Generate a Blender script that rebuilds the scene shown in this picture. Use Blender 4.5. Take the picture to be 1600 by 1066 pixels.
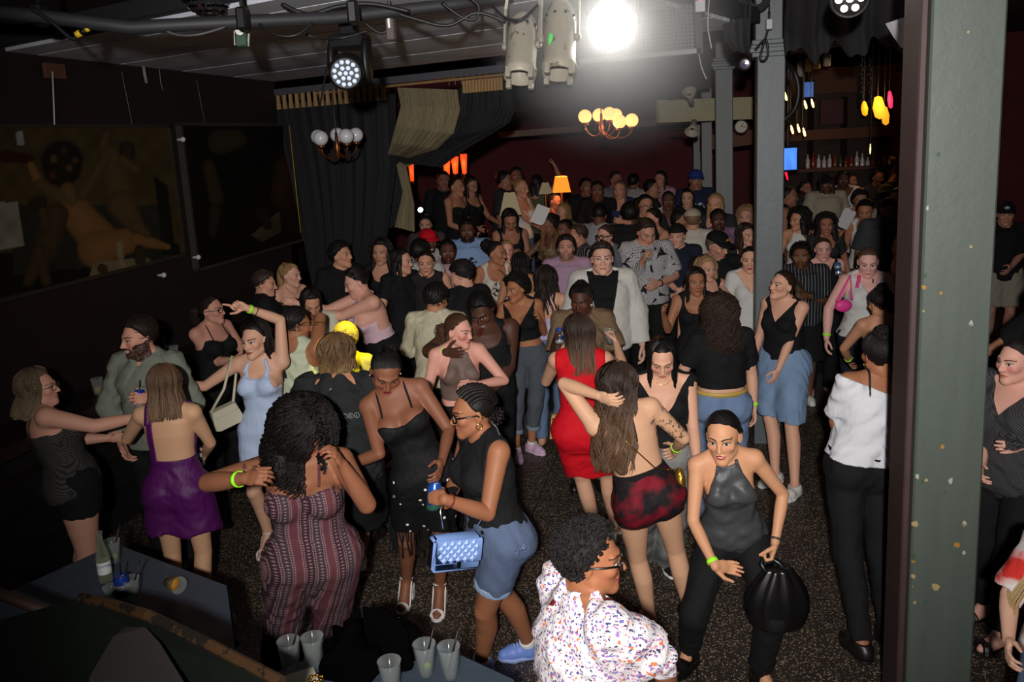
import bpy, math, random
import numpy as np
from mathutils import Vector, Matrix
# ------------------------------------------------------------------ camera, world, light
for _o in list(bpy.data.objects):
 bpy.data.objects.remove(_o)
SC = bpy.context.scene
COL = SC.collection
FPX, CAMH = 1300.0, 2.85
PITCH, ROLL = math.radians(10.5), math.radians(3.0)
PY0 = 215 + FPX * math.tan(PITCH)        # row of the optical axis: the photograph was cropped a little from above
cF = np.array([0, math.cos(PITCH), -math.sin(PITCH)])
_R = np.array([1.0, 0, 0]); _U = np.array([0, math.sin(PITCH), math.cos(PITCH)])
cR = _R * math.cos(ROLL) - _U * math.sin(ROLL)
cU = _U * math.cos(ROLL) + _R * math.sin(ROLL)
C0 = np.array([0, 0, CAMH])
cam_d = bpy.data.cameras.new('camera')
cam = bpy.data.objects.new('camera', cam_d)
COL.objects.link(cam)
cam_d.sensor_width = 36.0
cam_d.lens = FPX / 1600 * 36.0
cam_d.shift_y = -(533 - PY0) / 1600
cam_d.clip_start = 0.02
cam.matrix_world = Matrix(((cR[0], cU[0], -cF[0], 0), (cR[1], cU[1], -cF[1], 0), (cR[2], cU[2], -cF[2], CAMH), (0, 0, 0, 1)))
SC.camera = cam
SC.view_settings.view_transform = 'Standard'
SC.view_settings.look = 'None'
SC.view_settings.gamma = 1.0
SC.view_settings.use_curve_mapping = False
SC.view_settings.exposure = 0.0
W = bpy.data.worlds.new('world'); SC.world = W; W.use_nodes = True
W.node_tree.nodes['Background'].inputs[0].default_value = (0.010, 0.010, 0.014, 1)
W.node_tree.nodes['Background'].inputs[1].default_value = 0.35
def spot(name, loc, target, energy, size_deg, blend, color=(1, 1, 1), radius=0.05):
 d = bpy.data.lights.new(name, 'SPOT'); d.energy = energy; d.spot_size = math.radians(size_deg)
 d.spot_blend = blend; d.color = color; d.shadow_soft_size = radius
 o = bpy.data.objects.new(name, d); COL.objects.link(o); o.location = loc
 o.rotation_euler = (Vector(target) - Vector(loc)).to_track_quat('-Z', 'Y').to_euler()
 return o
def point(name, loc, energy, color, radius=0.05):
 d = bpy.data.lights.new(name, 'POINT'); d.energy = energy; d.color = color; d.shadow_soft_size = radius
 o = bpy.data.objects.new(name, d); COL.objects.link(o); o.location = loc
 return o
# the photographer's flash, held just over the lens and tipped up towards the back of the hall
FLASH = spot('camera_flash', (-0.10, -0.60, 3.12), (1.0, 9.0, 2.10), 1420, 86, 1.0, (1.0, 0.95, 0.90), 0.05)
BLOOM = 3.2  # density factor of the added volume that imitates lens bloom
# ------------------------------------------------------------------ pixels of the 1600x1066 photograph to points of the hall
def ray(x, y):
 return cF + cR * ((x - 800) / FPX) + cU * ((PY0 - y) / FPX)
def at(x, y, Y):
 d = ray(x, y); return C0 + d * (Y / d[1])
def onz(x, y, z):
 d = ray(x, y); return C0 + d * ((z - CAMH) / d[2])
def topix(p):
 v = np.asarray(p, float) - C0; w = v @ cF
 return 800 + FPX * (v @ cR) / w, PY0 - FPX * (v @ cU) / w
# ------------------------------------------------------------------ objects
def link(name, me, mat=None, parent=None, smooth=False):
 o = bpy.data.objects.new(name, me); COL.objects.link(o)
 if mat is not None and me is not None and len(me.materials) == 0:
  me.materials.append(mat)
 if parent is not None: o.parent = parent
 if smooth and me is not None and len(me.polygons):
  me.polygons.foreach_set('use_smooth', np.ones(len(me.polygons), bool))
 return o
def tag(o, label=None, cat=None, group=None, kind=None):
 if label: o['label'] = label
 if cat: o['category'] = cat
 if group: o['group'] = group
 if kind: o['kind'] = kind
 return o
def empty(name, loc=(0, 0, 0), rz=0.0):
 o = bpy.data.objects.new(name, None); COL.objects.link(o)
 o.location = loc; o.rotation_euler = (0, 0, rz); o.empty_display_size = 0.05
 return o
def np_mesh(name, V, Q, attrs=None, smooth=True):
 """mesh from numpy arrays, Q is (n,4) or (n,3)"""
 me = bpy.data.meshes.new(name)
 n = len(V); m, k = (Q.shape if len(Q) else (0, 4))
 me.vertices.add(n); me.vertices.foreach_set('co', np.ascontiguousarray(V, np.float32).ravel())
 if m:
  me.loops.add(m * k); me.loops.foreach_set('vertex_index', np.ascontiguousarray(Q, np.int32).ravel())
  me.polygons.add(m)
  me.polygons.foreach_set('loop_start', np.arange(0, m * k, k, dtype=np.int32))
  if smooth: me.polygons.foreach_set('use_smooth', np.ones(m, bool))
 if attrs:
  for an, av in attrs.items():
   at_ = me.attributes.new(an, 'FLOAT_VECTOR', 'POINT')
   at_.data.foreach_set('vector', np.ascontiguousarray(av, np.float32).ravel())
 me.update(calc_edges=True)
 return me
class MB:
 """collects simple solids into one mesh"""
 def __init__(s): s.v = []; s.f = []
 def add(s, vs, fs):
  b = len(s.v); s.v += [tuple(map(float, v)) for v in vs]; s.f += [tuple(b + i for i in f) for f in fs]; return s
 def box(s, c, d, R=None, bev=0.0):
  hx, hy, hz = d[0] / 2, d[1] / 2, d[2] / 2
  if bev <= 0:
   vs = [(x, y, z) for z in (-hz, hz) for y in (-hy, hy) for x in (-hx, hx)]
   fs = [(0, 2, 3, 1), (4, 5, 7, 6), (0, 1, 5, 4), (2, 6, 7, 3), (0, 4, 6, 2), (1, 3, 7, 5)]
  else:
   b = min(bev, hx * .9, hy * .9, hz * .9); vs = []; idx = {}
   for sx in (-1, 1):
    for sy in (-1, 1):
     for sz in (-1, 1):
      for ax in range(3):
       p = [sx * (hx - b), sy * (hy - b), sz * (hz - b)]
       p[ax] = (sx, sy, sz)[ax] * (hx, hy, hz)[ax]
       idx[(sx, sy, sz, ax)] = len(vs); vs.append(tuple(p))
   fs = []
   for ax in range(3):
    o1, o2 = [i for i in range(3) if i != ax]
    for sg in (-1, 1):
     def K(a, c_):
      k = [0, 0, 0]; k[ax] = sg; k[o1] = a; k[o2] = c_; return idx[(k[0], k[1], k[2], ax)]
     q = [K(-1, -1), K(1, -1), K(1, 1), K(-1, 1)]
     flip = (sg < 0) ^ (ax == 1)
     fs.append(tuple(q[::-1] if flip else q))
   for ax in range(3):
    o1, o2 = [i for i in range(3) if i != ax]
    for a in (-1, 1):
     for c_ in (-1, 1):
      def K(sx, which):
       k = [0, 0, 0]; k[ax] = sx; k[o1] = a; k[o2] = c_; return idx[(k[0], k[1], k[2], which)]
      q = [K(-1, o1), K(1, o1), K(1, o2), K(-1, o2)]
      fs.append(tuple(q))
   for sx in (-1, 1):
    for sy in (-1, 1):
     for sz in (-1, 1):
      fs.append(tuple(idx[(sx, sy, sz, a)] for a in range(3)))
  vs = np.array(vs, float)
  if R is not None: vs = vs @ np.asarray(R, float).T
  return s.add(vs + np.asarray(c, float), fs)
 def ring(s, rings, closed=True, caps=True):
  """loft through rings of equal length (lists of points)"""
  n = len(rings[0]); b = len(s.v)
  for r in rings: s.v += [tuple(map(float, p)) for p in r]
  for i in range(len(rings) - 1):
   for j in range(n if closed else n - 1):
    k = (j + 1) % n
    s.f.append((b + i * n + j, b + i * n + k, b + (i + 1) * n + k, b + (i + 1) * n + j))
  if caps:
   s.f.append(tuple(b + j for j in range(n))[::-1]); s.f.append(tuple(b + (len(rings) - 1) * n + j for j in range(n)))
  return s
 def tube(s, pts, r, n=8, caps=True, flat=1.0):
  pts = [np.asarray(p, float) for p in pts]; rings = []
  rr = r if hasattr(r, '__len__') else [r] * len(pts)
  prev = None
  for i, p in enumerate(pts):
   t = pts[min(i + 1, len(pts) - 1)] - pts[max(i - 1, 0)]; t = t / (np.linalg.norm(t) + 1e-9)
   if prev is None:
    a = np.array([0, 0, 1.0]) if abs(t[2]) < .9 else np.array([1.0, 0, 0])
   else: a = prev
   u = a - t * (a @ t); u /= np.linalg.norm(u) + 1e-9; prev = u; w = np.cross(t, u)
   rings.append([p + rr[i] * (u * math.cos(2 * math.pi * k / n) * flat + w * math.sin(2 * math.pi * k / n)) for k in range(n)])
  return s.ring(rings, caps=caps)
 def lathe(s, prof, c=(0, 0, 0), n=20, R=None, caps=False):
  rings = []
  for (r, z) in prof:
   p = np.array([(r * math.cos(2 * math.pi * k / n), r * math.sin(2 * math.pi * k / n), z) for k in range(n)])
   if R is not None: p = p @ np.asarray(R, float).T
   rings.append(p + np.asarray(c, float))
  return s.ring(rings, caps=caps)
 def sphere(s, c, r, n=14, m=9):
  rr = r if hasattr(r, '__len__') else (r, r, r); rings = []
  for i in range(m + 1):
   t = math.pi * min(max(i / m, .02), .98)
   rings.append([(c[0] + rr[0] * math.sin(t) * math.cos(2 * math.pi * k / n), c[1] + rr[1] * math.sin(t) * math.sin(2 * math.pi * k / n), c[2] - rr[2] * math.cos(t)) for k in range(n)])
  return s.ring(rings)
 def prism(s, poly, h, M=None):
  """polygon (2D) extruded along z by h, placed with 4x4 M"""
  n = len(poly)
  vs = [(x, y, 0, 1) for x, y in poly] + [(x, y, h, 1) for x, y in poly]
  vs = np.array(vs, float)
  if M is not None: vs = vs @ np.asarray(M, float).T
  fs = [tuple(range(n))[::-1], tuple(range(n, 2 * n))] + [(i, (i + 1) % n, n + (i + 1) % n, n + i) for i in range(n)]
  return s.add(vs[:, :3], fs)
 def mesh(s, name):
  me = bpy.data.meshes.new(name); me.from_pydata(s.v, [], s.f); me.update(); return me
 def build(s, name, mat=None, parent=None, smooth=False):
  o = link(name, s.mesh(name), mat, parent)
  if smooth:
   for p in o.data.polygons: p.use_smooth = True
  return o
def rotm(ax, deg):
 return np.array(Matrix.Rotation(math.radians(deg), 3, ax))
# ------------------------------------------------------------------ materials
def srgb(*c):
 if len(c) == 1: c = c[0]
 return tuple(((v / 255) / 12.92 if v / 255 <= .04045 else ((v / 255 + .055) / 1.055) ** 2.4) for v in c[:3])
_MC = {}
def new_mat(name):
 m = bpy.data.materials.new(name); m.use_nodes = True
 nt = m.node_tree; return m, nt, nt.nodes['Principled BSDF']
def N(nt, typ, **kw):
 n = nt.nodes.new(typ)
 for k, v in kw.items():
  if k.startswith('i_'):
   n.inputs[int(k[2:]) if k[2:].isdigit() else k[2:]].default_value = v
  else: setattr(n, k, v)
 return n
def MATH(nt, op, a, b=None, c=None):
 n = nt.nodes.new('ShaderNodeMath'); n.operation = op
 for i, v in enumerate((a, b, c)):
  if v is None: continue
  if isinstance(v, (int, float)): n.inputs[i].default_value = v
  else: nt.links.new(v, n.inputs[i])
 return n.outputs[0]
def MIX(nt, fac, a, b):
 n = nt.nodes.new('ShaderNodeMix'); n.data_type = 'RGBA'
 for s_, v in ((n.inputs[0], fac), (n.inputs[6], a), (n.inputs[7], b)):
  if isinstance(v, (int, float)): s_.default_value = v
  elif isinstance(v, tuple): s_.default_value = (v[0], v[1], v[2], 1)
  else: nt.links.new(v, s_)
 return n.outputs[2]
def RAMP(nt, fac, stops, interp='LINEAR'):
 n = nt.nodes.new('ShaderNodeValToRGB'); cr = n.color_ramp; cr.interpolation = interp
 while len(cr.elements) < len(stops): cr.elements.new(0.5)
 for e, (p, c) in zip(cr.elements, stops):
  e.position = p; e.color = (c[0], c[1], c[2], 1) if hasattr(c, '__len__') else (c, c, c, 1)
 nt.links.new(fac, n.inputs[0]); return n.outputs[0]
def COORD(nt, which='Object', scale=(1, 1, 1), rot=(0, 0, 0), attr=None):
 mp = nt.nodes.new('ShaderNodeMapping'); mp.inputs['Scale'].default_value = scale; mp.inputs['Rotation'].default_value = rot
 if attr:
  t = nt.nodes.new('ShaderNodeAttribute'); t.attribute_name = attr; nt.links.new(t.outputs['Vector'], mp.inputs[0])
 else:
  t = nt.nodes.new('ShaderNodeTexCoord'); nt.links.new(t.outputs[which], mp.inputs[0])
 return mp.outputs[0]
def NOISE(nt, vec, scale, detail=2.0, rough=.5):
 n = nt.nodes.new('ShaderNodeTexNoise'); n.inputs['Scale'].default_value = scale; n.inputs['Detail'].default_value = detail
 n.inputs['Roughness'].default_value = rough
 nt.links.new(vec, n.inputs['Vector']); return n.outputs[0]
def BUMP(nt, b, h, strength=.3, dist=.01):
 n = nt.nodes.new('ShaderNodeBump'); n.inputs['Strength'].default_value = strength; n.inputs['Distance'].default_value = dist
 nt.links.new(h, n.inputs['Height']); nt.links.new(n.outputs[0], b.inputs['Normal'])
def plain(name, rgb, rough=.6, metal=0.0, noise=0.0, nscale=8.0, bump=0.0, spec=None):
 key = ('plain', name, rgb, rough, metal, noise, nscale, bump)
 if key in _MC: return _MC[key]
 m, nt, b = new_mat(name); c = srgb(rgb)
 b.inputs['Base Color'].default_value = (*c, 1); b.inputs['Roughness'].default_value = rough; b.inputs['Metallic'].default_value = metal
 if spec is not None: b.inputs['Specular IOR Level'].default_value = spec
 if noise or bump:
  v = COORD(nt); n = NOISE(nt, v, nscale, 5.0, .6)
  if noise:
   nt.links.new(MIX(nt, MATH(nt, 'MULTIPLY', n, 1.0), tuple(x * (1 - noise) for x in c), tuple(min(1, x * (1 + noise)) for x in c)), b.inputs['Base Color'])
  if bump: BUMP(nt, b, n, bump, .01)
 _MC[key] = m; return m
def emit(name, rgb, strength):
 key = ('emit', name, rgb, strength)
 if key in _MC: return _MC[key]
 m, nt, b = new_mat(name); c = srgb(rgb)
 b.inputs['Base Color'].default_value = (*c, 1); b.inputs['Emission Color'].default_value = (*c, 1); b.inputs['Emission Strength'].default_value = strength
 _MC[key] = m; return m
def glass(name, rgb=(235, 240, 240), rough=.03):
 key = ('glass', name, rgb)
 if key in _MC: return _MC[key]
 # thin clear plastic or glass: mostly see-through, bright where it turns edge-on
 m, nt, b = new_mat(name); tr = N(nt, 'ShaderNodeBsdfTransparent'); tr.inputs[0].default_value = (*srgb(rgb), 1); lw = N(nt, 'ShaderNodeLayerWeight'); lw.inputs[0].default_value = .25
 b.inputs['Base Color'].default_value = (*srgb(rgb), 1); b.inputs['Roughness'].default_value = .12; b.inputs['Specular IOR Level'].default_value = .8; mx = N(nt, 'ShaderNodeMixShader')
 nt.links.new(MATH(nt, 'MULTIPLY_ADD', lw.outputs['Facing'], .45, .05), mx.inputs[0]); nt.links.new(tr.outputs[0], mx.inputs[1]); nt.links.new(b.outputs[0], mx.inputs[2]); nt.links.new(mx.outputs[0], nt.nodes['Material Output'].inputs[0])
 _MC[key] = m; return m
# ------------------------------------------------------------------ solid modelling on a grid: smooth unions of tapered limbs, meshed by surface nets
BIG = 0.2
class Grid:
 def __init__(s, lo, hi, base, fine):
  s.ax = []
  for a in range(3):
   p = lo[a]; out = [p]
   while p < hi[a]:
    st = base
    for (l, h, f) in fine:
     if l[a] - f <= p <= h[a]: st = min(st, f)
    p += st; out.append(p)
   s.ax.append(np.array(out, np.float32))
  s.shape = tuple(len(a) for a in s.ax)
 def sl(s, lo, hi):
  r = []
  for a in range(3):
   i0 = max(int(np.searchsorted(s.ax[a], lo[a])) - 1, 0); i1 = min(int(np.searchsorted(s.ax[a], hi[a])) + 1, s.shape[a])
   r.append(slice(i0, max(i1, i0)))
  return tuple(r)
 def xyz(s, sl):
  return s.ax[0][sl[0]][:, None, None], s.ax[1][sl[1]][None, :, None], s.ax[2][sl[2]][None, None, :]
def smin(a, b, k):
 if k <= 0: return np.minimum(a, b)
 h = np.clip(.5 + (.5 / k) * (b - a), 0, 1)
 return b + (a - b) * h - k * h * (1 - h)
def smax(a, b, k): return -smin(-a, -b, k)
def sub_sl(inner, outer):
 return tuple(slice(i.start - o.start, i.stop - o.start) for i, o in zip(inner, outer))
def inter_sl(a, b):
 return tuple(slice(max(i.start, j.start), max(min(i.stop, j.stop), max(i.start, j.start))) for i, j in zip(a, b))
def local(g, sl, O, R):
 x, y, z = g.xyz(sl); x = x - np.float32(O[0]); y = y - np.float32(O[1]); z = z - np.float32(O[2])
 if R is None: return x, y, z
 R = np.asarray(R, np.float32)     # columns are the frame's axes
 return (x * R[0, 0] + y * R[1, 0] + z * R[2, 0], x * R[0, 1] + y * R[1, 1] + z * R[2, 1], x * R[0, 2] + y * R[1, 2] + z * R[2, 2])
def RC(a, b, ra, rb, k=.02, clip=None, sub=False): return ('rc', np.asarray(a, float), np.asarray(b, float), ra, rb, k, clip, sub)
def limb(P, r, n=4, k=0):
 """a chain of tapered pieces through the points P whose girth changes smoothly"""
 P = [np.asarray(p, float) for p in P]; L = np.cumsum([0] + [np.linalg.norm(P[i + 1] - P[i]) for i in range(len(P) - 1)]); m = np.gradient(np.asarray(r, float), L); out = []; q0 = None
 for i in range(len(P) - 1):
  for j in range(n + 1 if i == len(P) - 2 else n):
   t = j / n; h = L[i + 1] - L[i]; rr = (2 * t ** 3 - 3 * t * t + 1) * r[i] + (t ** 3 - 2 * t * t + t) * h * m[i] + (-2 * t ** 3 + 3 * t * t) * r[i + 1] + (t ** 3 - t * t) * h * m[i + 1]; q = (P[i] * (1 - t) + P[i + 1] * t, rr)
   if q0 is not None: out.append(RC(q0[0], q[0], q0[1], q[1], k))
   q0 = q
 return out
def EL(c, r, k=.02, R=None, sub=False): return ('el', np.asarray(c, float), np.asarray(r, float), R, k, None, sub)
def LO(O, R, lv, k=.02, n=2.3, twist=0.0): return ('lo', np.asarray(O, float), R, np.asarray(lv, float), n, twist, k)
def bbox(p, pad):
 if p[0] == 'rc':
  r = max(p[3], p[4]) + pad; return np.minimum(p[1], p[2]) - r, np.maximum(p[1], p[2]) + r
 if p[0] == 'el':
  r = (np.abs(p[3]) @ p[2] if p[3] is not None else p[2]) + pad; return p[1] - r, p[1] + r
 lv = p[3]; e = max(lv[:, 1].max(), lv[:, 2].max() + np.abs(lv[:, 3]).max()) + pad
 z0, z1 = lv[0, 0], lv[-1, 0]
 R = p[2] if p[2] is not None else np.eye(3)
 c = [p[1] + R @ np.array([x, y, z]) for x in (-e, e) for y in (-e, e) for z in (z0 - pad, z1 + pad)]
 return np.min(c, 0), np.max(c, 0)
def pdist(g, sl, p):
 if p[0] == 'rc':
  _, a, b, ra, rb, k, clip, sub = p
  x, y, z = local(g, sl, a, None); d = (b - a).astype(np.float32); L2 = float(d @ d) + 1e-9
  t = np.clip((x * d[0] + y * d[1] + z * d[2]) / L2, 0, 1)
  r = np.sqrt((x - t * d[0]) ** 2 + (y - t * d[1]) ** 2 + (z - t * d[2]) ** 2) - (ra + (rb - ra) * t)
  if clip is not None:
   cx, cy, cz = local(g, sl, clip[0], None); n = clip[1]
   r = np.maximum(r, cx * np.float32(n[0]) + cy * np.float32(n[1]) + cz * np.float32(n[2]))
  return r
 if p[0] == 'el':
  _, c, r, R, k, clip, sub = p
  x, y, z = local(g, sl, c, R); x = x / np.float32(r[0]); y = y / np.float32(r[1]); z = z / np.float32(r[2])
  k0 = np.sqrt(x * x + y * y + z * z); k1 = np.sqrt((x / np.float32(r[0])) ** 2 + (y / np.float32(r[1])) ** 2 + (z / np.float32(r[2])) ** 2) + 1e-6
  return k0 * (k0 - 1) / k1
 _, O, R, lv, n, tw, k = p
 x, y, z = local(g, sl, O, R)
 z = np.broadcast_to(z, np.broadcast(x, y, z).shape)
 if tw:
  a_ = np.float32(tw) * np.clip((z - lv[0, 0]) / (lv[-1, 0] - lv[0, 0]), 0, 1); ca, sa = np.cos(a_), np.sin(a_)
  x, y = x * ca + y * sa, -x * sa + y * ca
 a = np.interp(z, lv[:, 0], lv[:, 1]).astype(np.float32); b = np.interp(z, lv[:, 0], lv[:, 2]).astype(np.float32); c = np.interp(z, lv[:, 0], lv[:, 3]).astype(np.float32)
 y = y - c
 rho = ((np.abs(x) / a) ** n + (np.abs(y) / b) ** n) ** (1.0 / n) + 1e-5
 r = np.sqrt(x * x + y * y)
 d = np.where(rho > .3, r * (1 - 1 / rho), -.7 * np.minimum(a, b))
 return np.maximum(np.maximum(d, z - np.float32(lv[-1, 0])), np.float32(lv[0, 0]) - z)
class Field:
 def __init__(s, g, prims, pad=.035):
  s.g = g
  bb = [bbox(p, pad) for p in prims if not (p[-1] is True)]
  s.sl = g.sl(np.min([b[0] for b in bb], 0), np.max([b[1] for b in bb], 0))
  s.a = np.full(tuple(q.stop - q.start for q in s.sl), BIG, np.float32)
  for p in prims:
   k = p[5] if p[0] == 'rc' else (p[4] if p[0] == 'el' else p[6])
   b = bbox(p, pad + k * .6); sl = inter_sl(g.sl(*b), s.sl)
   if any(q.stop <= q.start for q in sl): continue
   d = pdist(g, sl, p); ss = sub_sl(sl, s.sl)
   s.a[ss] = smax(s.a[ss], -d, k) if p[-1] is True else smin(s.a[ss], d, k)
 def sample(s, P):
  P = np.atleast_2d(P); idx = []; fr = []
  for a in range(3):
   ax = s.g.ax[a][s.sl[a]]; i = np.clip(np.searchsorted(ax, P[:, a]) - 1, 0, len(ax) - 2)
   idx.append(i); fr.append(np.clip((P[:, a] - ax[i]) / (ax[i + 1] - ax[i]), 0, 1))
  o = 0
  for dx in (0, 1):
   for dy in (0, 1):
    for dz in (0, 1):
     w = (fr[0] if dx else 1 - fr[0]) * (fr[1] if dy else 1 - fr[1]) * (fr[2] if dz else 1 - fr[2])
     o = o + w * s.a[idx[0] + dx, idx[1] + dy, idx[2] + dz]
  return o
def uni_sl(*s):
 return tuple(slice(min(q[a].start for q in s), max(q[a].stop for q in s)) for a in range(3))
def put(F, fsl, fld, arr, k):
 """smooth-union arr (living on fld.sl) into F (living on fsl)"""
 ss = sub_sl(fld.sl, fsl); F[ss] = smin(F[ss], arr, k)
def nz3(m):
 i = np.flatnonzero(m); ny, nz = m.shape[1:]
 a, r = np.divmod(i, ny * nz); b, c = np.divmod(r, nz); return a, b, c
def nets(g, F, sl=None):
 """surface nets; returns verts, quads"""
 ax = [g.ax[a][sl[a]] if sl else g.ax[a] for a in range(3)]
 I = (F < 0)
 c = I.astype(np.uint8)
 s = c[:-1] + c[1:]; s = s[:, :-1] + s[:, 1:]; s = s[:, :, :-1] + s[:, :, 1:]
 act = (s > 0) & (s < 8)
 ci, cj, ck = nz3(act)
 n = len(ci)
 if n == 0: return np.zeros((0, 3)), np.zeros((0, 4), int)
 vid = np.full(act.shape, -1, np.int32); vid[ci, cj, ck] = np.arange(n)
 cor = {}
 for dx in (0, 1):
  for dy in (0, 1):
   for dz in (0, 1): cor[(dx, dy, dz)] = F[ci + dx, cj + dy, ck + dz]
 acc = np.zeros((n, 3), np.float32); cnt = np.zeros(n, np.float32)
 for a in range(3):
  o = [i for i in range(3) if i != a]
  for u in (0, 1):
   for v in (0, 1):
    k0 = [0, 0, 0]; k0[o[0]] = u; k0[o[1]] = v; k1 = list(k0); k1[a] = 1
    f0, f1 = cor[tuple(k0)], cor[tuple(k1)]
    m = (f0 < 0) != (f1 < 0)
    t = np.where(m, f0 / np.where(m, f0 - f1, 1), 0)
    acc[:, a] += np.where(m, t, 0); acc[:, o[0]] += m * u; acc[:, o[1]] += m * v; cnt += m
 acc /= cnt[:, None]
 V = np.empty((n, 3), np.float32)
 for a, ii in enumerate((ci, cj, ck)):
  V[:, a] = ax[a][ii] + acc[:, a] * (ax[a][ii + 1] - ax[a][ii])
 Q = []
 # edges along x: cells around vary in y,z
 for a in range(3):
  sa = [slice(1, -1)] * 3; sa[a] = slice(0, -1); sb = [slice(1, -1)] * 3; sb[a] = slice(1, None)
  A, B = I[tuple(sa)], I[tuple(sb)]
  e = nz3(A != B)
  if len(e[0]) == 0: continue
  ins = A[e]
  p = [e[0].copy(), e[1].copy(), e[2].copy()]
  o = [(a + 1) % 3, (a + 2) % 3]
  for q in o: p[q] = p[q] + 1
  def cell(d0, d1):
   w = [p[0], p[1], p[2]]; w[o[0]] = w[o[0]] - d0; w[o[1]] = w[o[1]] - d1
   return vid[w[0], w[1], w[2]]
  q4 = np.stack([cell(1, 1), cell(0, 1), cell(0, 0), cell(1, 0)], 1)
  q4[~ins] = q4[~ins][:, ::-1]
  Q.append(q4)
 return V, np.concatenate(Q)
def smooth_verts(V, Q, it=1, lam=.5):
 for _ in range(it):
  S = np.zeros_like(V); C = np.zeros(len(V), np.float32)
  E_ = np.concatenate([Q[:, [0, 1]], Q[:, [1, 2]], Q[:, [2, 3]], Q[:, [3, 0]]])
  for a in range(3): S[:, a] = np.bincount(E_[:, 0], V[E_[:, 1], a], len(V)) + np.bincount(E_[:, 1], V[E_[:, 0], a], len(V))
  C = np.bincount(E_.ravel(), minlength=len(V))
  V = V + lam * (S / np.maximum(C, 1)[:, None] - V)
 return V.astype(np.float32)
def strands(P, r, sides=3):
 """P (n,m,3) paths, r (n,m) radii -> verts, quads of tapered tubes"""
 n, m, _ = P.shape
 T = np.empty_like(P); T[:, 1:-1] = P[:, 2:] - P[:, :-2]; T[:, 0] = P[:, 1] - P[:, 0]; T[:, -1] = P[:, -1] - P[:, -2]
 T /= np.linalg.norm(T, axis=2, keepdims=True) + 1e-9
 A = np.broadcast_to(np.array([.31, .83, .46]), T.shape)
 U_ = np.cross(T, A); U_ /= np.linalg.norm(U_, axis=2, keepdims=True) + 1e-9; Wd = np.cross(T, U_)
 V = []
 for k in range(sides):
  t = 2 * math.pi * k / sides; V.append(P + r[..., None] * (U_ * math.cos(t) + Wd * math.sin(t)))
 V = np.stack(V, 2).reshape(-1, 3)
 i = np.arange(n)[:, None, None]; j = np.arange(m - 1)[None, :, None]; k = np.arange(sides)[None, None, :]
 b = (i * m + j) * sides; k2 = (k + 1) % sides
 Q = np.stack([b + k, b + k2, b + sides + k2, b + sides + k], -1).reshape(-1, 4)
 return V, Q
def join(parts):
 Vs, Qs, b = [], [], 0
 for V, Q in parts:
  if len(V) == 0: continue
  Vs.append(np.asarray(V, np.float32)); Qs.append(np.asarray(Q) + b); b += len(V)
 return np.concatenate(Vs), np.concatenate(Qs)
def unit(v):
 v = np.asarray(v, float); return v / (np.linalg.norm(v) + 1e-12)
def rot_ypr(yaw, pitch, roll):
 """columns: left, back, up of a head turned left by yaw, nodding down by pitch, tipping to its left by roll (degrees)"""
 y, p, r = map(math.radians, (yaw, pitch, roll))
 Rz = np.array([[math.cos(y), -math.sin(y), 0], [math.sin(y), math.cos(y), 0], [0, 0, 1]])
 Rx = np.array([[1, 0, 0], [0, math.cos(p), -math.sin(p)], [0, math.sin(p), math.cos(p)]])
 Ry = np.array([[math.cos(r), 0, math.sin(r)], [0, 1, 0], [-math.sin(r), 0, math.cos(r)]])
 return Rz @ Rx @ Ry
def ik2(S, T, L1, L2, pole):
 """elbow or knee between S and T, bending towards pole"""
 d = T - S; D = np.linalg.norm(d)
 if D > (L1 + L2) * .995: T = S + d / D * (L1 + L2) * .995; d = T - S; D = np.linalg.norm(d)
 D = max(D, abs(L1 - L2) + .02)
 a = (L1 * L1 - L2 * L2 + D * D) / (2 * D); h = math.sqrt(max(L1 * L1 - a * a, 0))
 u = unit(d); p = np.asarray(pole, float); p = p - u * (p @ u)
 return S + u * a + unit(p) * h, T
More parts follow.
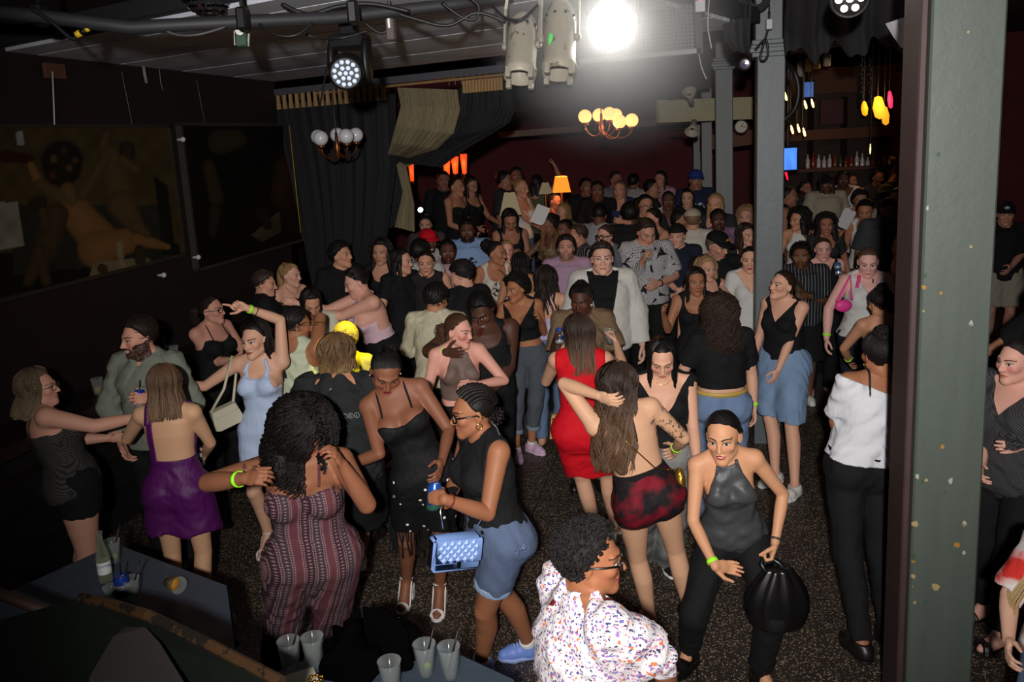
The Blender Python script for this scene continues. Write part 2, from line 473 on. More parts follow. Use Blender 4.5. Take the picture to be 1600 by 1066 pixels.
# ------------------------------------------------------------------ skin with a face: the face's own colours follow the head's coordinates (attribute hp)
def face_group():
 g = bpy.data.node_groups.new('face_skin', 'ShaderNodeTree')
 for nm, ty in (('Skin', 'NodeSocketColor'), ('Lip', 'NodeSocketColor'), ('Brow', 'NodeSocketColor'), ('Open', 'NodeSocketFloat'), ('Smile', 'NodeSocketFloat'), ('Teeth', 'NodeSocketFloat'), ('Beard', 'NodeSocketFloat'), ('Blush', 'NodeSocketFloat'), ('Ink', 'NodeSocketFloat')):
  g.interface.new_socket(nm, in_out='INPUT', socket_type=ty)
 g.interface.new_socket('Color', in_out='OUTPUT', socket_type='NodeSocketColor')
 g.interface.new_socket('Wet', in_out='OUTPUT', socket_type='NodeSocketFloat')
 nt = g; I = nt.nodes.new('NodeGroupInput').outputs; Oo = nt.nodes.new('NodeGroupOutput')
 M_ = lambda *a: MATH(nt, *a)
 at_ = N(nt, 'ShaderNodeAttribute', attribute_name='hp'); sp = N(nt, 'ShaderNodeSeparateXYZ'); nt.links.new(at_.outputs['Vector'], sp.inputs[0])
 xs, y, z = sp.outputs
 x = M_('ABSOLUTE', xs)
 lt = lambda a, b: M_('LESS_THAN', a, b)
 mul = lambda *a: a[0] if len(a) == 1 else M_('MULTIPLY', a[0], mul(*a[1:]))
 front = mul(lt(y, -.035), lt(M_('ABSOLUTE', z), .14))
 sq = lambda a: M_('MULTIPLY', a, a)
 nz = NOISE(nt, at_.outputs['Vector'], 60.0, 3.0)
 big = NOISE(nt, at_.outputs['Vector'], 7.0, 3.0)
 col = MIX(nt, M_('MULTIPLY_ADD', big, .30, .10), I['Skin'], MIX(nt, .35, I['Skin'], (0.30, 0.10, 0.06)))
 # cheeks
 ck = M_('SUBTRACT', 1.0, M_('DIVIDE', M_('ADD', sq(M_('SUBTRACT', x, .043)), sq(M_('ADD', z, .026))), .0009))
 ck = mul(M_('MAXIMUM', ck, 0.0), front, I['Blush'], .6)
 col = MIX(nt, ck, col, (0.55, 0.10, 0.09))
 # beard
 d_l = M_('ADD', sq(M_('DIVIDE', x, .024)), sq(M_('DIVIDE', M_('ADD', z, .062), .0115)))
 notlip = M_('GREATER_THAN', d_l, 1.0)
 jaw = lt(z, M_('ADD', -.056, M_('MULTIPLY', M_('MAXIMUM', M_('SUBTRACT', x, .036), 0.0), 1.1)))
 mous = mul(lt(z, -.044), lt(x, .032), M_('GREATER_THAN', z, -.062))
 bd = M_('MAXIMUM', mul(jaw, lt(y, .03)), mul(mous, lt(y, -.05)))
 bd = mul(bd, M_('GREATER_THAN', z, -.135), notlip, I['Beard'], M_('MULTIPLY_ADD', nz, .8, .55))
 col = MIX(nt, M_('MINIMUM', bd, 1.0), col, I['Brow'])
 # lips
 lx = M_('DIVIDE', x, .0245); bend = M_('MULTIPLY', sq(lx), I['Smile'])
 zz = M_('SUBTRACT', z, bend)
 up = M_('SUBTRACT', -.0540, M_('MULTIPLY', sq(lx), .0075)); dn = M_('ADD', -.0745, M_('MULTIPLY', sq(lx), .0100))
 lip = mul(lt(zz, up), M_('GREATER_THAN', zz, dn), lt(lx, 1.0), front)
 col = MIX(nt, lip, col, I['Lip'])
 gap = M_('MULTIPLY_ADD', I['Teeth'], .0055, .0009)
 ml = mul(lt(M_('ABSOLUTE', M_('ADD', zz, .0635)), M_('MULTIPLY', gap, M_('SUBTRACT', 1.05, sq(lx)))), lt(lx, 1.0), front)
 col = MIX(nt, ml, col, MIX(nt, M_('GREATER_THAN', I['Teeth'], .3), (0.06, .012, .012), (0.75, .70, .62)))
 # nostrils
 ns = mul(lt(M_('ADD', sq(M_('SUBTRACT', x, .0075)), sq(M_('MULTIPLY', M_('ADD', z, .0395), 1.6))), .0000105), front)
 col = MIX(nt, ns, col, (.03, .01, .008))
 # eyes
 ex = M_('DIVIDE', M_('SUBTRACT', x, .0315), .0155); zc = M_('SUBTRACT', z, M_('MULTIPLY_ADD', ex, .0012, .0015))
 ez = M_('DIVIDE', zc, M_('MULTIPLY', I['Open'], .0066)); e2 = M_('ADD', sq(ex), sq(ez))
 lash = mul(lt(M_('ADD', sq(M_('DIVIDE', ex, 1.10)), sq(M_('DIVIDE', M_('SUBTRACT', zc, .0016), M_('MULTIPLY_ADD', I['Open'], .0066, .0018)))), 1.0), front)
 lid = mul(lt(M_('ADD', sq(M_('DIVIDE', ex, 1.25)), sq(M_('DIVIDE', M_('SUBTRACT', zc, .0045), .0105))), 1.0), front)
 col = MIX(nt, M_('MULTIPLY', lid, .28), col, (.10, .035, .02))
 col = MIX(nt, lash, col, (.012, .008, .006))
 eye = mul(lt(e2, 1.0), front)
 col = MIX(nt, eye, col, (.46, .42, .39))
 ir = M_('ADD', sq(M_('SUBTRACT', x, .0315)), sq(M_('SUBTRACT', zc, .0004)))
 col = MIX(nt, mul(eye, lt(ir, .000042)), col, (.045, .022, .010))
 col = MIX(nt, mul(eye, lt(ir, .0000080)), col, (.004, .003, .003))
 # brows
 bx = M_('DIVIDE', M_('SUBTRACT', x, .0335), .0225)
 bc = M_('SUBTRACT', .0265, M_('MULTIPLY', sq(M_('SUBTRACT', bx, .25)), .0042))
 br = mul(lt(M_('ABSOLUTE', M_('SUBTRACT', z, bc)), M_('MULTIPLY_ADD', nz, .004, M_('MULTIPLY_ADD', bx, -.0009, .0012))), lt(M_('ABSOLUTE', bx), 1.0), front)
 col = MIX(nt, M_('MULTIPLY', br, .9), col, I['Brow'])
 # ink on the arms
 tc = N(nt, 'ShaderNodeTexCoord'); vo = NOISE(nt, tc.outputs['Object'], 34.0, 3.0, .7)
 at2 = N(nt, 'ShaderNodeAttribute', attribute_name='ink')
 ink = mul(M_('GREATER_THAN', vo, .56), I['Ink'], at2.outputs['Fac'], .75)
 col = MIX(nt, ink, col, (.018, .016, .018))
 nt.links.new(col, Oo.inputs[0]); nt.links.new(M_('MAXIMUM', eye, M_('MULTIPLY', lip, .6)), Oo.inputs[1])
 return g
FACE = face_group()
def skin_mat(rgb, brow=(40, 28, 22), lip=None, open_=.85, smile=.0, teeth=0.0, beard=0.0, blush=.25, shine=.56, ink=0.0):
 key = ('skin', rgb, brow, lip, open_, smile, teeth, beard, blush, shine, ink)
 if key in _MC: return _MC[key]
 m, nt, b = new_mat('skin'); g = N(nt, 'ShaderNodeGroup', node_tree=FACE)
 c = srgb(rgb); l = srgb(lip) if lip else (c[0] * .75 + .03, c[1] * .45, c[2] * .45)
 for nm, v in (('Skin', (*c, 1)), ('Lip', (*l, 1)), ('Brow', (*srgb(brow), 1)), ('Open', open_), ('Smile', smile), ('Teeth', teeth), ('Beard', beard), ('Blush', blush), ('Ink', ink)):
  g.inputs[nm].default_value = v
 nt.links.new(g.outputs[0], b.inputs['Base Color'])
 nt.links.new(MATH(nt, 'MULTIPLY_ADD', g.outputs[1], -.25, shine), b.inputs['Roughness'])
 b.inputs['Specular IOR Level'].default_value = .34
 n = NOISE(nt, COORD(nt), 240, 2); BUMP(nt, b, n, .06, .003)
 _MC[key] = m; return m
def hair_mat(rgb, kind='straight', tip=None, rough=.5):
 key = ('hair', rgb, kind, tip, rough)
 if key in _MC: return _MC[key]
 m, nt, b = new_mat('hair'); c = srgb(rgb); b.inputs['Roughness'].default_value = rough
 sc = {'straight': (90, 90, 5), 'curly': (60, 60, 60), 'back': (90, 6, 40)}[kind]
 v = COORD(nt, attr='hp', scale=sc); n = NOISE(nt, v, 2.2, 4, .65)
 lo_, hi_ = (.30, 2.0) if kind == 'curly' else (.45, 1.7); col = MIX(nt, n, tuple(x * lo_ for x in c), tuple(min(1, x * hi_) for x in c))
 if tip:
  a = N(nt, 'ShaderNodeAttribute', attribute_name='hp'); sp = N(nt, 'ShaderNodeSeparateXYZ'); nt.links.new(a.outputs['Vector'], sp.inputs[0])
  f = MATH(nt, 'MULTIPLY_ADD', sp.outputs[2], -5.0, MATH(nt, 'MULTIPLY_ADD', n, .9, -.45)); f = MATH(nt, 'MINIMUM', MATH(nt, 'MAXIMUM', f, 0.0), 1.0)
  col = MIX(nt, f, col, MIX(nt, n, tuple(x * .6 for x in srgb(tip)), tuple(min(1, x * 1.5) for x in srgb(tip))))
 nt.links.new(col, b.inputs['Base Color'])
 b.inputs['Specular IOR Level'].default_value = .28
 BUMP(nt, b, n, .6 if kind != 'straight' else .4, .006)
 _MC[key] = m; return m
def cloth(rgb, rough=.85, kind='plain', rgb2=None, rgb3=None, sheen=0.0):
 key = ('cloth', rgb, rough, kind, rgb2, rgb3, sheen)
 if key in _MC: return _MC[key]
 m, nt, b = new_mat('fabric'); c = srgb(rgb); c2 = srgb(rgb2) if rgb2 else c; c3 = srgb(rgb3) if rgb3 else c
 b.inputs['Roughness'].default_value = rough
 v = COORD(nt, attr='tc'); fold = NOISE(nt, COORD(nt, attr='tc', scale=(9, 9, 4)), 1.0, 3, .55)
 weave = NOISE(nt, v, 420, 1)
 col = MIX(nt, weave, tuple(x * .82 for x in c), tuple(min(1, x * 1.12) for x in c))
 sp = N(nt, 'ShaderNodeSeparateXYZ'); nt.links.new(v, sp.inputs[0]); X, Y, Z = sp.outputs
 M_ = lambda *a: MATH(nt, *a)
 if kind == 'denim':
  n2 = NOISE(nt, COORD(nt, attr='tc', scale=(5, 5, 2)), 1.5, 4); col = MIX(nt, n2, tuple(x * .7 for x in c), tuple(min(1, x * 1.45) for x in c))
  tw = N(nt, 'ShaderNodeTexWave'); tw.inputs['Scale'].default_value = 160; nt.links.new(v, tw.inputs[0]); col = MIX(nt, M_('MULTIPLY', tw.outputs[1], .25), col, (.55, .6, .68))
 elif kind == 'stripe':
  s = M_('FRACT', M_('MULTIPLY', M_('ADD', X, M_('MULTIPLY', fold, .01)), 32.0)); col = MIX(nt, M_('LESS_THAN', s, .12), col, c2)
 elif kind == 'finestripe':
  s = M_('FRACT', M_('MULTIPLY', X, 70.0)); col = MIX(nt, M_('LESS_THAN', s, .3), col, c2)
 elif kind == 'knit':
  s = M_('MULTIPLY', M_('SINE', M_('MULTIPLY', X, 420.0)), M_('SINE', M_('MULTIPLY', Z, 420.0))); col = MIX(nt, M_('GREATER_THAN', s, .25), col, c2)
 elif kind == 'boho':
  # woven bands of ikat figures running down the cloth
  u = M_('ADD', X, M_('MULTIPLY', Y, .6)); bi = M_('FLOOR', M_('MULTIPLY', u, 19.0)); in_ = M_('ABSOLUTE', M_('SUBTRACT', M_('FRACT', M_('MULTIPLY', u, 19.0)), .5)); k3 = M_('MODULO', M_('ADD', bi, 300.0), 3.0)
  base = MIX(nt, M_('LESS_THAN', k3, .5), MIX(nt, M_('LESS_THAN', k3, 1.5), (.035, .03, .04), c2), c)
  tri = M_('ABSOLUTE', M_('SUBTRACT', M_('FRACT', M_('MULTIPLY', Z, 62.0)), .5)); dia = M_('LESS_THAN', M_('ADD', tri, M_('MULTIPLY', in_, 1.5)), .30)
  base = MIX(nt, M_('MULTIPLY', dia, .8), base, MIX(nt, M_('LESS_THAN', k3, .5), c3, (.10, .035, .045)))
  dash = M_('MULTIPLY', M_('LESS_THAN', M_('ABSOLUTE', M_('SUBTRACT', in_, .40)), .06), M_('GREATER_THAN', M_('FRACT', M_('MULTIPLY', Z, 90.0)), .4)); base = MIX(nt, dash, base, c3)
  col = MIX(nt, M_('MULTIPLY', weave, .4), base, (.10, .05, .06))
 elif kind == 'palm':
  vo = N(nt, 'ShaderNodeTexVoronoi'); vo.inputs['Scale'].default_value = 9.5; v2 = COORD(nt, attr='tc', scale=(1, .35, 1)); nt.links.new(v2, vo.inputs['Vector'])
  df = N(nt, 'ShaderNodeVectorMath', operation='SUBTRACT'); nt.links.new(v2, df.inputs[0]); nt.links.new(vo.outputs['Position'], df.inputs[1]); ds = N(nt, 'ShaderNodeSeparateXYZ'); nt.links.new(df.outputs[0], ds.inputs[0]); cs = N(nt, 'ShaderNodeSeparateColor'); nt.links.new(vo.outputs['Color'], cs.inputs[0])
  an = M_('MULTIPLY', cs.outputs[0], 6.28); ca, sa = M_('COSINE', an), M_('SINE', an); la = M_('ADD', M_('MULTIPLY', ds.outputs[0], ca), M_('MULTIPLY', ds.outputs[2], sa)); lb = M_('ABSOLUTE', M_('SUBTRACT', M_('MULTIPLY', ds.outputs[2], ca), M_('MULTIPLY', ds.outputs[0], sa)))
  vein = M_('GREATER_THAN', M_('FRACT', M_('MULTIPLY', M_('ADD', la, M_('MULTIPLY', lb, -.9)), 58.0)), .42); col = MIX(nt, M_('MULTIPLY', vein, M_('LESS_THAN', lb, .058)), c, c2)
 elif kind == 'floral':
  col = MIX(nt, M_('MULTIPLY', weave, .15), c, (.6, .6, .65))
  for sc, th, cc, off in ((30, .21, (.75, .20, .05), 0), (36, .22, (.10, .14, .42), 3.1), (62, .27, (.05, .05, .14), 7.7), (44, .24, (.35, .18, .45), 12.0), (70, .22, (.62, .16, .28), 17.0)):
   vo = N(nt, 'ShaderNodeTexVoronoi'); vo.inputs['Scale'].default_value = sc
   wv = NOISE(nt, v, 40 + off, 1); mp = N(nt, 'ShaderNodeVectorMath', operation='ADD'); nt.links.new(v, mp.inputs[0])
   cb = N(nt, 'ShaderNodeCombineXYZ'); cb.inputs[0].default_value = off; nt.links.new(M_('MULTIPLY', wv, .05), cb.inputs[1]); nt.links.new(M_('MULTIPLY', wv, .02), cb.inputs[2]); nt.links.new(cb.outputs[0], mp.inputs[1]); nt.links.new(mp.outputs[0], vo.inputs['Vector'])
   col = MIX(nt, M_('LESS_THAN', vo.outputs[0], th), col, cc)
 elif kind == 'tiedye':
  n2 = NOISE(nt, COORD(nt, attr='tc', scale=(7, 7, 9)), 1.0, 3); col = MIX(nt, RAMP(nt, n2, [(.42, 0), (.62, 1)]), c, c2)
 elif kind == 'logo':
  # a print on the chest, spread over a patch
  n2 = NOISE(nt, COORD(nt, attr='tc', scale=(30, 0, 26)), 1.0, 3, .7); r2 = M_('ADD', M_('POWER', M_('DIVIDE', X, .085), 2.0), M_('POWER', M_('DIVIDE', M_('SUBTRACT', Z, 1.22), .085), 2.0))
  f = M_('MULTIPLY', M_('MULTIPLY', M_('LESS_THAN', r2, 1.0), M_('LESS_THAN', Y, 0.0)), M_('GREATER_THAN', n2, .5)); col = MIX(nt, f, col, c2)
 elif kind == 'rhinestone':
  vo = N(nt, 'ShaderNodeTexVoronoi'); vo.inputs['Scale'].default_value = 15; nt.links.new(v, vo.inputs['Vector'])
  f = M_('MULTIPLY', M_('LESS_THAN', vo.outputs[0], .13), M_('LESS_THAN', Z, 1.04)); col = MIX(nt, f, col, (.85, .82, .75))
 elif kind == 'sequin':
  n2 = NOISE(nt, v, 26, 3); col = MIX(nt, RAMP(nt, n2, [(.4, 0), (.6, 1)]), c, c2)
 nt.links.new(col, b.inputs['Base Color'])
 if sheen: b.inputs['Sheen Weight'].default_value = sheen
 ad = MATH(nt, 'MULTIPLY_ADD', weave, .04, fold); b.inputs['Specular IOR Level'].default_value = .2 if rough > .6 else .38
 BUMP(nt, b, ad, .6 if rough > .5 else .35, .03)
 _MC[key] = m; return m
# ------------------------------------------------------------------ people
LODV = {0: (.0115, .0043, .0052), 1: (.0135, .0060, .0072), 2: (.018, .0085, .0115), 3: (.026, .0125, .020)}
def head_prims(O, R, c, male, jaw=1.0):
 """skull, face and ears; O centre, R frame, c scale"""
 P = lambda x, y, z: O + R @ (np.array([x, y, z]) * c)
 e = []
 e.append(EL(P(0, .014, .030), np.array([.0735, .0925, .084]) * c, .02, R))
 e.append(EL(P(0, -.030, -.026), np.array([.0570 * jaw, .061, .080]) * c, .035 * c, R))
 e.append(RC(P(.046 * jaw, -.008, -.062), P(.010, -.066, -.096), .020 * c, .018 * c, .03 * c))
 e.append(RC(P(-.046 * jaw, -.008, -.062), P(-.010, -.066, -.096), .020 * c, .018 * c, .03 * c))
 e.append(EL(P(0, -.070, -.098), np.array([.020, .016, .016]) * c, .018 * c, R))
 for sx in (-1, 1):
  e.append(EL(P(sx * .040, -.060, -.020), np.array([.024, .022, .020]) * c, .02 * c, R))      # cheekbone
  e.append(RC(P(sx * .010, -.084, .024), P(sx * .044, -.070, .024), .0095 * c, .008 * c, .014 * c))  # brow ridge
  e.append(EL(P(sx * .0315, -.1020, .0015), np.array([.020, .0170, .0120]) * c, .009 * c, R, True))    # socket
  e.append(EL(P(sx * .0315, -.0725, .0015), np.array([.0150, .0135, .0120]) * c, .004 * c, R))      # eyeball and lids
 e.append(RC(P(0, -.084, .014), P(0, -.107, -.030), .0075 * c, (.0118 if male else .0105) * c, .012 * c))   # nose
 for sx in (-1, 1): e.append(EL(P(sx * .0120, -.095, -.033), np.array([.0085, .010, .0075]) * c, .007 * c, R))
 e.append(EL(P(0, -.0865, -.0585), np.array([.0235, .0085, .0060]) * c, .006 * c, R))
 e.append(EL(P(0, -.0855, -.0705), np.array([.0195, .0090, .0066]) * c, .006 * c, R))
 for sx in (-1, 1):
  e.append(EL(P(sx * .0760, .012, -.006), np.array([.0085, .0175, .0300]) * c, .006 * c, R @ rotm('Z', -sx * 22)))
  e.append(EL(P(sx * .0840, .004, -.004), np.array([.0050, .0085, .0150]) * c, .004 * c, R, True))
 return e
def hand_prims(Wp, d, n, t, c, curl, lod):
 e = [EL(Wp + d * .046 * c, np.array([.052, .038, .0155]) * c, .016 * c, np.stack([d, t, n], 1))]
 bl = (curl if hasattr(curl, '__len__') else [curl] * 5)
 for i, (to, ln, bo) in enumerate(((.0285, .070, .086), (.0095, .079, .090), (-.0095, .073, .088), (-.0275, .057, .080))):
  p = Wp + (d * bo + t * to) * c; ang = 0; cu = bl[i + 1]; spread = to * 2.2 * (1 - cu)
  r0 = .0092 * c
  for sgm, fr in enumerate((.44, .32, .24)):
   ang += cu * (1.15, 1.55, .95)[sgm] + .06
   dd = unit(d * math.cos(ang) + n * math.sin(ang) + t * spread)
   q = p + dd * ln * fr * c; e.append(RC(p, q, r0, r0 * .90, .004 * c if sgm else .008 * c)); p = q; r0 *= .90
 p = Wp + (d * .022 + t * .026 + n * .004) * c
 tu = bl[0]
 d1 = unit(d * .62 + t * (.75 - .55 * tu) + n * (.25 + .65 * tu)); q = p + d1 * .042 * c; e.append(RC(p, q, .0145 * c, .0110 * c, .010 * c))
 d2 = unit(d * .85 + t * (.42 - .6 * tu) + n * (.15 + .7 * tu)); q2 = q + d2 * .050 * c; e.append(RC(q, q2, .0108 * c, .0082 * c, .004 * c))
 return e
ARM = {'down': (.30, .02, .84), 'bent': (.22, .30, 1.06), 'chest': (.05, .24, 1.20), 'belly': (.02, .24, 1.02), 'up': (.24, .10, 1.80), 'hip': (.21, .04, .98), 'back': (.12, -.22, .92), 'fwd': (.18, .46, 1.10), 'drink': (.12, .27, 1.28), 'pocket': (.24, .08, .86), 'side': (.52, .10, 1.05)}
STATS = {'n': 0}
def floor_level(x, y):
 a = y - .26 * x
 return 0.0 if a < 7.7 else (.2 if a < 10.0 else .4)
def person(label, head, h=1.66, lod=1, yaw=0, hyaw=None, hpitch=4, hroll=0, d=None, zf=0.0, lean=(0, 0), sex='f', w=1.0, skin=(196, 150, 122), hair=('short', (35, 26, 20)),
   la='down', ra='down', lcurl=.3, rcurl=.3, lpal=None, rpal=None, lf=None, rf=None, lfy=None, rfy=None, stance=.10, heel=0.0, top=None, bottom=0, dress=None, shoes=0, extra=(), face=None, group=None,
   bust=1.0, butt=1.0, twist=0.0, hk=1.0, belly=0.0, thigh=1.0, crouch=0.0, knees=0.0, name='person', armw=1.0):
 if shoes == 0: shoes = ('shoe', blk_sh)
 if bottom == 0: bottom = None if dress else ('pants', black, .98)
 rnd = random.Random(sum(map(ord, label)) * 7 + len(label)); male = sex == 'm'
 s = h / 1.70; vb, vh, vd = LODV[lod]
 hyaw = yaw if hyaw is None else hyaw
 if d is None: T = onz(head[0], head[1], h - crouch + zf)
 else:
  T = at(head[0], head[1], d)
  if zf == 0: zf = floor_level(T[0], T[1])
  hh = T[2] - zf + crouch
  if not 1.5 <= hh <= 1.97: print('HEIGHT', label, round(hh, 2), 'at', T.round(2))
  h = min(max(hh, 1.5), 1.97)
 s = h / 1.70
 # frames: local = person's left, back, up; the object is turned by yaw
 ya = math.radians(yaw); Rz = np.array([[math.cos(ya), -math.sin(ya), 0], [math.sin(ya), math.cos(ya), 0], [0, 0, 1]])
 toL = lambda v: Rz.T @ np.asarray(v, float)
 hc = s * hk * (1.05 if male else 1.02)
 Rh = rot_ypr(hyaw - yaw, hpitch, hroll)
 ll = toL((lean[0], lean[1], 0)); A = unit((ll[0], ll[1], .50))
 bx_ = unit(np.array([1, 0, 0]) - A * A[0]); by_ = np.cross(A, bx_); Rt = np.stack([bx_, by_, A], 1)
 neck_off = A * .505 * s; up = unit(A * .55 + np.array([0, 0, .45]))
 hoff = up * .118 * s + Rh @ np.array([0, -.022, .0]) * hc
 topv = neck_off + hoff + Rh @ np.array([0, .012, .114]) * hc
 pel_w = T - Rz @ topv
 root = np.array([pel_w[0], pel_w[1], zf]); PZ = pel_w[2] - zf
 pel = np.array([0, 0, PZ]); toloc = lambda pw: toL(np.asarray(pw, float) - root)
 neck = pel + neck_off; HC = pel + neck_off + hoff
 depth = T[1]
 def resolve(v, side):
  """a pixel triple (x, y, nearer/farther) or a body triple (out, forward, up)"""
  if abs(v[0]) > 5: return toloc(at(v[0], v[1], depth + v[2]))
  q = np.array([side * v[0], -v[1], v[2] - .95]) * s
  return pel + Rt @ q
 TP = lambda x, y, z: pel + Rt @ (np.array([x, y, z - .95]) * s)
 # arms
 sw = (.180 if male else .153) * (1 + (w - 1) * .55); L1, L2 = .288 * s, .252 * s
 arms = []
 tw = math.radians(twist)
 for side, spec, curl, pal in ((1, la, lcurl, lpal), (-1, ra, rcurl, rpal)):
  S = TP(side * sw * math.cos(tw) , side * sw * math.sin(tw) + .012, 1.405)
  E_ = None
  if isinstance(spec, str): Hd = resolve(ARM[spec], side)
  elif isinstance(spec[1], (tuple, list)): E_ = resolve(spec[0], side) if spec[0] is not None else None; Hd = resolve(spec[1], side)
  else: Hd = resolve(spec, side)
  if E_ is None:
   pole = np.array([side * .55, .55, -.75]); E_, Hd = ik2(S, Hd, L1, L2, pole)
  else:
   E_ = S + unit(E_ - S) * L1; Hd = E_ + unit(Hd - E_) * L2
  dv = unit(Hd - E_)
  if not isinstance(spec, str) and len(spec) == 3 and isinstance(spec[1], (tuple, list)): dv = unit(resolve(spec[2], side) - Hd)
  n = np.asarray(pal, float) if pal is not None else np.array([-side, 0.0, 0]) + np.array([0, -.15, -.2]) * (1 - abs(dv[2]))
  if pal is not None: n = toL(n)
  n = n - dv * (n @ dv)
  if np.linalg.norm(n) < .1: n = np.array([0, 0, -1.0]) - dv * -dv[2]
  n = unit(n); t = np.cross(n, dv) * side
  arms.append((side, S, E_, Hd, dv, n, t, curl))
 # legs
 legs = []
 hipx = .088 * s * (1 + (w - 1) * .5)
 for side, fp, fy in ((1, lf, lfy), (-1, rf, rfy)):
  Hp = pel + Rt @ np.array([side * hipx, .005 * s, -.03 * s])
  if fp is None: ft = np.array([side * (stance * s), .0, 0.0])
  elif abs(fp[0]) > 5: ft = toloc(onz(fp[0], fp[1], zf + .03)); ft[2] = 0
  else: ft = np.array([side * fp[0], -fp[1], fp[2] if len(fp) > 2 else 0]) * s
  fa = math.radians((fy - yaw) if fy is not None else side * 10); fd = np.array([math.sin(fa), -math.cos(fa), 0])
  hl = heel * s; An = ft - fd * .045 * s + np.array([0, 0, .075 * s + hl])
  l1, l2 = .430 * s, .405 * s
  D = np.linalg.norm(An - Hp)
  if D > (l1 + l2) * .998: q = D / ((l1 + l2) * .997); l1 *= q; l2 *= q
  Kn, An = ik2(Hp, An, l1, l2, np.array([side * .22, -1.0, 0]) + fd * .6)
  legs.append((side, Hp, Kn, An, fd, ft, hl))
 # grid
 arml = 1.0 if lod < 3 else 0
 pts = [pel, HC + Rh @ np.array([0, 0, .115]) * hc]
 fine = [(HC - .135 * hc, HC + .135 * hc, vh)]
 for (_, S, E_, Hd, dv, n, t, cu) in arms:
  pts += [S, E_, Hd, Hd + dv * .19 * s]
  hcn = Hd + dv * .09 * s; fine.append((hcn - .10 * s, hcn + .10 * s, vd))
 for l in legs:
  pts += [l[2], l[3], l[5]]
 fine_b = fine
 lo = np.min(pts, 0) - .24 * max(w, 1) * s; hi = np.max(pts, 0) + .24 * max(w, 1) * s; lo[2] = -.03; hi[2] = max(p[2] for p in pts) + .06
 g = Grid(lo, hi, vb, fine_b)
 # torso
 wf = w; bel = belly
 if male: lv = [(.80, .085, .075, .01), (.86, .150, .105, .012), (.94, .168, .118, .012), (1.03, .155, .112, .006), (1.10, .150, .108, .002), (1.22, .160, .115, .0), (1.32, .172, .122, .0), (1.39, .160, .105, .008), (1.44, .105, .075, .014), (1.475, .060, .058, .016)]
 else: lv = [(.80, .085, .075, .012), (.86, .158, .110, .014), (.93, .172, .122, .014), (1.01, .150, .110, .006), (1.09, .126, .096, .002), (1.18, .130, .099, .0), (1.28, .143, .105, .002), (1.36, .142, .092, .008), (1.42, .105, .068, .014), (1.46, .056, .052, .016)]
 L_ = []
 for z, a, b, c in lv:
  q = wf if z < 1.40 else 1 + (wf - 1) * .4
  bb = b * q + bel * math.exp(-((z - 1.06) / .10) ** 2) * .5; cc = c - bel * math.exp(-((z - 1.06) / .10) ** 2) * .5
  L_.append(((z - .95) * s, a * q * s, bb * s, cc * s))
 pr = [LO(pel, Rt, L_, .02, 2.25, tw)]
 for sd in (-1, 1):
  S = arms[0][1] if sd > 0 else arms[1][1]
  pr.append(RC(TP(sd * .045, .018, 1.455), S + np.array([0, 0, -.004 * s]), .040 * s, .050 * s * (1 + (w - 1) * .4), .045 * s))
  pr.append(EL(TP(sd * .082 * w, .060 * w, .905), np.array([.088, .078, .090]) * s * (w * butt if not male else w * .92), .045 * s, Rt))
  if not male:
   cb, sb_ = math.cos(tw), math.sin(tw)
   bxy = (sd * .070 * w, -.082 * w); pr.append(EL(TP(bxy[0] * cb - bxy[1] * sb_, bxy[0] * sb_ + bxy[1] * cb, 1.265 - .012 * (bust - 1)), np.array([.060, .055, .060]) * s * bust * (1 + (w - 1) * .5), .035 * s, Rt))
  else: pr.append(EL(TP(sd * .075, -.075 * w, 1.29), np.array([.080, .045, .062]) * s * w, .04 * s, Rt))
 torso = Field(g, pr)
 # head and neck
 nr = (.058 if male else .047) * s * (1 + (w - 1) * .35)
 hp_ = head_prims(HC, Rh, hc, male, 1.06 if male else 1.0 + (w - 1) * .25)
 headf = Field(g, hp_ + [RC(neck + np.array([0, 0, -.03 * s]) + Rt @ np.array([0, .012, 0]) * s, HC + Rh @ np.array([0, .018, -.050]) * hc, nr * 1.12, nr, .022 * s)])
 aw = armw * (1 + (w - 1) * .95) * (1.15 if male else 1.0)
 armf = []
 for (side, S, E_, Hd, dv, n, t, cu) in arms:
  m_ = E_ * .35 + Hd * .65; ua = S * .55 + E_ * .45
  pp = limb([S, ua, E_, E_ * .70 + Hd * .30, E_ * .3 + Hd * .7, Hd], [.047 * s * aw, .0420 * s * aw, .0345 * s * aw, .0350 * s * aw, .0275 * s * aw, .0232 * s * (1 + (aw - 1) * .5)], 3 if lod < 2 else 1)
  hs = s * (1.06 if male else .96)
  armf.append(Field(g, pp + hand_prims(Hd, dv, n, t, hs, cu, lod)))
 legf = []
 th = (w * .96 + .04) * thigh
 for (side, Hp, Kn, An, fd, ft, hl) in legs:
  mid = Hp * .55 + Kn * .45; cf = Kn * .68 + An * .32; bk = -fd * .020 * s
  q1, q2 = 1 + (th - 1) * .6, 1 + (th - 1) * .7
  pp = limb([Hp + np.array([side * .004 * s, 0, 0]), mid, Kn, cf + bk, Kn * .3 + An * .7 + bk * .5, An], [.087 * s * th, .073 * s * th, .0520 * s * q1, .0525 * s * q2, .0400 * s * q2, .0325 * s * (1 + (th - 1) * .4)], 3 if lod < 2 else 1) + [EL(Kn + fd * .030 * s, np.array([.030, .028, .036]) * s, .02)]
  toe = ft + fd * .085 * s + np.array([0, 0, .024 * s]); heelp = An - fd * .020 * s + np.array([0, 0, -.030 * s])
  ball = ft + fd * .045 * s + np.array([0, 0, .030 * s])
  pp += [RC(An, ball + np.array([0, 0, .006 * s]), .036 * s, .030 * s, .02), RC(heelp, ball, .033 * s, .031 * s, .02), RC(ball, toe, .033 * s, .021 * s, .015)]
  legf.append(Field(g, pp))
 F = np.full(g.shape, BIG, np.float32); full = tuple(slice(0, n_) for n_ in g.shape)
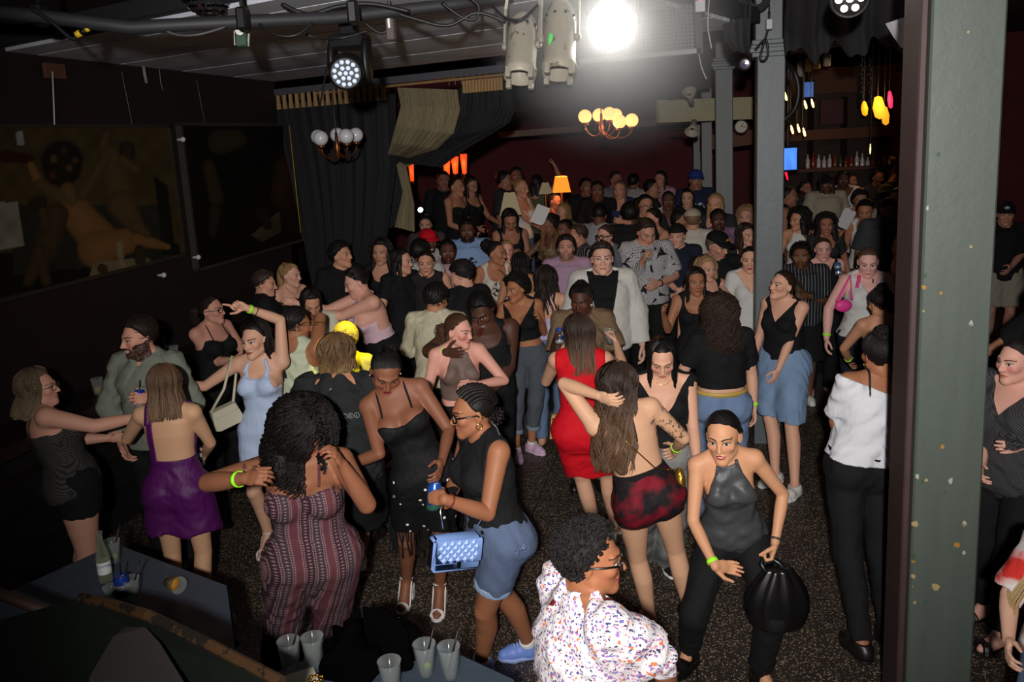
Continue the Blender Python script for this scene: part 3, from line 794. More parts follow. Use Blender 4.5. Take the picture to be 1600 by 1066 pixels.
 for l in legf: put(F, full, l, l.a, 0)
 put(F, full, torso, torso.a, .022 * s); put(F, full, headf, headf.a, .022 * s)
 for a_ in armf: put(F, full, a_, a_.a, .020 * s)
 V, Q = nets(g, F)
 if lod < 3: V = smooth_verts(V, Q, 1, .35)
 hpv = ((V - HC) @ Rh) / hc
 face = dict(face or {}); hcol = hair[1] if hair and hair[0] != 'none' else (40, 30, 25)
 face.setdefault('brow', tuple(int(c * .8) for c in hcol) if sum(hcol) < 360 else (90, 66, 44))
 inkv = face.pop('inkside', None)
 at_ = {'hp': hpv}
 me = np_mesh('person', V, Q, at_)
 if inkv:
  side, lo_, hi_ = inkv; S, E_, Hd = [a for a in arms if a[0] == side][0][1:4]
  tt = ((V - S) @ unit(E_ - S)) / np.linalg.norm(E_ - S); rr = np.linalg.norm(V - (S + np.outer(tt, E_ - S)), axis=1)
  v_ = ((tt > lo_) & (tt < hi_) & (rr < .11 * s)).astype(np.float32)
  ia = me.attributes.new('ink', 'FLOAT', 'POINT'); ia.data.foreach_set('value', v_)
 body = link(name, me, skin_mat(skin, **face)); body.location = root; body.rotation_euler = (0, 0, ya)
 tag(body, label, 'person', group)
 STATS['n'] += 1
 ctx = dict(g=g, s=s, w=w, male=male, Rt=Rt, pel=pel, TP=TP, torso=torso, headf=headf, armf=armf, legf=legf, arms=arms, legs=legs, HC=HC, Rh=Rh, hc=hc, neck=neck, lod=lod, body=body, tw=tw, th=th, aw=aw, rnd=rnd, L_=L_, root=root, Rz=Rz, toloc=toloc, toL=toL, depth=depth, F=F)
 if dress: garment_top(ctx, 'dress', *dress)
 if bottom: garment_bottom(ctx, *bottom)
 if top: garment_top(ctx, 'top', *top)
 if shoes: make_shoes(ctx, *shoes)
 if hair and hair[0] != 'none': make_hair(ctx, *hair)
 for e in extra: EXTRA[e[0]](ctx, *e[1:])
 del ctx['F']
 return ctx
def add_part(ctx, name, V, Q, mat, smooth=1, lam=.5):
 if len(V) == 0: return None
 if smooth: V = smooth_verts(V, Q, smooth, lam)
 tc = ((V - ctx['pel']) @ ctx['Rt']) / ctx['s'] + np.array([0, 0, .95])
 hp = ((V - ctx['HC']) @ ctx['Rh']) / ctx['hc']
 return link(name, np_mesh(name, V, Q, {'tc': tc, 'hp': hp}), mat, ctx['body'])
# ------------------------------------------------------------------ clothes: shells grown from the same body
def neckline(style, x, y, z, o):
 """> 0 where the cloth is cut away; x, y, z in body units (y < 0 in front)"""
 ax = np.abs(x); sph = lambda cx, cy, cz, r: r - np.sqrt((ax - cx) ** 2 + (y - cy) ** 2 + (z - cz) ** 2)
 mx = np.maximum
 crew = mx(sph(0, -.010, 1.487, .076), z - 1.500)
 if style == 'crew': return crew
 if style == 'collar': return mx(sph(0, -.055, 1.50, .075), z - 1.535)
 if style == 'mock': return z - 1.515
 vn = np.minimum(z - (o.get('v', 1.24) + 1.45 * ax), -.012 - y)
 if style == 'vneck': return mx(crew, vn)
 if style == 'open': return mx(crew, np.minimum(z - (o.get('v', .90) + o.get('vs', 6.0) * (ax - .03)), -.012 - y))
 arm = sph(.212, .0, 1.375, o.get('arm', .098)); arm = mx(arm, np.minimum(ax - .155, z - 1.30))
 if style == 'tank': return mx(mx(mx(crew, sph(0, -.13, 1.43, o.get('scoop', .135))), arm), sph(0, .10, 1.46, .08))
 if style == 'vtank': return mx(mx(crew, vn), arm)
 if style == 'sleeveless': return mx(crew, mx(sph(.222, 0, 1.385, .080), np.minimum(ax - .165, z - 1.30)))
 if style == 'scoop': return mx(crew, sph(0, -.13, 1.43, o.get('scoop', .13)))
 fz, bz = o.get('fz', 1.315), o.get('bz', 1.27)
 edge = z - np.where(y < 0, fz + .030 * np.clip((ax - .02) / .07, 0, 1) - .0 * ax, bz)
 if style in ('cami', 'tube'): return mx(edge, arm - .0)
 if style == 'halter':
  fr = mx(ax - (.135 - .50 * (z - 1.25)), z - 1.50); fr = mx(fr, sph(0, -.14, 1.41, o.get('scoop', .05))); fr = mx(fr, crew)
  f_ = np.where(z > 1.25, fr, -.05)
  return np.where(y < o.get('sy', -.005), f_, z - bz)
 if style == 'oneshoulder':
  return np.where(y < 0, np.where(z > fz, mx(crew, arm), -.05), np.where(z > bz, np.abs(x - o.get('sx', .07) * (1 + 0 * z)) - .022, -.05))
 if style == 'offshoulder': return z - (o.get('oz', 1.375) + .25 * x * o.get('tilt', 0))
 return crew
def strap(ctx, x0, x1, t0, t1, r=.006, name='strap', mat=None, wide=1.0, n=12):
 """a ribbon laid over the shoulder, from angle t0 (front, degrees) to t1 (back) about the chest's centre"""
 s = ctx['s']; pts = []; f, hf = ctx['torso'], ctx['headf']
 for i in range(n + 1):
  u = i / n; th = math.radians(t0 + (t1 - t0) * u); x = x0 + (x1 - x0) * u
  dr = np.array([0, -math.cos(th), math.sin(th)])
  c = ctx['TP'](x, .0, 1.33); dl = ctx['Rt'] @ dr
  rr = np.linspace(.03, .26, 90) * s; P = c + np.outer(rr, dl); v = np.minimum(f.sample(P), hf.sample(P))
  k = np.argmax(v > .003); pts.append(P[k])
 pts = np.array(pts); pts[1:-1] = .5 * pts[1:-1] + .25 * (pts[:-2] + pts[2:])
 m = MB(); m.tube(pts, r * s, 6); me = m.mesh(name)
 o = link(name, me, mat, ctx['body'], True); return o
def garment_top(ctx, kind, style, mat, hem=.92, sleeve=0.0, loose=.0, o=None):
 """sleeve: 0 none, .5 to the elbow, 1 to the wrist; loose: slack of the cloth in metres"""
 o = o or {}; s = ctx['s']; g = ctx['g']; tor = ctx['torso']; off = o.get('off', .007) + .2 * loose * 0
 x, y, z = local(g, tor.sl, ctx['pel'], ctx['Rt']); x, y, z = x / s, y / s, z / s + .95
 a = tor.a - off
 if style not in ('cami', 'tube', 'halter', 'oneshoulder', 'offshoulder'):
  lim = (.190 if sleeve > 0 else .145) * (1 + (ctx['w'] - 1) * .55) * (1.12 if ctx['male'] else 1); a = smin(a, np.maximum(ctx['F'][tor.sl] - off, np.maximum(np.maximum(np.abs(x) - lim, 1.15 - z), np.maximum(z - 1.452, .035 - np.sqrt(x * x + (y + .05) ** 2) + (z < 1.40) * -1.0)) * s), .01)
 if kind == 'top' and not o.get('tuck'): a = a - .014 * s * np.clip((1.08 - z) / .05, 0, 1)
 if loose > 0:
  lv = np.array(ctx['L_']); zz = lv[:, 0] / s + .95; am = lv[:, 1].copy(); bm = lv[:, 2].copy()
  ch = np.argmin(abs(zz - 1.28)); k = (zz > .80) & (zz < 1.3)
  am[k] = np.maximum(am[k], am[ch] * .95) + loose * s; bm[k] = np.maximum(bm[k], bm[ch] * (1.0 if ctx['male'] else 1.15)) + loose * s
  k2 = (zz >= 1.3) & (zz < 1.4); am[k2] += loose * .5 * s; bm[k2] += loose * .6 * s
  lv[:, 1] = am; lv[:, 2] = bm
  f2 = Field(g, [LO(ctx['pel'], ctx['Rt'], lv[(zz < 1.43)], .0, 2.3, ctx['tw'])])
  b_ = np.full_like(a, BIG); isl = inter_sl(f2.sl, tor.sl); b_[sub_sl(isl, tor.sl)] = f2.a[sub_sl(isl, f2.sl)]; a = smin(a, b_, .03 * s)
 sl_prims = []
 for (side, S, E_, Hd, dv, n, t, cu) in ctx['arms']:
  if sleeve <= 0: continue
  aw = ctx['aw']; lo_ = loose * 1.0 + .009
  if sleeve <= .5:
   e = S + (E_ - S) * sleeve * 2; dn = unit(E_ - S)
   sl_prims.append(RC(S, e + dn * .03, .046 * s * aw + .006 * s + loose * .45 * s, .043 * s * aw + lo_ * s + loose * .25 * s, .035 * s, (e, dn)))
  else:
   e = E_ + (Hd - E_) * (sleeve - .5) * 2; dn = unit(Hd - E_)
   sl_prims.append(RC(S, E_, .046 * s * aw + .006 * s + loose * .45 * s, .036 * s * aw + lo_ * s, .035 * s)); sl_prims.append(RC(E_, e + dn * .03, .036 * s * aw + lo_ * s, .027 * s * aw + lo_ * .8 * s, .012 * s, (e, dn)))
 arms_f = [Field(g, [p]) for p in sl_prims]
 f3 = None
 if kind == 'dress':
  hz = o.get('hemz', .62) * s; fl = o.get('flare', 0.0)
  f3 = Field(g, [RC(Hp, Kn, .098 * s * ctx['th'] + .004, .075 * s * ctx['th'] + fl * s, .10 * s) for (side, Hp, Kn, An, fd, ft, hl) in ctx['legs']])
 full = uni_sl(tor.sl, *[f.sl for f in arms_f + ([f3] if f3 else []) + (ctx['legf'] if f3 else [])])
 zmin = (hz if f3 else ctx['pel'][2] + (hem - .95) * s - .12) - .04
 full = (full[0], full[1], slice(max(full[2].start, int(np.searchsorted(g.ax[2], zmin)) - 1), full[2].stop))
 G_ = np.full(tuple(q.stop - q.start for q in full), BIG, np.float32)
 def putc(f, arr, k):
  i_ = inter_sl(f.sl, full)
  if any(q.stop <= q.start for q in i_): return
  ss = sub_sl(i_, full); G_[ss] = smin(G_[ss], arr[sub_sl(i_, f.sl)], k)
 putc(tor, a, 0)
 for f in arms_f: putc(f, f.a, .04 * s)
 if f3:
  for lf_ in ctx['legf']: putc(lf_, lf_.a - .007, .03 * s)
  putc(f3, f3.a, .07 * s)
 X, Y, Z = local(g, full, ctx['pel'], ctx['Rt']); X, Y, Z = X / s, Y / s, Z / s + .95
 amp = o.get('fold', .0028 if loose == 0 else .0055) * (1 if ctx['lod'] < 2 else .5)
 if amp and ctx['lod'] < 3:
  ph = ctx['rnd'].random() * 6
  w1_ = Z + .5 * np.abs(X) + .03 * np.sin(X * 17 + ph); G_ = G_ + (amp * s * (np.sin(w1_ * 46 + 2.2 * np.sin(X * 13 + Y * 15 + ph)) * np.sin(X * 19 + Y * 23 + ph) + .5 * np.sin(w1_ * 90 + 3 * np.sin(Y * 21 + X * 9)) * np.sin(X * 31 - Z * 12))).astype(np.float32)
 cut = neckline(style, X, Y, Z, o) * s
 G_ = np.maximum(G_, cut)
 if kind == 'dress':
  xl, yl, zl = g.xyz(full)
  wob = .012 * np.sin(xl * 31) + .010 * np.sin(yl * 27) + o.get('slant', 0) * xl
  G_ = np.maximum(G_, (hz - zl + wob * (1 if fl else .3)))
 else:
  sl_h = o.get('slant', 0) * X + o.get('point', 0) * np.abs(X)
  G_ = np.maximum(G_, (hem - Z + sl_h) * s)
 for (cx, cz, r) in o.get('holes', ()): G_ = np.maximum(G_, (r - np.sqrt((X - cx) ** 2 + (Z - cz) ** 2)) * s * (Y < 0) - BIG * (Y >= 0))
 V, Q = nets(g, G_, full)
 pn = {'dress': o.get('part', 'dress'), 'top': o.get('part', 'top')}[kind]
 ob = add_part(ctx, pn, V, Q, mat, 2, .4)
 if style == 'cami' or o.get('straps'):
  q = o.get('sx', .085)
  for sd in (1, -1): strap(ctx, sd * q, sd * q * .85, 5, 195, o.get('sr', .0045), 'strap', o.get('smat', mat))
 if style == 'halter':
  for sd in (1, -1): strap(ctx, sd * o.get('hx', .062), sd * .014, o.get('ht', 40), 128, o.get('hr', .009), 'strap', mat)
 if o.get('backtie'):
  for sd in (1, -1): strap(ctx, sd * .05, sd * .015, 60, 200, .0045, 'strap', mat)
 if style == 'oneshoulder': strap(ctx, o.get('sx', .07), o.get('sx', .07) * 1.05, 40, 165, .022, 'strap', mat)
 if style == 'collar':
  c = ctx['neck']; m = MB(); k = 22; r_ = .066 * s * (1.1 if ctx['male'] else .95)
  ra, rb, rc = [], [], []
  for i in range(k + 1):
   th = math.radians(-150 + 300 * i / k + 90); p = np.array([math.cos(th), math.sin(th), 0]); R = ctx['Rt']; dn = .045 * (1 + .6 * (math.sin(th) < -.3)) * s; fz = .020 * max(0, -math.sin(th)) * s
   ra.append(c + R @ (p * r_ * .98 + np.array([0, .014 * s, .006 * s - fz]))); rb.append(c + R @ (p * r_ * 1.06 + np.array([0, .016 * s, .040 * s - fz * 1.6]))); rc.append(c + R @ (p * r_ * 1.42 + np.array([0, .014 * s, .028 * s - dn * .75 - fz])))
  m.ring([ra, rb, rc, [q_ + R @ np.array([0, 0, -.006]) for q_ in rc]], closed=False, caps=False); V_ = np.array(m.v); Q_ = np.array(m.f); add_part(ctx, 'collar', V_, Q_, mat, 0)
 return ob
def garment_bottom(ctx, kind, mat, length=1.0, o=None):
 """trousers / shorts / skirt; length 1 reaches the ankle"""
 o = o or {}; s = ctx['s']; g = ctx['g']; tor = ctx['torso']; full = uni_sl(tor.sl, *[l.sl for l in ctx['legf']]); zt = ctx['pel'][2] + .30 * s
 lo3 = [g.ax[a][full[a].start] - .10 for a in range(3)]; hi3 = [g.ax[a][full[a].stop - 1] + .10 for a in range(3)]; hi3[2] = zt; full = g.sl(lo3, hi3)
 G_ = np.full(tuple(q.stop - q.start for q in full), BIG, np.float32)
 def putc(f, arr, k):
  i_ = inter_sl(f.sl, full)
  if any(q.stop <= q.start for q in i_): return
  ss = sub_sl(i_, full); G_[ss] = smin(G_[ss], arr[sub_sl(i_, f.sl)], k)
 wz = o.get('waist', 1.04); loose = o.get('loose', .004)
 x, y, z = local(g, tor.sl, ctx['pel'], ctx['Rt']); Z = z / s + .95
 putc(tor, np.maximum(tor.a - .009, (Z - wz) * s), 0)
 hz = None
 for (side, Hp, Kn, An, fd, ft, hl), lf_ in zip(ctx['legs'], ctx['legf']):
  th = ctx['th']; e1, e2, e3 = .094 * s * th + loose * s, .062 * s * (1 + (th - 1) * .6) + loose * s, o.get('cuff', .052) * s + loose * s
  ps = []
  if kind == 'skirt':
   e = Hp + (Kn - Hp) * min(length / .5, 1.0)
   ps.append(RC(Hp, Kn, e1 + .01 * s, e2 + .022 * s + o.get('flare', 0) * s, .1 * s)); 
  elif length <= .5:
   e = Hp + (Kn - Hp) * length * 2; dn = unit(Kn - Hp); dn = unit(dn + np.array([-side * o.get('slit', .0), 0, 0]))
   ps.append(RC(Hp, Kn, e1, e2 + loose * 1.6 * s + .012 * s, .045 * s, (e, dn)))
  else:
   e = Kn + (An - Kn) * (length - .5) * 2; dn = unit(An - Kn)
   ps += [RC(Hp, Kn, e1, e2, .04 * s), RC(Kn, e + dn * .04, e2, e3, .04 * s, (e, dn))]
  f = Field(g, ps); base = lf_.a - .006
  if kind != 'skirt':
   xx, yy, zz = local(g, lf_.sl, e, None); base = np.maximum(base, xx * np.float32(dn[0]) + yy * np.float32(dn[1]) + zz * np.float32(dn[2])); putc(lf_, base, 0)
  putc(f, f.a, (.09 if kind == 'skirt' else .028) * s)
 if kind == 'skirt':
  hz = np.mean([(l[1] + (l[2] - l[1]) * min(length / .5, 1.0))[2] for l in ctx['legs']])
  xl, yl, zl = g.xyz(full); G_ = np.maximum(G_, hz - zl + .006 * np.sin(xl * 35))
 if ctx['lod'] < 3:
  X, Y, ZZ = local(g, full, ctx['pel'], None); amp = o.get('fold', .004) * s
  G_ = G_ + (amp * np.sin(ZZ * 42 + X * 30 * np.sin(Y * 12)) * np.sin(X * 33 + Y * 37 + 1)).astype(np.float32)
 V, Q = nets(g, G_, full)
 nm = o.get('part', {'skirt': 'skirt', 'pants': 'trousers', 'jeans': 'jeans', 'shorts': 'shorts'}[kind])
 add_part(ctx, nm, V, Q, mat, 2, .4)
 if o.get('cuffs'):
  for (side, Hp, Kn, An, fd, ft, hl) in ctx['legs']:
   e = Hp + (Kn - Hp) * length * 2 if length <= .5 else Kn + (An - Kn) * (length - .5) * 2
   dn = unit(Kn - Hp) if length <= .5 else unit(An - Kn); r = ((.094 + (.062 - .094) * length * 2) * s * ctx['th'] if length <= .5 else o.get('cuff', .052) * s) + loose * s + .012 * s
   gg = Field(g, [RC(e - dn * .022 * s, e + dn * .012 * s, r, r, 0)]); c_ = e
   xx, yy, zz = local(g, gg.sl, e, None); pr = xx * dn[0] + yy * dn[1] + zz * dn[2]
   V, Q = nets(g, np.maximum(gg.a, np.abs(pr + .010 * s) - .022 * s), gg.sl); add_part(ctx, 'cuff', V, Q, o['cuffs'], 1)
def make_shoes(ctx, kind, mat, o=None):
 o = o or {}; s = ctx['s']; g = ctx['g']
 for (side, Hp, Kn, An, fd, ft, hl), lf_ in zip(ctx['legs'], ctx['legf']):
  toe = ft + fd * .10 * s; heel = ft - fd * .115 * s; lat = np.array([fd[1], -fd[0], 0]); body = ctx['body']
  Rf = np.stack([lat, -fd, np.array([0, 0, 1.0])], 1)
  gf = Grid(np.min([toe, heel, An], 0) - .10 * s, np.max([toe, heel, An], 0) + np.array([.1, .1, .18]) * s, .006 if ctx['lod'] < 2 else .012, []); gf.ax[2] = gf.ax[2]
  if kind in ('sneaker', 'shoe', 'boot', 'sock'):
   sole = .026 if kind == 'sneaker' else .016
   up = [RC(heel + fd * .035 * s + np.array([0, 0, .045 * s]), ft + fd * .05 * s + np.array([0, 0, .040 * s]), .043 * s, .043 * s, .02), RC(ft + fd * .05 * s + np.array([0, 0, .04 * s]), toe + np.array([0, 0, .034 * s]), .043 * s, .034 * s, .02), RC(An + np.array([0, 0, .0]), An - np.array([0, 0, .03 * s]), .050 * s, .048 * s, .03)]
   if kind == 'boot': up.append(RC(An, An + (Kn - An) * .55, .049 * s, .062 * s, .03, (An + (Kn - An) * .55, unit(Kn - An))))
   f = Field(gf, up); zz = gf.xyz(f.sl)[2]
   tp = (.105 if kind != 'boot' else .6) * s
   if kind in ('sneaker', 'shoe'): a = np.maximum(np.maximum(f.a, .012 * s - zz), zz - (.088 * s + hl))
   else: a = np.maximum(f.a, .012 * s - zz)
   V, Q = nets(gf, a, f.sl); sh = add_part(ctx, 'shoe' if kind != 'boot' else 'boot', V, Q, mat, 1)
   f2 = Field(gf, [RC(heel + fd * .04 * s + np.array([0, 0, .02 * s]), ft + fd * .05 * s + np.array([0, 0, .02 * s]), .046 * s, .047 * s, .02), RC(ft + fd * .05 * s + np.array([0, 0, .02 * s]), toe + np.array([0, 0, .02 * s]), .047 * s, .037 * s, .02)]); zz = gf.xyz(f2.sl)[2]
   V, Q = nets(gf, np.maximum(np.maximum(f2.a, zz - sole * s), .001 - zz), f2.sl); so = add_part(ctx, 'sole', V, Q, o.get('sole', mat), 0)
   if kind == 'boot' or hl > .02: m = MB(); m.box(heel + fd * .03 * s + np.array([0, 0, .012 * s + hl / 2]), (.05 * s, .05 * s, hl + .02 * s), Rf); m.build('heel', o.get('sole', mat), body)
   if o.get('sock'):
    f3 = Field(gf, [RC(An - np.array([0, 0, .02]), An + (Kn - An) * o.get('sockh', .22), .043 * s, .046 * s, 0, (An + (Kn - An) * o.get('sockh', .22), unit(Kn - An)))]); V, Q = nets(gf, f3.a, f3.sl); add_part(ctx, 'sock', V, Q, o['sock'], 1)
   if o.get('lace'):
    m = MB()
    for k in range(4):
     c = ft + fd * (.005 + .018 * k) * s + np.array([0, 0, (.094 - .006 * k) * s]); m.tube([c - lat * .022 * s, c + np.array([0, 0, .006]) * s, c + lat * .022 * s], .0035 * s, 5)
    m.build('laces', o['lace'], body)
  else:    # strappy sandal, mule or pump
   m = MB(); up0 = np.array([0, 0, 1.0])
   prof = [(-.115, .024), (-.09, .030), (-.03, .026), (.03, .038), (.07, .040), (.10, .030), (.115, .010)]
   top_ = []; bot = []
   for sd in (1, -1):
    for (q, wd) in (prof if sd > 0 else prof[::-1]):
     zz = hl * np.clip((.02 - q) / .11, 0, 1) ** .8 + .004
     p = ft + fd * q * s + lat * sd * wd * s + up0 * zz; bot.append(p); top_.append(p + up0 * .012 * s)
   n_ = len(bot); m.add(bot + top_, [tuple(range(n_)), tuple(range(n_, 2 * n_))[::-1]] + [(i, n_ + i, n_ + (i + 1) % n_, (i + 1) % n_) for i in range(n_)])
   m.build('sole', mat, body)
   if hl > .015: m = MB(); b0 = heel + fd * .022 * s; m.ring([[b0 + lat * a_ * .022 * s + fd * c_ * .020 * s + up0 * .0 for a_, c_ in ((-1, -1), (1, -1), (1, 1), (-1, 1))], [b0 + lat * a_ * .026 * s + fd * c_ * .026 * s + up0 * (hl + .006) for a_, c_ in ((-1, -1), (1, -1), (1, 1), (-1, 1))]]); m.build('heel', mat, body)
   for (q0, q1) in (((.070, .062) if kind != 'pump' else (.03, .03)), (.045, .085)):
    pts = []
    for i in range(9):
     t = i / 8; q = q0 + (q1 - q0) * t; a_ = math.pi * t; pts.append(ft + fd * q * s + lat * math.cos(a_) * .041 * s + up0 * (.014 + .044 * math.sin(a_)) * s)
    m = MB(); m.tube(pts, (.007 if kind != 'mule' else .018) * s, 6); m.build('strap', mat, body)
   if kind != 'mule':
    pts = [An + (fd * math.cos(t) * .040 + lat * math.sin(t) * .038) * s + up0 * (.012 + .014 * math.cos(t)) * s for t in np.linspace(0, 2 * math.pi, 15)]; m = MB(); m.tube(pts, .006 * s, 6, caps=False); m.build('strap', mat, body)
    for sd in (1, -1): m = MB(); m.tube([ft + fd * .04 * s + lat * sd * .038 * s + up0 * .018 * s, An + lat * sd * .036 * s + fd * .012 * s], .006 * s, 6); m.build('strap', mat, body)
# ------------------------------------------------------------------ hair, hats, spectacles and other worn things
def make_hair(ctx, style, rgb, o=None):
 o = dict(o or {}); c = ctx['hc']; O = ctx['HC']; R = ctx['Rh']; rnd = np.random.RandomState(ctx['rnd'].randint(0, 99999)); lod = ctx['lod']
 P = lambda x, y, z: O + R @ (np.array([x, y, z]) * c)
 L = o.get('L', .25); vol = o.get('vol', .0); amp = o.get('amp', .0); hi = .125; side = .125
 step = {0: .0055, 1: .007, 2: .010, 3: .014}[lod] * 1.0
 t = o.get('t', .010) + vol
 ex = []       # further volumes
 hl = o.get('hl', 0.0)
 if style in ('bun', 'ponytail', 'slick', 'cornrows', 'puff'): t = o.get('t', .004); hl += .012
 nape = -.078
 kind = {'afro': 'curly', 'curly': 'curly', 'bun': 'back', 'ponytail': 'back', 'slick': 'back', 'cornrows': 'back'}.get(style, 'straight')
 if style == 'buzz': t = .004
 if style == 'bun':
  b = o.get('bun', (0, .075, .095)); br = o.get('br', .042); ex.append(EL(P(*b), np.array([br, br, br * .85]) * c, .02 * c, R))
 if style in ('long', 'wavy', 'curly', 'dreads') and L > .05:
  dn = np.array([0, 0, -1.0]); b = P(0, .045, -.02); bk = R @ np.array([0, 1.0, 0])
  e = b + dn * min(L, .75) * c / .97 + bk * o.get('back', .035); wd = o.get('wd', .050) + vol * .6
  for sx in (-1, 1): ex.append(RC(b + R @ np.array([sx * .034 * c, 0, 0]), e + R @ np.array([sx * wd * .75, 0, 0]), .052 * c + vol, .034 * c + vol * .6, .03 * c))
  if o.get('front', 1):
   for sx in (-1, 1):
    a = P(sx * .066, -.002, .0); q = a + dn * min(L, .30) * .85 + R @ np.array([sx * (.012 + vol), -.015, 0]); ex.append(RC(a, q, .022 * c + vol * .7, .017 * c + vol * .5, .02 * c))
 if style == 'bob':
  dn = np.array([0, 0, -1.0]); b = P(0, .035, -.01)
  for sx in (-1, 1): ex.append(RC(P(sx * .045, .03, .0), P(sx * .055, .035, 0) + dn * L, (.046 + vol) * c, (.040 + vol) * c, .03 * c))
 if style == 'ponytail':
  b = np.array(o.get('tail', (0, .105, .045))); p0 = P(*b); e = p0 + np.array([0, 0, -L]) + R @ np.array([o.get('tx', 0), .05, 0]); md = p0 * .6 + e * .4 + R @ np.array([0, .035, .02])
  ex += [RC(p0, md, .020 * c, .032 * c, .012), RC(md, e, .032 * c, .012 * c, .02)]
 if style == 'puff':
  b = o.get('bun', (0, .10, .06)); br = o.get('br', .07); ex.append(EL(P(*b), np.array([br, br, br]) * c, .012, R)); kind = 'curly'
 tb = t - (.009 if style in ('long', 'wavy', 'bob') and lod < 2 else 0) - (.018 if style == 'curly' and lod < 3 else 0) - (.006 if style == 'afro' and lod < 2 else 0)
 cr = EL(P(0, .014, .032), np.array([.0755 + tb, .0945 + tb, .0865 + tb]) * c, .02, R)
 allp = [cr] + ex
 bb = [bbox(p, .03) for p in allp]; g = Grid(np.min([b[0] for b in bb], 0), np.max([b[1] for b in bb], 0), step, [])
 full = tuple(slice(0, n_) for n_ in g.shape)
 f = Field(g, [cr]); a = np.full(g.shape, BIG, np.float32); a[f.sl] = f.a
 x, y, z = local(g, full, O, R); x, y, z = x / c, y / c, z / c
 yb = np.broadcast_to(y, a.shape)
 line = np.interp(yb, [-.115, -.085, -.060, -.035, -.012, .012, .035, .06, .10], [.092, .086, .073, .050, .020, -.012, -.030, -.062, nape])
 # widow's peak to temple: the hairline rises slightly towards the middle of the brow
 line = line + hl + .008 + .016 * np.exp(-((np.abs(x) - .044) / .018) ** 2) * (yb < -.015) + np.clip(.012 - np.abs(x) * .25, -.01, .012) * (yb < -.05)
 fringe = o.get('fringe', 0)
 if fringe: line = np.where(yb < -.03, line - fringe, line)
 cut = (line - z) * c
 if style not in ('afro', 'curly'): a = a + (t * .9 * c) * np.clip(1 - (z - line) / .022, 0, 1).astype(np.float32)
 a = np.maximum(a, cut * .9)
 if style == 'tied': pass
 if ex:
  fx = Field(g, ex); b_ = np.full(g.shape, BIG, np.float32); b_[fx.sl] = fx.a; a = smin(a, b_, .015)
  # keep the face and neck clear
  if style in ('long', 'wavy', 'curly', 'dreads', 'bob'):
   face = np.sqrt((x / .060) ** 2 + ((y + .07) / .062) ** 2 + ((z + .02) / .105) ** 2); a = np.maximum(a, (1 - face) * .055 * c)
 if style in ('afro', 'curly', 'puff') or amp:
  am = o.get('amp', .010 if style != 'curly' else .009); fq = o.get('fq', 2 * math.pi / .034); p = rnd.rand(9) * 6
  a = a - am * (np.sin(x * fq + p[0] + 1.3 * np.sin(z * fq * .6)) * np.sin(y * fq + p[1] + np.sin(x * fq * .5)) * np.sin(z * fq + p[2]) + .5 * np.sin(x * fq * 2.1 + p[3]) * np.sin(y * fq * 2.1 + p[4]) * np.sin(z * fq * 2.1 + p[5])).astype(np.float32)
 elif style == 'short' or style == 'buzz' or style == 'bun' or style == 'ponytail' or style == 'slick':
  am = .0018 if style != 'short' else o.get('tex', .0025); an = np.arctan2(x, y + .0)
  a = a - (am * np.sin(an * 26 + z * 60 * (style == 'short') + 3 * np.sin(z * 50))).astype(np.float32)
  if style == 'short' and o.get('quiff', 0):
   q = o['quiff']; a = a - (q * np.exp(-((y + .055) / .04) ** 2 - ((z - .10) / .045) ** 2)).astype(np.float32)
  if style == 'short' and o.get('fade', 0):
   a = a + (o['fade'] * np.clip((.045 - z) / .05, 0, 1)).astype(np.float32)
 parts = []
 V, Q = nets(g, a)
 if len(V): V = smooth_verts(V, Q, 1, .4)
 parts.append((V, Q))
 dense = {0: 1.0, 1: .55, 2: .22, 3: .0}[lod] * o.get('dense', 1.0)
 up = np.array([0, 0, 1.0])
 if style in ('long', 'wavy', 'curly', 'bob', 'dreads') and dense > 0:
  n = int({'long': 420, 'wavy': 460, 'curly': 460, 'bob': 420, 'dreads': 46}[style] * dense) + (12 if style == 'dreads' else 0); m = 22 if style in ('wavy', 'curly') else 14
  lo_az = o.get('az', 62); al = np.radians(lo_az + (360 - 2 * lo_az) * rnd.rand(n)); ph = (rnd.rand(n) * 6.28 if style in ('curly', 'dreads') else np.sin(al * 5) * 2.2 + np.sin(al * 11 + 1) * 1.2 + rnd.rand(n) * 1.1)
  u = np.linspace(0, 1, m)[None, :]
  Ls = (L * (.80 + .25 * rnd.rand(n)))[:, None]
  if o.get('short_front'): Ls = Ls * (1 - .5 * (np.cos(al) > .1))[:, None]
  arc = .17; tot = arc + Ls; dist = u * tot
  el = np.radians(78 - 105 * np.clip(dist / arc, 0, 1)); jit = (.022 if style == 'curly' else .005) * (rnd.rand(n)[:, None] - .4 * (style == 'curly')); rt = .0785 + t + jit; ry = .0975 + t + jit; rz_ = .089 + t
  hx = rt * np.cos(el) * np.sin(al)[:, None]; hy = .014 - ry * np.cos(el) * np.cos(al)[:, None]; hz = .032 + rz_ * np.sin(el)
  base = np.stack([hx, hy, hz], -1) * c @ R.T + O
  fall = np.clip(dist - arc, 0, None)
  base[..., 2] -= fall
  out = (np.stack([np.sin(al), -np.cos(al), 0 * al], -1) @ R.T)[:, None, :]
  base += out * (o.get('flare', .02) * np.clip(fall / .2, 0, 1.4) + vol * .5 * np.clip(fall / .1, 0, 1))[..., None]
  base += (R @ np.array([0, 1.0, 0]))[None, None, :] * (o.get('back', .035) * np.clip(fall / .35, 0, 1.2))[..., None]
  # hair that falls over the face side is swept behind it
  wa = {'long': .004, 'wavy': .014, 'curly': .020, 'bob': .004, 'dreads': .006}[style] * o.get('wave', 1.0); fq = {'long': 14, 'wavy': 30, 'curly': 95, 'bob': 16, 'dreads': 18}[style]
  grow = np.clip(dist / (.03 if style == 'curly' else .12), 0, 1); tang = np.cross(out, up)
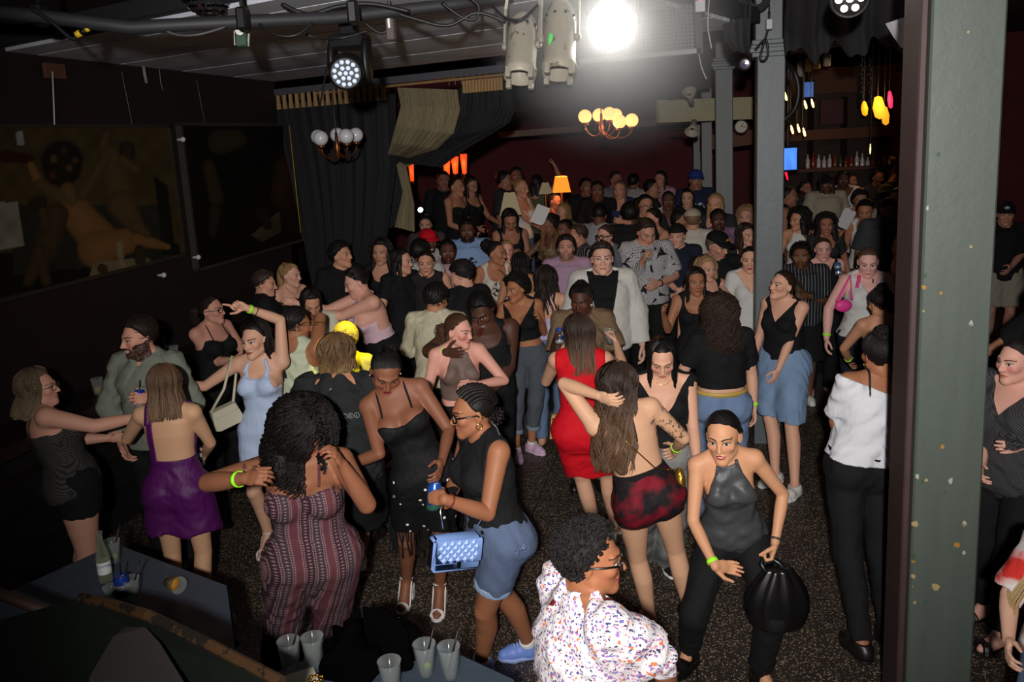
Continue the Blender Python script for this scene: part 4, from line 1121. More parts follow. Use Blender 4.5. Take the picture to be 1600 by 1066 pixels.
  base += tang * (wa * grow * np.sin(dist * fq + ph[:, None]))[..., None] + out * (wa * .8 * grow * np.cos(dist * fq + ph[:, None]))[..., None]
  r = np.full((n, m), {'long': .0042, 'wavy': .0044, 'curly': .0050, 'bob': .0042, 'dreads': .010}[style]) * np.linspace(1.0, .45 if style != 'dreads' else .85, m)[None, :] * (1 + .5 * (lod == 2)) * (1.35 if lod == 1 and style != 'dreads' else 1)
  parts.append(strands(base, r, 3 if style != 'dreads' else 5))
 if style in ('afro', 'puff', 'curly') and dense > 0:
  n = int(520 * dense); 
  cc, rr = (np.array([0, .014, .032]), np.array([.0755 + t, .0945 + t, .0865 + t])) if style != 'puff' else (np.array(o.get('bun', (0, .10, .06))), np.full(3, o.get('br', .07)))
  dv = rnd.randn(n * 2, 3); dv /= np.linalg.norm(dv, axis=1, keepdims=True)
  if style != 'puff':
   k = (dv[:, 2] * rr[2] + cc[2] > np.interp(dv[:, 1] * rr[1] + cc[1], [-.12, -.08, -.05, -.015, .02, .06], [.112, .100, .080, .035, -.02, -.06])); dv = dv[k]
  dv = dv[:n]; n = len(dv); m = 9; tt = np.linspace(0, 1, m)[None, :, None]; ph = rnd.rand(n, 1, 1) * 6.28
  a1 = np.cross(dv, [0.3, .2, .9]); a1 /= np.linalg.norm(a1, axis=1, keepdims=True); a2 = np.cross(dv, a1)
  cr_ = o.get('curl', .007); pth = cc + dv[:, None] * rr * (.93 + .16 * tt) + cr_ * (a1[:, None] * np.cos(tt * 9 + ph) + a2[:, None] * np.sin(tt * 9 + ph))
  parts.append(strands(pth * c @ R.T + O, np.full((n, m), .0042) * c, 3))
 if style == 'ponytail' and dense > 0:
  n = int(130 * dense) + 8; m = 14; p0 = P(*o.get('tail', (0, .105, .045))); u = np.linspace(0, 1, m)[None, :]; ph = rnd.rand(n, 1) * 6.28
  bk = R @ np.array([0, 1.0, 0]); lt = R @ np.array([1.0, 0, 0])
  Ls = L * (.75 + .3 * rnd.rand(n, 1)); sp = rnd.randn(n, 2) * .016
  q = p0 + bk * ((.055 * np.sin(u * 2.2) + .012) * 1.0)[..., None] + up * (-(u ** 1.3) * Ls + .02 * np.sin(u * 3.1))[..., None] + lt * (sp[:, :1] * np.clip(u * 3, 0, 1) + o.get('tx', 0) * u + .006 * np.sin(u * 14 + ph))[..., None] + bk * (sp[:, 1:] * np.clip(u * 3, 0, 1))[..., None]
  parts.append(strands(q, np.full((n, m), .005) * np.linspace(1, .4, m)[None, :], 3))
 if style in ('bun', 'ponytail', 'slick', 'short') and dense > 0 and lod < 3:
  # combed hair: strands laid over the skull from the hairline to where they are gathered
  n = int(300 * max(dense, .4)); m = 9; u = np.linspace(0, 1, m)[None, :, None]
  rr = np.array([.0755, .0945, .0865]) + t * .9; cc = np.array([0, .014, .032])
  if style == 'short':
   d0 = rnd.randn(n * 3, 3); d0 /= np.linalg.norm(d0, axis=1, keepdims=True); pz = d0 * rr + cc; k = pz[:, 2] > np.interp(pz[:, 1], [-.115, -.085, -.06, -.035, -.012, .012, .035, .06, .10], [.092, .086, .073, .050, .020, -.012, -.030, -.062, nape]) + hl + .004; d0 = d0[k][:n]; d1 = d0 + np.array([.12, -.55, .30]) * (.4 + .6 * rnd.rand(len(d0), 1)) + .15 * rnd.randn(len(d0), 3)
  else:
   az = np.radians(np.linspace(-150, 150, n) + rnd.randn(n) * 2); zl = np.interp(np.abs(np.degrees(az)), [0, 40, 65, 80, 100, 125, 150], [.088, .078, .050, .016, -.022, -.055, -.07]) + hl * .6
   sz = np.clip((zl - cc[2]) / rr[2], -.95, .95); ce = np.sqrt(1 - sz ** 2); d0 = np.stack([ce * np.sin(az), -ce * np.cos(az), sz], -1)
   tp = np.array({'bun': o.get('bun', (0, .075, .095)), 'ponytail': o.get('tail', (0, .105, .045))}.get(style, (0, .10, -.04))) - cc; d1 = np.broadcast_to(tp / rr, d0.shape)
  d1 = d1 / np.linalg.norm(d1, axis=1, keepdims=True); n = len(d0)
  om = np.arccos(np.clip((d0 * d1).sum(1), -1, 1))[:, None, None]; q = (np.sin((1 - u) * om) * d0[:, None] + np.sin(u * om) * d1[:, None]) / (np.sin(om) + 1e-6)
  lift = (1.0 + (.05 if style == 'short' else .012) * u + .012 * rnd.rand(n, 1, 1))
  parts.append(strands((q * rr * lift + cc) * c @ R.T + O, np.full((n, m), .0032 if lod < 2 else .0045) * c * np.linspace(1, .5, m)[None, :], 3))
 if style == 'cornrows':
  n = 11; m = 26
  xs_ = np.linspace(-.95, .95, n); u = np.linspace(0, 1, m)
  el = np.radians(48 + 130 * u)[None, :] * np.ones((n, 1)); az = xs_[:, None] * (1 - .55 * u[None, :] ** 2)
  rr = np.array([.0755, .0945, .0865]) + .012
  p = np.stack([rr[0] * np.sin(az * 1.35), .014 - rr[1] * np.cos(el) * np.cos(az * 1.2), .032 + rr[2] * np.sin(el) * np.cos(az * 1.15)], -1)
  parts.append(strands(p * c @ R.T + O, (.0095 + .003 * np.sin(u * 70))[None, :] * np.ones((n, 1)) * c, 6))
  # the plaits are gathered in a knot of curls at the nape
  n = 60; m = 10; tt = np.linspace(0, 1, m)[None, :, None]; dv = rnd.randn(n, 3); dv /= np.linalg.norm(dv, axis=1, keepdims=True); a1 = np.cross(dv, [.2, .9, .3]); ph = rnd.rand(n, 1, 1) * 6
  q = np.array([0, .105, -.045]) + dv[:, None] * .034 * (.4 + .9 * tt) + .012 * (a1[:, None] * np.cos(tt * 8 + ph)); parts.append(strands(q * c @ R.T + O, np.full((n, m), .0062), 4))
 if style == 'bun' and o.get('wisps', 1) and dense > 0:
  br = o.get('br', .042); n = int(150 * dense); m = 10; b = np.array(o.get('bun', (0, .075, .095))); tt = np.linspace(0, 1, m)[None, :, None]; dv = rnd.randn(n, 3); dv /= np.linalg.norm(dv, axis=1, keepdims=True); a1 = np.cross(dv, rnd.randn(n, 3)); a1 /= np.linalg.norm(a1, axis=1, keepdims=True)
  q = b + br * 1.03 * (dv[:, None] * np.cos(tt * 1.6) + a1[:, None] * np.sin(tt * 1.6)) * np.array([1, 1, .87]) + .004 * np.sin(tt * 20); parts.append(strands(q * c @ R.T + O, np.full((n, m), .0042), 3))
 V, Q = join(parts)
 return add_part(ctx, 'hair', V, Q, hair_mat(tuple(rgb), kind, o.get('tip'), o.get('rough', .5)), 0)
def ex_cap(ctx, rgb, back=False, logo=None):
 c = ctx['hc']; O = ctx['HC']; R = ctx['Rh']; P = lambda x, y, z: O + R @ (np.array([x, y, z]) * c)
 m = MB(); n = 22; rings = []
 for i in range(8):
  e = math.radians(4 + 84 * i / 7); rings.append([P(.092 * math.cos(e) * math.cos(2 * math.pi * k / n), .012 + .110 * math.cos(e) * math.sin(2 * math.pi * k / n), .045 + .090 * math.sin(e)) for k in range(n)])
 m.ring(rings); mat = cloth(rgb, .8); o = m.build('cap', mat, ctx['body'], True)
 sg = 1 if back else -1; m = MB(); a, b = [], []
 for i in range(13):
  t = math.pi * i / 12; a.append(P(.084 * math.cos(t), .012 + sg * (.092 * math.sin(t) + .01), .052)); b.append(P(.080 * math.cos(t), .012 + sg * (.10 + .085 * math.sin(t)), .040 - .012 * math.cos(t) ** 2))
 up = R @ np.array([0, 0, .006]); m.ring([a, b, [p + up for p in b], [p + up for p in a]], closed=False, caps=False); m.build('brim', mat, o, True)
 if logo:
  m = MB(); m.sphere((0, 0, 0), (.026, .006, .018), 12, 7); V = np.array(m.v) @ rotm('X', 20).T + np.array([0, -.094, .085]); m.v = [tuple(O + R @ (v * c)) for v in V]; m.build('badge', plain('badge', logo, .6), o, True)
def ex_glasses(ctx, rgb=(15, 14, 15), r=.024, th=.0028, tall=.82):
 c = ctx['hc']; O = ctx['HC']; R = ctx['Rh']; P = lambda x, y, z: O + R @ (np.array([x, y, z]) * c)
 m = MB()
 for sx in (-1, 1):
  m.tube([P(sx * .033 + r * math.cos(t), -.101 + .010 * abs(math.cos(t)) * (1 if math.cos(t) * sx > 0 else 0), .0 + r * tall * math.sin(t)) for t in np.linspace(0, 2 * math.pi, 17)], th * c, 6, caps=False)
  m.tube([P(sx * (.033 + r), -.092, .006), P(sx * .078, -.05, .008), P(sx * .083, .005, .006), P(sx * .080, .03, -.012)], th * c, 6)
 m.tube([P(-.010, -.102, .005), P(0, -.104, .008), P(.010, -.102, .005)], th * c, 6)
 m.build('spectacles', plain('frame', rgb, .3), ctx['body'], True)
def ex_band(ctx, side, rgb=(165, 255, 40), back=.03, wd=.0105, nm='wristband', rough=.6):
 for (sd, S, E_, Hd, dv, n, t, cu) in ctx['arms']:
  if sd != side: continue
  s = ctx['s']; fv = unit(Hd - E_); n = unit(n - fv * (n @ fv)); t = np.cross(n, fv); dv = fv; c = Hd - dv * back * s; r = (.0265 + .05 * back) * s * (1 + (ctx['aw'] - 1) * .55); rings = []
  for z, q in ((-wd, 1.0), (-wd, 1.10), (wd, 1.10), (wd, 1.0)):
   rings.append([c + dv * z * s + r * q * (n * math.cos(a) + t * math.sin(a)) for a in np.linspace(0, 2 * math.pi, 17)[:-1]])
  rings.append(rings[0]); m = MB(); m.ring(rings, caps=False); m.build(nm, plain(nm, rgb, rough), ctx['body'], True)
def ex_earring(ctx, rgb=(210, 170, 90), r=.014, hoop=True):
 c = ctx['hc']; O = ctx['HC']; R = ctx['Rh']
 for sx in (-1, 1):
  b = O + R @ (np.array([sx * .083, .006, -.034]) * c); m = MB()
  if hoop: m.tube([b + R @ np.array([0, math.sin(t) * r, -r + math.cos(t) * r]) for t in np.linspace(0, 2 * math.pi, 13)], .0022, 5, caps=False)
  else: m.sphere(b, r * .5, 8, 6)
  m.build('earring', plain('earring', rgb, .25, 1.0), ctx['body'], True)
def ex_necklace(ctx, rgb=(215, 175, 90), drop=.07, r=.0018):
 s = ctx['s']; f = ctx['torso']; hf = ctx['headf']; pts = []
 for i in range(25):
  t = math.radians(-75 + 150 * i / 24); x = .070 * math.sin(t); zz = 1.475 - drop * math.cos(t) ** 1.5
  c = ctx['TP'](x, .02, zz); dl = ctx['Rt'] @ np.array([0, -1.0, 0]); rr = np.linspace(.26, -.02, 90) * s; P = c + np.outer(rr, dl); v = np.minimum(f.sample(P), hf.sample(P)); pts.append(P[np.argmax(v < .003)])
 m = MB(); m.tube(pts, r * s, 5); m.build('necklace', plain('chain', rgb, .3, 1.0), ctx['body'], True)
def ex_strap(ctx, x0, x1, t0, t1, r, rgb, nm='strap'): strap(ctx, x0, x1, t0, t1, r, nm, plain('strap', rgb, .6))
def ex_garment(ctx, style, mat, hem, sleeve, loose, o): garment_top(ctx, 'top', style, mat, hem, sleeve, loose, o)
def ex_belt(ctx, rgb=(14, 13, 13), z=1.0, buckle=None):
 s = ctx['s']; lv = np.array(ctx['L_']); zz = lv[:, 0] / s + .95; a = np.interp(z, zz, lv[:, 1]) + .016 * s; b = np.interp(z, zz, lv[:, 2]) + .020 * s; cc = np.interp(z, zz, lv[:, 3]); m = MB(); rings = []
 for dz, q in ((-.017, 1), (-.017, 1.04), (.017, 1.04), (.017, 1)):
  rings.append([ctx['pel'] + ctx['Rt'] @ np.array([a * q * math.cos(t), cc + b * q * math.sin(t), (z - .95 + dz) * s]) for t in np.linspace(0, 2 * math.pi, 33)[:-1]])
 rings.append(rings[0]); m.ring(rings, caps=False); o = m.build('belt', plain('belt', rgb, .5), ctx['body'], True)
EXTRA = {'cap': ex_cap, 'glasses': ex_glasses, 'band': ex_band, 'earring': ex_earring, 'necklace': ex_necklace, 'strap': ex_strap, 'belt': ex_belt, 'garment': ex_garment}
def hand_of(ctx, side):
 """world grip point and frame of a hand: point, along, palm, thumb"""
 for (sd, S, E_, Hd, dv, n, t, cu) in ctx['arms']:
  if sd == side:
   w = lambda v: ctx['Rz'] @ v
   return w(Hd + dv * .085 * ctx['s'] + n * .030 * ctx['s']) + ctx['root'], w(dv), w(n), w(t)
def world_of(ctx, p): return ctx['Rz'] @ np.asarray(p, float) + ctx['root']
# ------------------------------------------------------------------ the hall
YAW = math.radians(12.4)
e1 = np.array([math.sin(YAW), math.cos(YAW), 0]); e2 = np.array([math.cos(YAW), -math.sin(YAW), 0]); ez = np.array([0, 0, 1.0])
RR = np.stack([e2, e1, ez], 1)          # columns: across, along, up
ZC = 3.60
WA = onz(65, 92, ZC); WB = onz(430, 131, ZC); TC = onz(800, 89, ZC)
def on_wall(px, py, off=0.0):
 """where the pixel's ray meets the left wall (off metres in front of it) -> distance along, height"""
 d = ray(px, py); n = e2; p0 = WA + e2 * off
 t = ((p0 - C0) @ n) / (d @ n); q = C0 + d * t; return (q - WA) @ e1, q[2]
def wallp(u, z, off=0.0): return np.array([WA[0], WA[1], 0]) + e1 * u + e2 * off + ez * z
def quadbox(mb, A, B, Cc, D, n, t):
 """a slab over the quad A B C D, t thick along -n"""
 vs = [A, B, Cc, D] + [p - n * t for p in (A, B, Cc, D)]
 mb.add(vs, [(0, 1, 2, 3), (7, 6, 5, 4), (0, 4, 5, 1), (1, 5, 6, 2), (2, 6, 7, 3), (3, 7, 4, 0)]); return mb
def struct(name, mb, mat, parent=None, smooth=False):
 o = mb.build(name, mat, parent, smooth)
 if parent is None: o['kind'] = 'structure'
 return o
def thing(name, label, cat, loc, rz=0.0, group=None):
 o = empty(name, loc, rz); tag(o, label, cat, group); return o
def part(name, mb, mat, root, smooth=False):
 """a mesh in world coordinates that becomes a child of root"""
 o = mb.build(name, mat, root, smooth); o.matrix_parent_inverse = root_inv(root); return o
def root_inv(root):
 M = Matrix.Identity(4); r = root
 chain = []
 while r is not None: chain.append(r); r = r.parent
 for r in reversed(chain):
  if r.type == 'EMPTY': M = M @ Matrix.LocRotScale(r.location, r.rotation_euler, r.scale)
  else: M = M @ r.matrix_parent_inverse if r.parent is None else M @ r.matrix_parent_inverse
 return M.inverted()
# --- floor: dark terrazzo with a scatter of pale chips
m, nt, b = new_mat('terrazzo'); v = COORD(nt)
vo = N(nt, 'ShaderNodeTexVoronoi'); vo.inputs['Scale'].default_value = 95; nt.links.new(v, vo.inputs['Vector'])
sp = N(nt, 'ShaderNodeSeparateColor'); nt.links.new(vo.outputs['Color'], sp.inputs[0])
chip = MATH(nt, 'MULTIPLY', MATH(nt, 'GREATER_THAN', sp.outputs[0], .55), MATH(nt, 'LESS_THAN', vo.outputs['Distance'], .42))
c1 = MIX(nt, sp.outputs[1], srgb(110, 92, 76), srgb(190, 170, 148)); base = MIX(nt, NOISE(nt, v, 3.0, 4), srgb(40, 35, 30), srgb(60, 52, 45))
col = MIX(nt, chip, base, c1)
sx = N(nt, 'ShaderNodeSeparateXYZ'); nt.links.new(COORD(nt, rot=(0, 0, YAW)), sx.inputs[0])
seam = MATH(nt, 'MAXIMUM', MATH(nt, 'LESS_THAN', MATH(nt, 'FRACT', MATH(nt, 'MULTIPLY', sx.outputs[0], .82)), .008), MATH(nt, 'LESS_THAN', MATH(nt, 'FRACT', MATH(nt, 'MULTIPLY', sx.outputs[1], .82)), .008))
nt.links.new(MIX(nt, seam, col, srgb(22, 19, 17)), b.inputs['Base Color']); b.inputs['Roughness'].default_value = .55
TERRAZZO = m
def slab_room(mb, a0, a1, b0, b1, z0, z1):
 c = e1 * (a0 + a1) / 2 + e2 * (b0 + b1) / 2 + ez * (z0 + z1) / 2; mb.box(c, (b1 - b0, a1 - a0, z1 - z0), RR); return mb
struct('floor', slab_room(MB(), -1.5, 18.5, -6.5, 10, -.12, 0), TERRAZZO)
dk = plain('dark_board', (34, 30, 30), .7, noise=.4)
pe = unit((1, .26, 0)); pn = np.array([-pe[1], pe[0], 0]); RP = np.stack([pe, pn, ez], 1); k_ = 1 / math.hypot(1, .26)
mb = MB(); mb.box(pn * (7.7 * k_ + 5.0) + pe * 2 + ez * .10, (15, 10.0, .2), RP); struct('floor', mb, dk)
mb = MB(); mb.box(pn * (10.0 * k_ + 4.0) + pe * 2 + ez * .30, (15, 8.0, .2), RP); struct('floor', mb, dk)
# --- walls
maroon = plain('maroon_paint', (26, 10, 13), .75, noise=.35, nscale=2.5, bump=.2); soot = plain('soot_paint', (22, 18, 20), .8, noise=.4, nscale=2.0)
mb = MB(); quadbox(mb, wallp(-6.5, -.12), wallp(3.6, -.12), wallp(3.6, 4.4), wallp(-6.5, 4.4), e2, .15); struct('wall_left', mb, maroon)
aw_ = float(WA @ e1); bw_ = float(WA @ e2)
struct('wall_left', slab_room(MB(), aw_ + 3.6, 18.4, bw_ - 2.2, bw_ - 2.05, -.12, 4.4), maroon)
struct('wall_back', slab_room(MB(), 18.3, 18.5, -8, 10, -.12, 4.6), plain('back_wall_red', (96, 30, 38), .8, noise=.4, nscale=1.5))
struct('wall_right', slab_room(MB(), -1.5, 18.5, 9.85, 10, -.12, 4.6), soot)
# --- ceiling: grey painted boards over the dance floor, black elsewhere
CE0, CE1 = onz(20, 103, ZC), onz(790, 22, ZC)
struct('ceiling', slab_room(MB(), -1.5, 18.5, -6.5, 10, 4.35, 4.5), plain('black_ceiling', (14, 14, 16), .9))
tdir = unit(TC - WB); tn = np.array([tdir[1], -tdir[0], 0]); tn = tn if tn[1] < 0 else -tn        # towards the camera
board = plain('grey_board', (222, 226, 240), .75, noise=.25, nscale=5, bump=.15); boardb = plain('grey_board_worn', (206, 210, 224), .75, noise=.35, nscale=4, bump=.15)
mb = MB(); L0 = WB - tdir * .9; quadbox(mb, L0 + ez * .05, L0 + tdir * 6.5 + ez * .05, L0 + tdir * 6.5 + tn * 3.8 + ez * .05, L0 + tn * 3.8 + ez * .05, -ez, .10)
ceil = struct('ceiling', mb, plain('board_gap', (24, 25, 28), .9))
nb = 13; wdt = 3.7 / nb
for i in range(nb):
 a = L0 + tn * (wdt * i + .004); c = a + tdir * 3.2 + tn * (wdt / 2) + ez * (.04 - .001 * (i % 3)); mb = MB(); mb.box(c, (6.4, wdt - .008, .03), np.stack([tdir, tn, np.cross(tdir, tn)], 1)); mb.build('plank', board if i % 3 else boardb, ceil)
# --- curtain rail along the end of the boards
rail = thing('curtain_rail', 'grey metal curtain rail with wire hooks under the ceiling boards', 'rail', tuple(WB))
RZ = 3.50
rp = lambda t, z, off=0.0: np.array([WB[0], WB[1], 0]) + tdir * t + tn * off + ez * z
mb = MB(); mb.box(rp(2.3, RZ, .03), (4.9, .035, .07), np.stack([tdir, tn, ez], 1)); part('rail_bar', mb, plain('rail_metal', (120, 124, 134), .4, .6), rail)
mb = MB(); mb.box(rp(2.0, RZ - .06, .06), (2.6, .02, .025), np.stack([tdir, tn, ez], 1)); part('batten', mb, plain('raw_pine', (140, 108, 72), .7, noise=.3), rail)
hk = MB(); hk.tube([(0, 0, .03), (.006, 0, 0), (0, 0, -.05)], .004, 5); hkm = hk.mesh('hook'); hkmat = plain('hook_wire', (150, 150, 150), .4, .8)
for i in range(40):
 t = .05 + i * .075
 if 1.55 < t < 2.45: continue
 o = link('hook', hkm, hkmat, rail); o.location = Vector(rp(t, RZ - .06, .05) - WB)
def drape(name, label, cat, rows, mat, folds, amp, nrm, group=None, seed=0, cols=90):
 """cloth stretched through rows of (left point, right point); folds run from row to row"""
 rn = np.random.RandomState(seed); V = []; n = cols; ph = rn.rand(4) * 6
 R_ = []
 rows = [(np.asarray(a), np.asarray(b_)) for a, b_ in rows]
 fine = []
 for i in range(len(rows) - 1):
  k = 8
  for j in range(k): f = j / k; fine.append((rows[i][0] * (1 - f) + rows[i + 1][0] * f, rows[i][1] * (1 - f) + rows[i + 1][1] * f))
 fine.append(rows[-1])
 for i, (a, b_) in enumerate(fine):
  v_ = i / (len(fine) - 1)
  u = np.linspace(0, 1, n); p = a + np.outer(u, b_ - a)
  w_ = amp * (np.sin(u * folds * 6.283 + ph[0] + .5 * np.sin(v_ * 3 + ph[1])) + .45 * np.sin(u * folds * 2.3 * 6.283 + ph[2])) * (.6 + .6 * v_)
  R_.append(p + np.outer(w_, nrm))
 G2 = np.array(R_); mrow = len(R_); V = G2.reshape(-1, 3); back = V - np.asarray(nrm) * .004
 i = np.arange(mrow - 1)[:, None]; j = np.arange(n - 1)[None, :]; b0 = i * n + j; Q = np.stack([b0, b0 + 1, b0 + n + 1, b0 + n], -1).reshape(-1, 4)
 VV, QQ = join([(V, Q), (back, Q[:, ::-1])])
 o = link(name, np_mesh(name, VV, QQ), mat); tag(o, label, cat, group); return o
def velvet(name, rgb, rgb2=None, sc=40):
 m, nt, b = new_mat(name); n = NOISE(nt, COORD(nt, scale=(sc, sc, 2)), 1.0, 3); c = srgb(rgb); nt.links.new(MIX(nt, n, tuple(x * .6 for x in c), tuple(min(1, x * 1.4) for x in c)), b.inputs['Base Color']); b.inputs['Roughness'].default_value = .9; return m
blackv = velvet('black_velvet', (22, 22, 26)); khaki = velvet('khaki_cloth', (120, 110, 84), None, 60)
def rail_at(px, z, off=0.0):
 """point of the curtain's vertical plane seen at column px, height z"""
 d = ray(px, 215); t = ((WB - C0) @ tn) / (d @ tn); q = C0 + d * t; q[2] = z; return q + tn * off
cu = drape('curtain', 'long black curtain hanging from the rail beside the paintings', 'curtain', [(rail_at(436, 3.36, .02), rail_at(626, 3.36, .02)), (rail_at(452, 2.6, .05), rail_at(622, 2.6, .05)), (rail_at(462, 1.9, .05), rail_at(600, 1.9, .05)), (rail_at(470, 1.1, .05), rail_at(560, 1.1, .05)), (rail_at(475, .22, .05), rail_at(556, .22, .05))], blackv, 9, .035, tn)
hd_ = plain('heading_tape', (150, 120, 80), .85, noise=.3)
for i in range(19):
 px = 437 + i * 9.6; q = rail_at(px, 3.40, .06); mb = MB(); mb.ring([[q + np.array([math.cos(t) * .022, math.sin(t) * .018, dz]) * (1 + .3 * (dz < 0)) - (q * .3 * (dz < 0) if False else 0) for t in np.linspace(0, 6.283, 7)[:-1]] for dz in (-.075, 0, .06)]); mb.build('pleat', hd_, cu)
for i in range(13):
 px = 735 + i * 4.8; q = rail_at(px, 3.37, .06); mb = MB(); mb.ring([[q + np.array([math.cos(t) * .016, math.sin(t) * .014, dz]) for t in np.linspace(0, 6.283, 7)[:-1]] for dz in (-.07, .0, .05)]); mb.build('pleat', hd_, cu)
DY = lambda px, py, dy=0.0: at(px, py, (rail_at(px, 2.5)[1] + dy))
drape('swag_curtain', 'khaki pleated swag tied up beside the black curtain', 'curtain', [(DY(622, 137, -.12), DY(714, 140, -.12)), (DY(628, 166, -.2), DY(718, 172, -.2)), (DY(620, 196, -.25), DY(708, 208, -.28)), (DY(612, 222, -.2), DY(680, 234, -.25)), (DY(606, 240, -.1), DY(640, 247, -.15))], khaki, 8, .030, tn, seed=3, cols=160)
drape('swag_curtain', 'narrow khaki curtain tail hanging behind the black swag', 'curtain', [(DY(668, 200, .12), DY(706, 190, .12)), (DY(640, 232, .12), DY(684, 240, .12)), (DY(622, 258, .15), DY(634, 262, .15)), (DY(632, 300, .15), DY(646, 320, .15)), (DY(620, 355, .15), DY(648, 362, .15))], khaki, 5, .02, tn, seed=5)
drape('black_swag', 'black cloth swag sweeping across under the rail', 'curtain', [(DY(716, 138, -.05), DY(806, 128, -.05)), (DY(712, 180, -.1), DY(808, 160, -.05)), (DY(690, 222, -.1), DY(796, 192, -.05)), (DY(612, 246, -.05), DY(730, 232, -.05)), (DY(612, 252, 0), DY(690, 262, -.02))], blackv, 4, .03, tn, seed=7)
drape('black_swag', 'black curtain length gathered behind the khaki tail', 'curtain', [(DY(606, 245, .3), DY(630, 250, .3)), (DY(604, 300, .3), DY(640, 305, .3)), (DY(600, 360, .3), DY(636, 345, .3))], blackv, 3, .03, tn, seed=9)
# --- paintings on the left wall
def painting(label, corners, shapes, base, frame):
 us = [on_wall(*c, .06) for c in corners]; u0 = (us[0][0] + us[3][0]) / 2; u1 = (us[1][0] + us[2][0]) / 2; z1 = (us[0][1] + us[1][1]) / 2; z0 = (us[2][1] + us[3][1]) / 2
 root = thing('painting', label, 'painting', tuple(wallp(u0, z0, .03)))
 nu, nz = 150, 110
 U_, Z_ = np.meshgrid(np.linspace(u0, u1, nu), np.linspace(z0, z1, nz)); Pp = np.stack([wallp(0, 0, .06)[k] + e1[k] * U_ + ez[k] * Z_ for k in range(3)], -1)
 w_ = (Pp - C0) @ cF; px = 800 + FPX * ((Pp - C0) @ cR) / w_; py = PY0 - FPX * ((Pp - C0) @ cU) / w_
 rn = np.random.RandomState(4); col = np.ones((nz, nu, 3)) * np.array(srgb(base)); nz_ = sum(np.sin(px / s_ + a) * np.sin(py / s_ + b_) for s_, a, b_ in ((23, 1, 2), (11, 3, 1), (6, 2, 5))) * .12; col *= (1 + nz_)[..., None]
 for sh in shapes:
  c = np.array(srgb(sh[-1]))
  if sh[0] == 'c':
   _, x0, y0, x1, y1, r0, r1, _c = sh; dx, dy = x1 - x0, y1 - y0; t = np.clip(((px - x0) * dx + (py - y0) * dy) / (dx * dx + dy * dy + 1e-6), 0, 1); r = r0 + (r1 - r0) * t; dd = np.hypot(px - x0 - t * dx, py - y0 - t * dy) / r; a = np.clip((1.05 - dd) * 6, 0, 1); shade = (1.12 - .45 * dd ** 2)[..., None]
   col = col * (1 - a[..., None]) + np.clip(c * shade, 0, 1) * a[..., None]
  else:
   poly = sh[1]; ins = np.zeros(px.shape, bool); k = len(poly)
   for i in range(k):
    (xa, ya_), (xb, yb_) = poly[i], poly[(i + 1) % k]; cnd = ((ya_ > py) != (yb_ > py)) & (px < (xb - xa) * (py - ya_) / (yb_ - ya_ + 1e-9) + xa); ins ^= cnd
   col[ins] = c * (1 + nz_[ins])[:, None]
 b0 = np.arange(nz - 1)[:, None] * nu + np.arange(nu - 1)[None, :]; Q = np.stack([b0, b0 + 1, b0 + nu + 1, b0 + nu], -1).reshape(-1, 4)
 me = np_mesh('canvas', (Pp.reshape(-1, 3) - np.array(root.location)), Q, {'paint': np.clip(col * .45, 0, 1).reshape(-1, 3)})
 mt, nt, b = new_mat('oil_paint'); at2 = N(nt, 'ShaderNodeAttribute', attribute_name='paint'); nt.links.new(at2.outputs['Color'], b.inputs['Base Color']); b.inputs['Specular IOR Level'].default_value = .15; b.inputs['Roughness'].default_value = .7; BUMP(nt, b, NOISE(nt, COORD(nt), 40, 3), .15, .004)
 link('canvas', me, mt, root)
 fm = MB()
 for (ua, za, ub, zb) in ((u0, z0, u1, z0), (u0, z1, u1, z1), (u0, z0, u0, z1), (u1, z0, u1, z1)):
  a, b_ = wallp(ua, za, .04), wallp(ub, zb, .04); fm.box((a + b_) / 2 - np.array(root.location), (.06, abs(ub - ua) + .03, abs(zb - za) + .03), RR)
 fm.build('frame', plain('picture_frame', frame, .7), root); return root
skinA, skinB, skinC = (150, 108, 62), (104, 82, 52), (84, 66, 44)
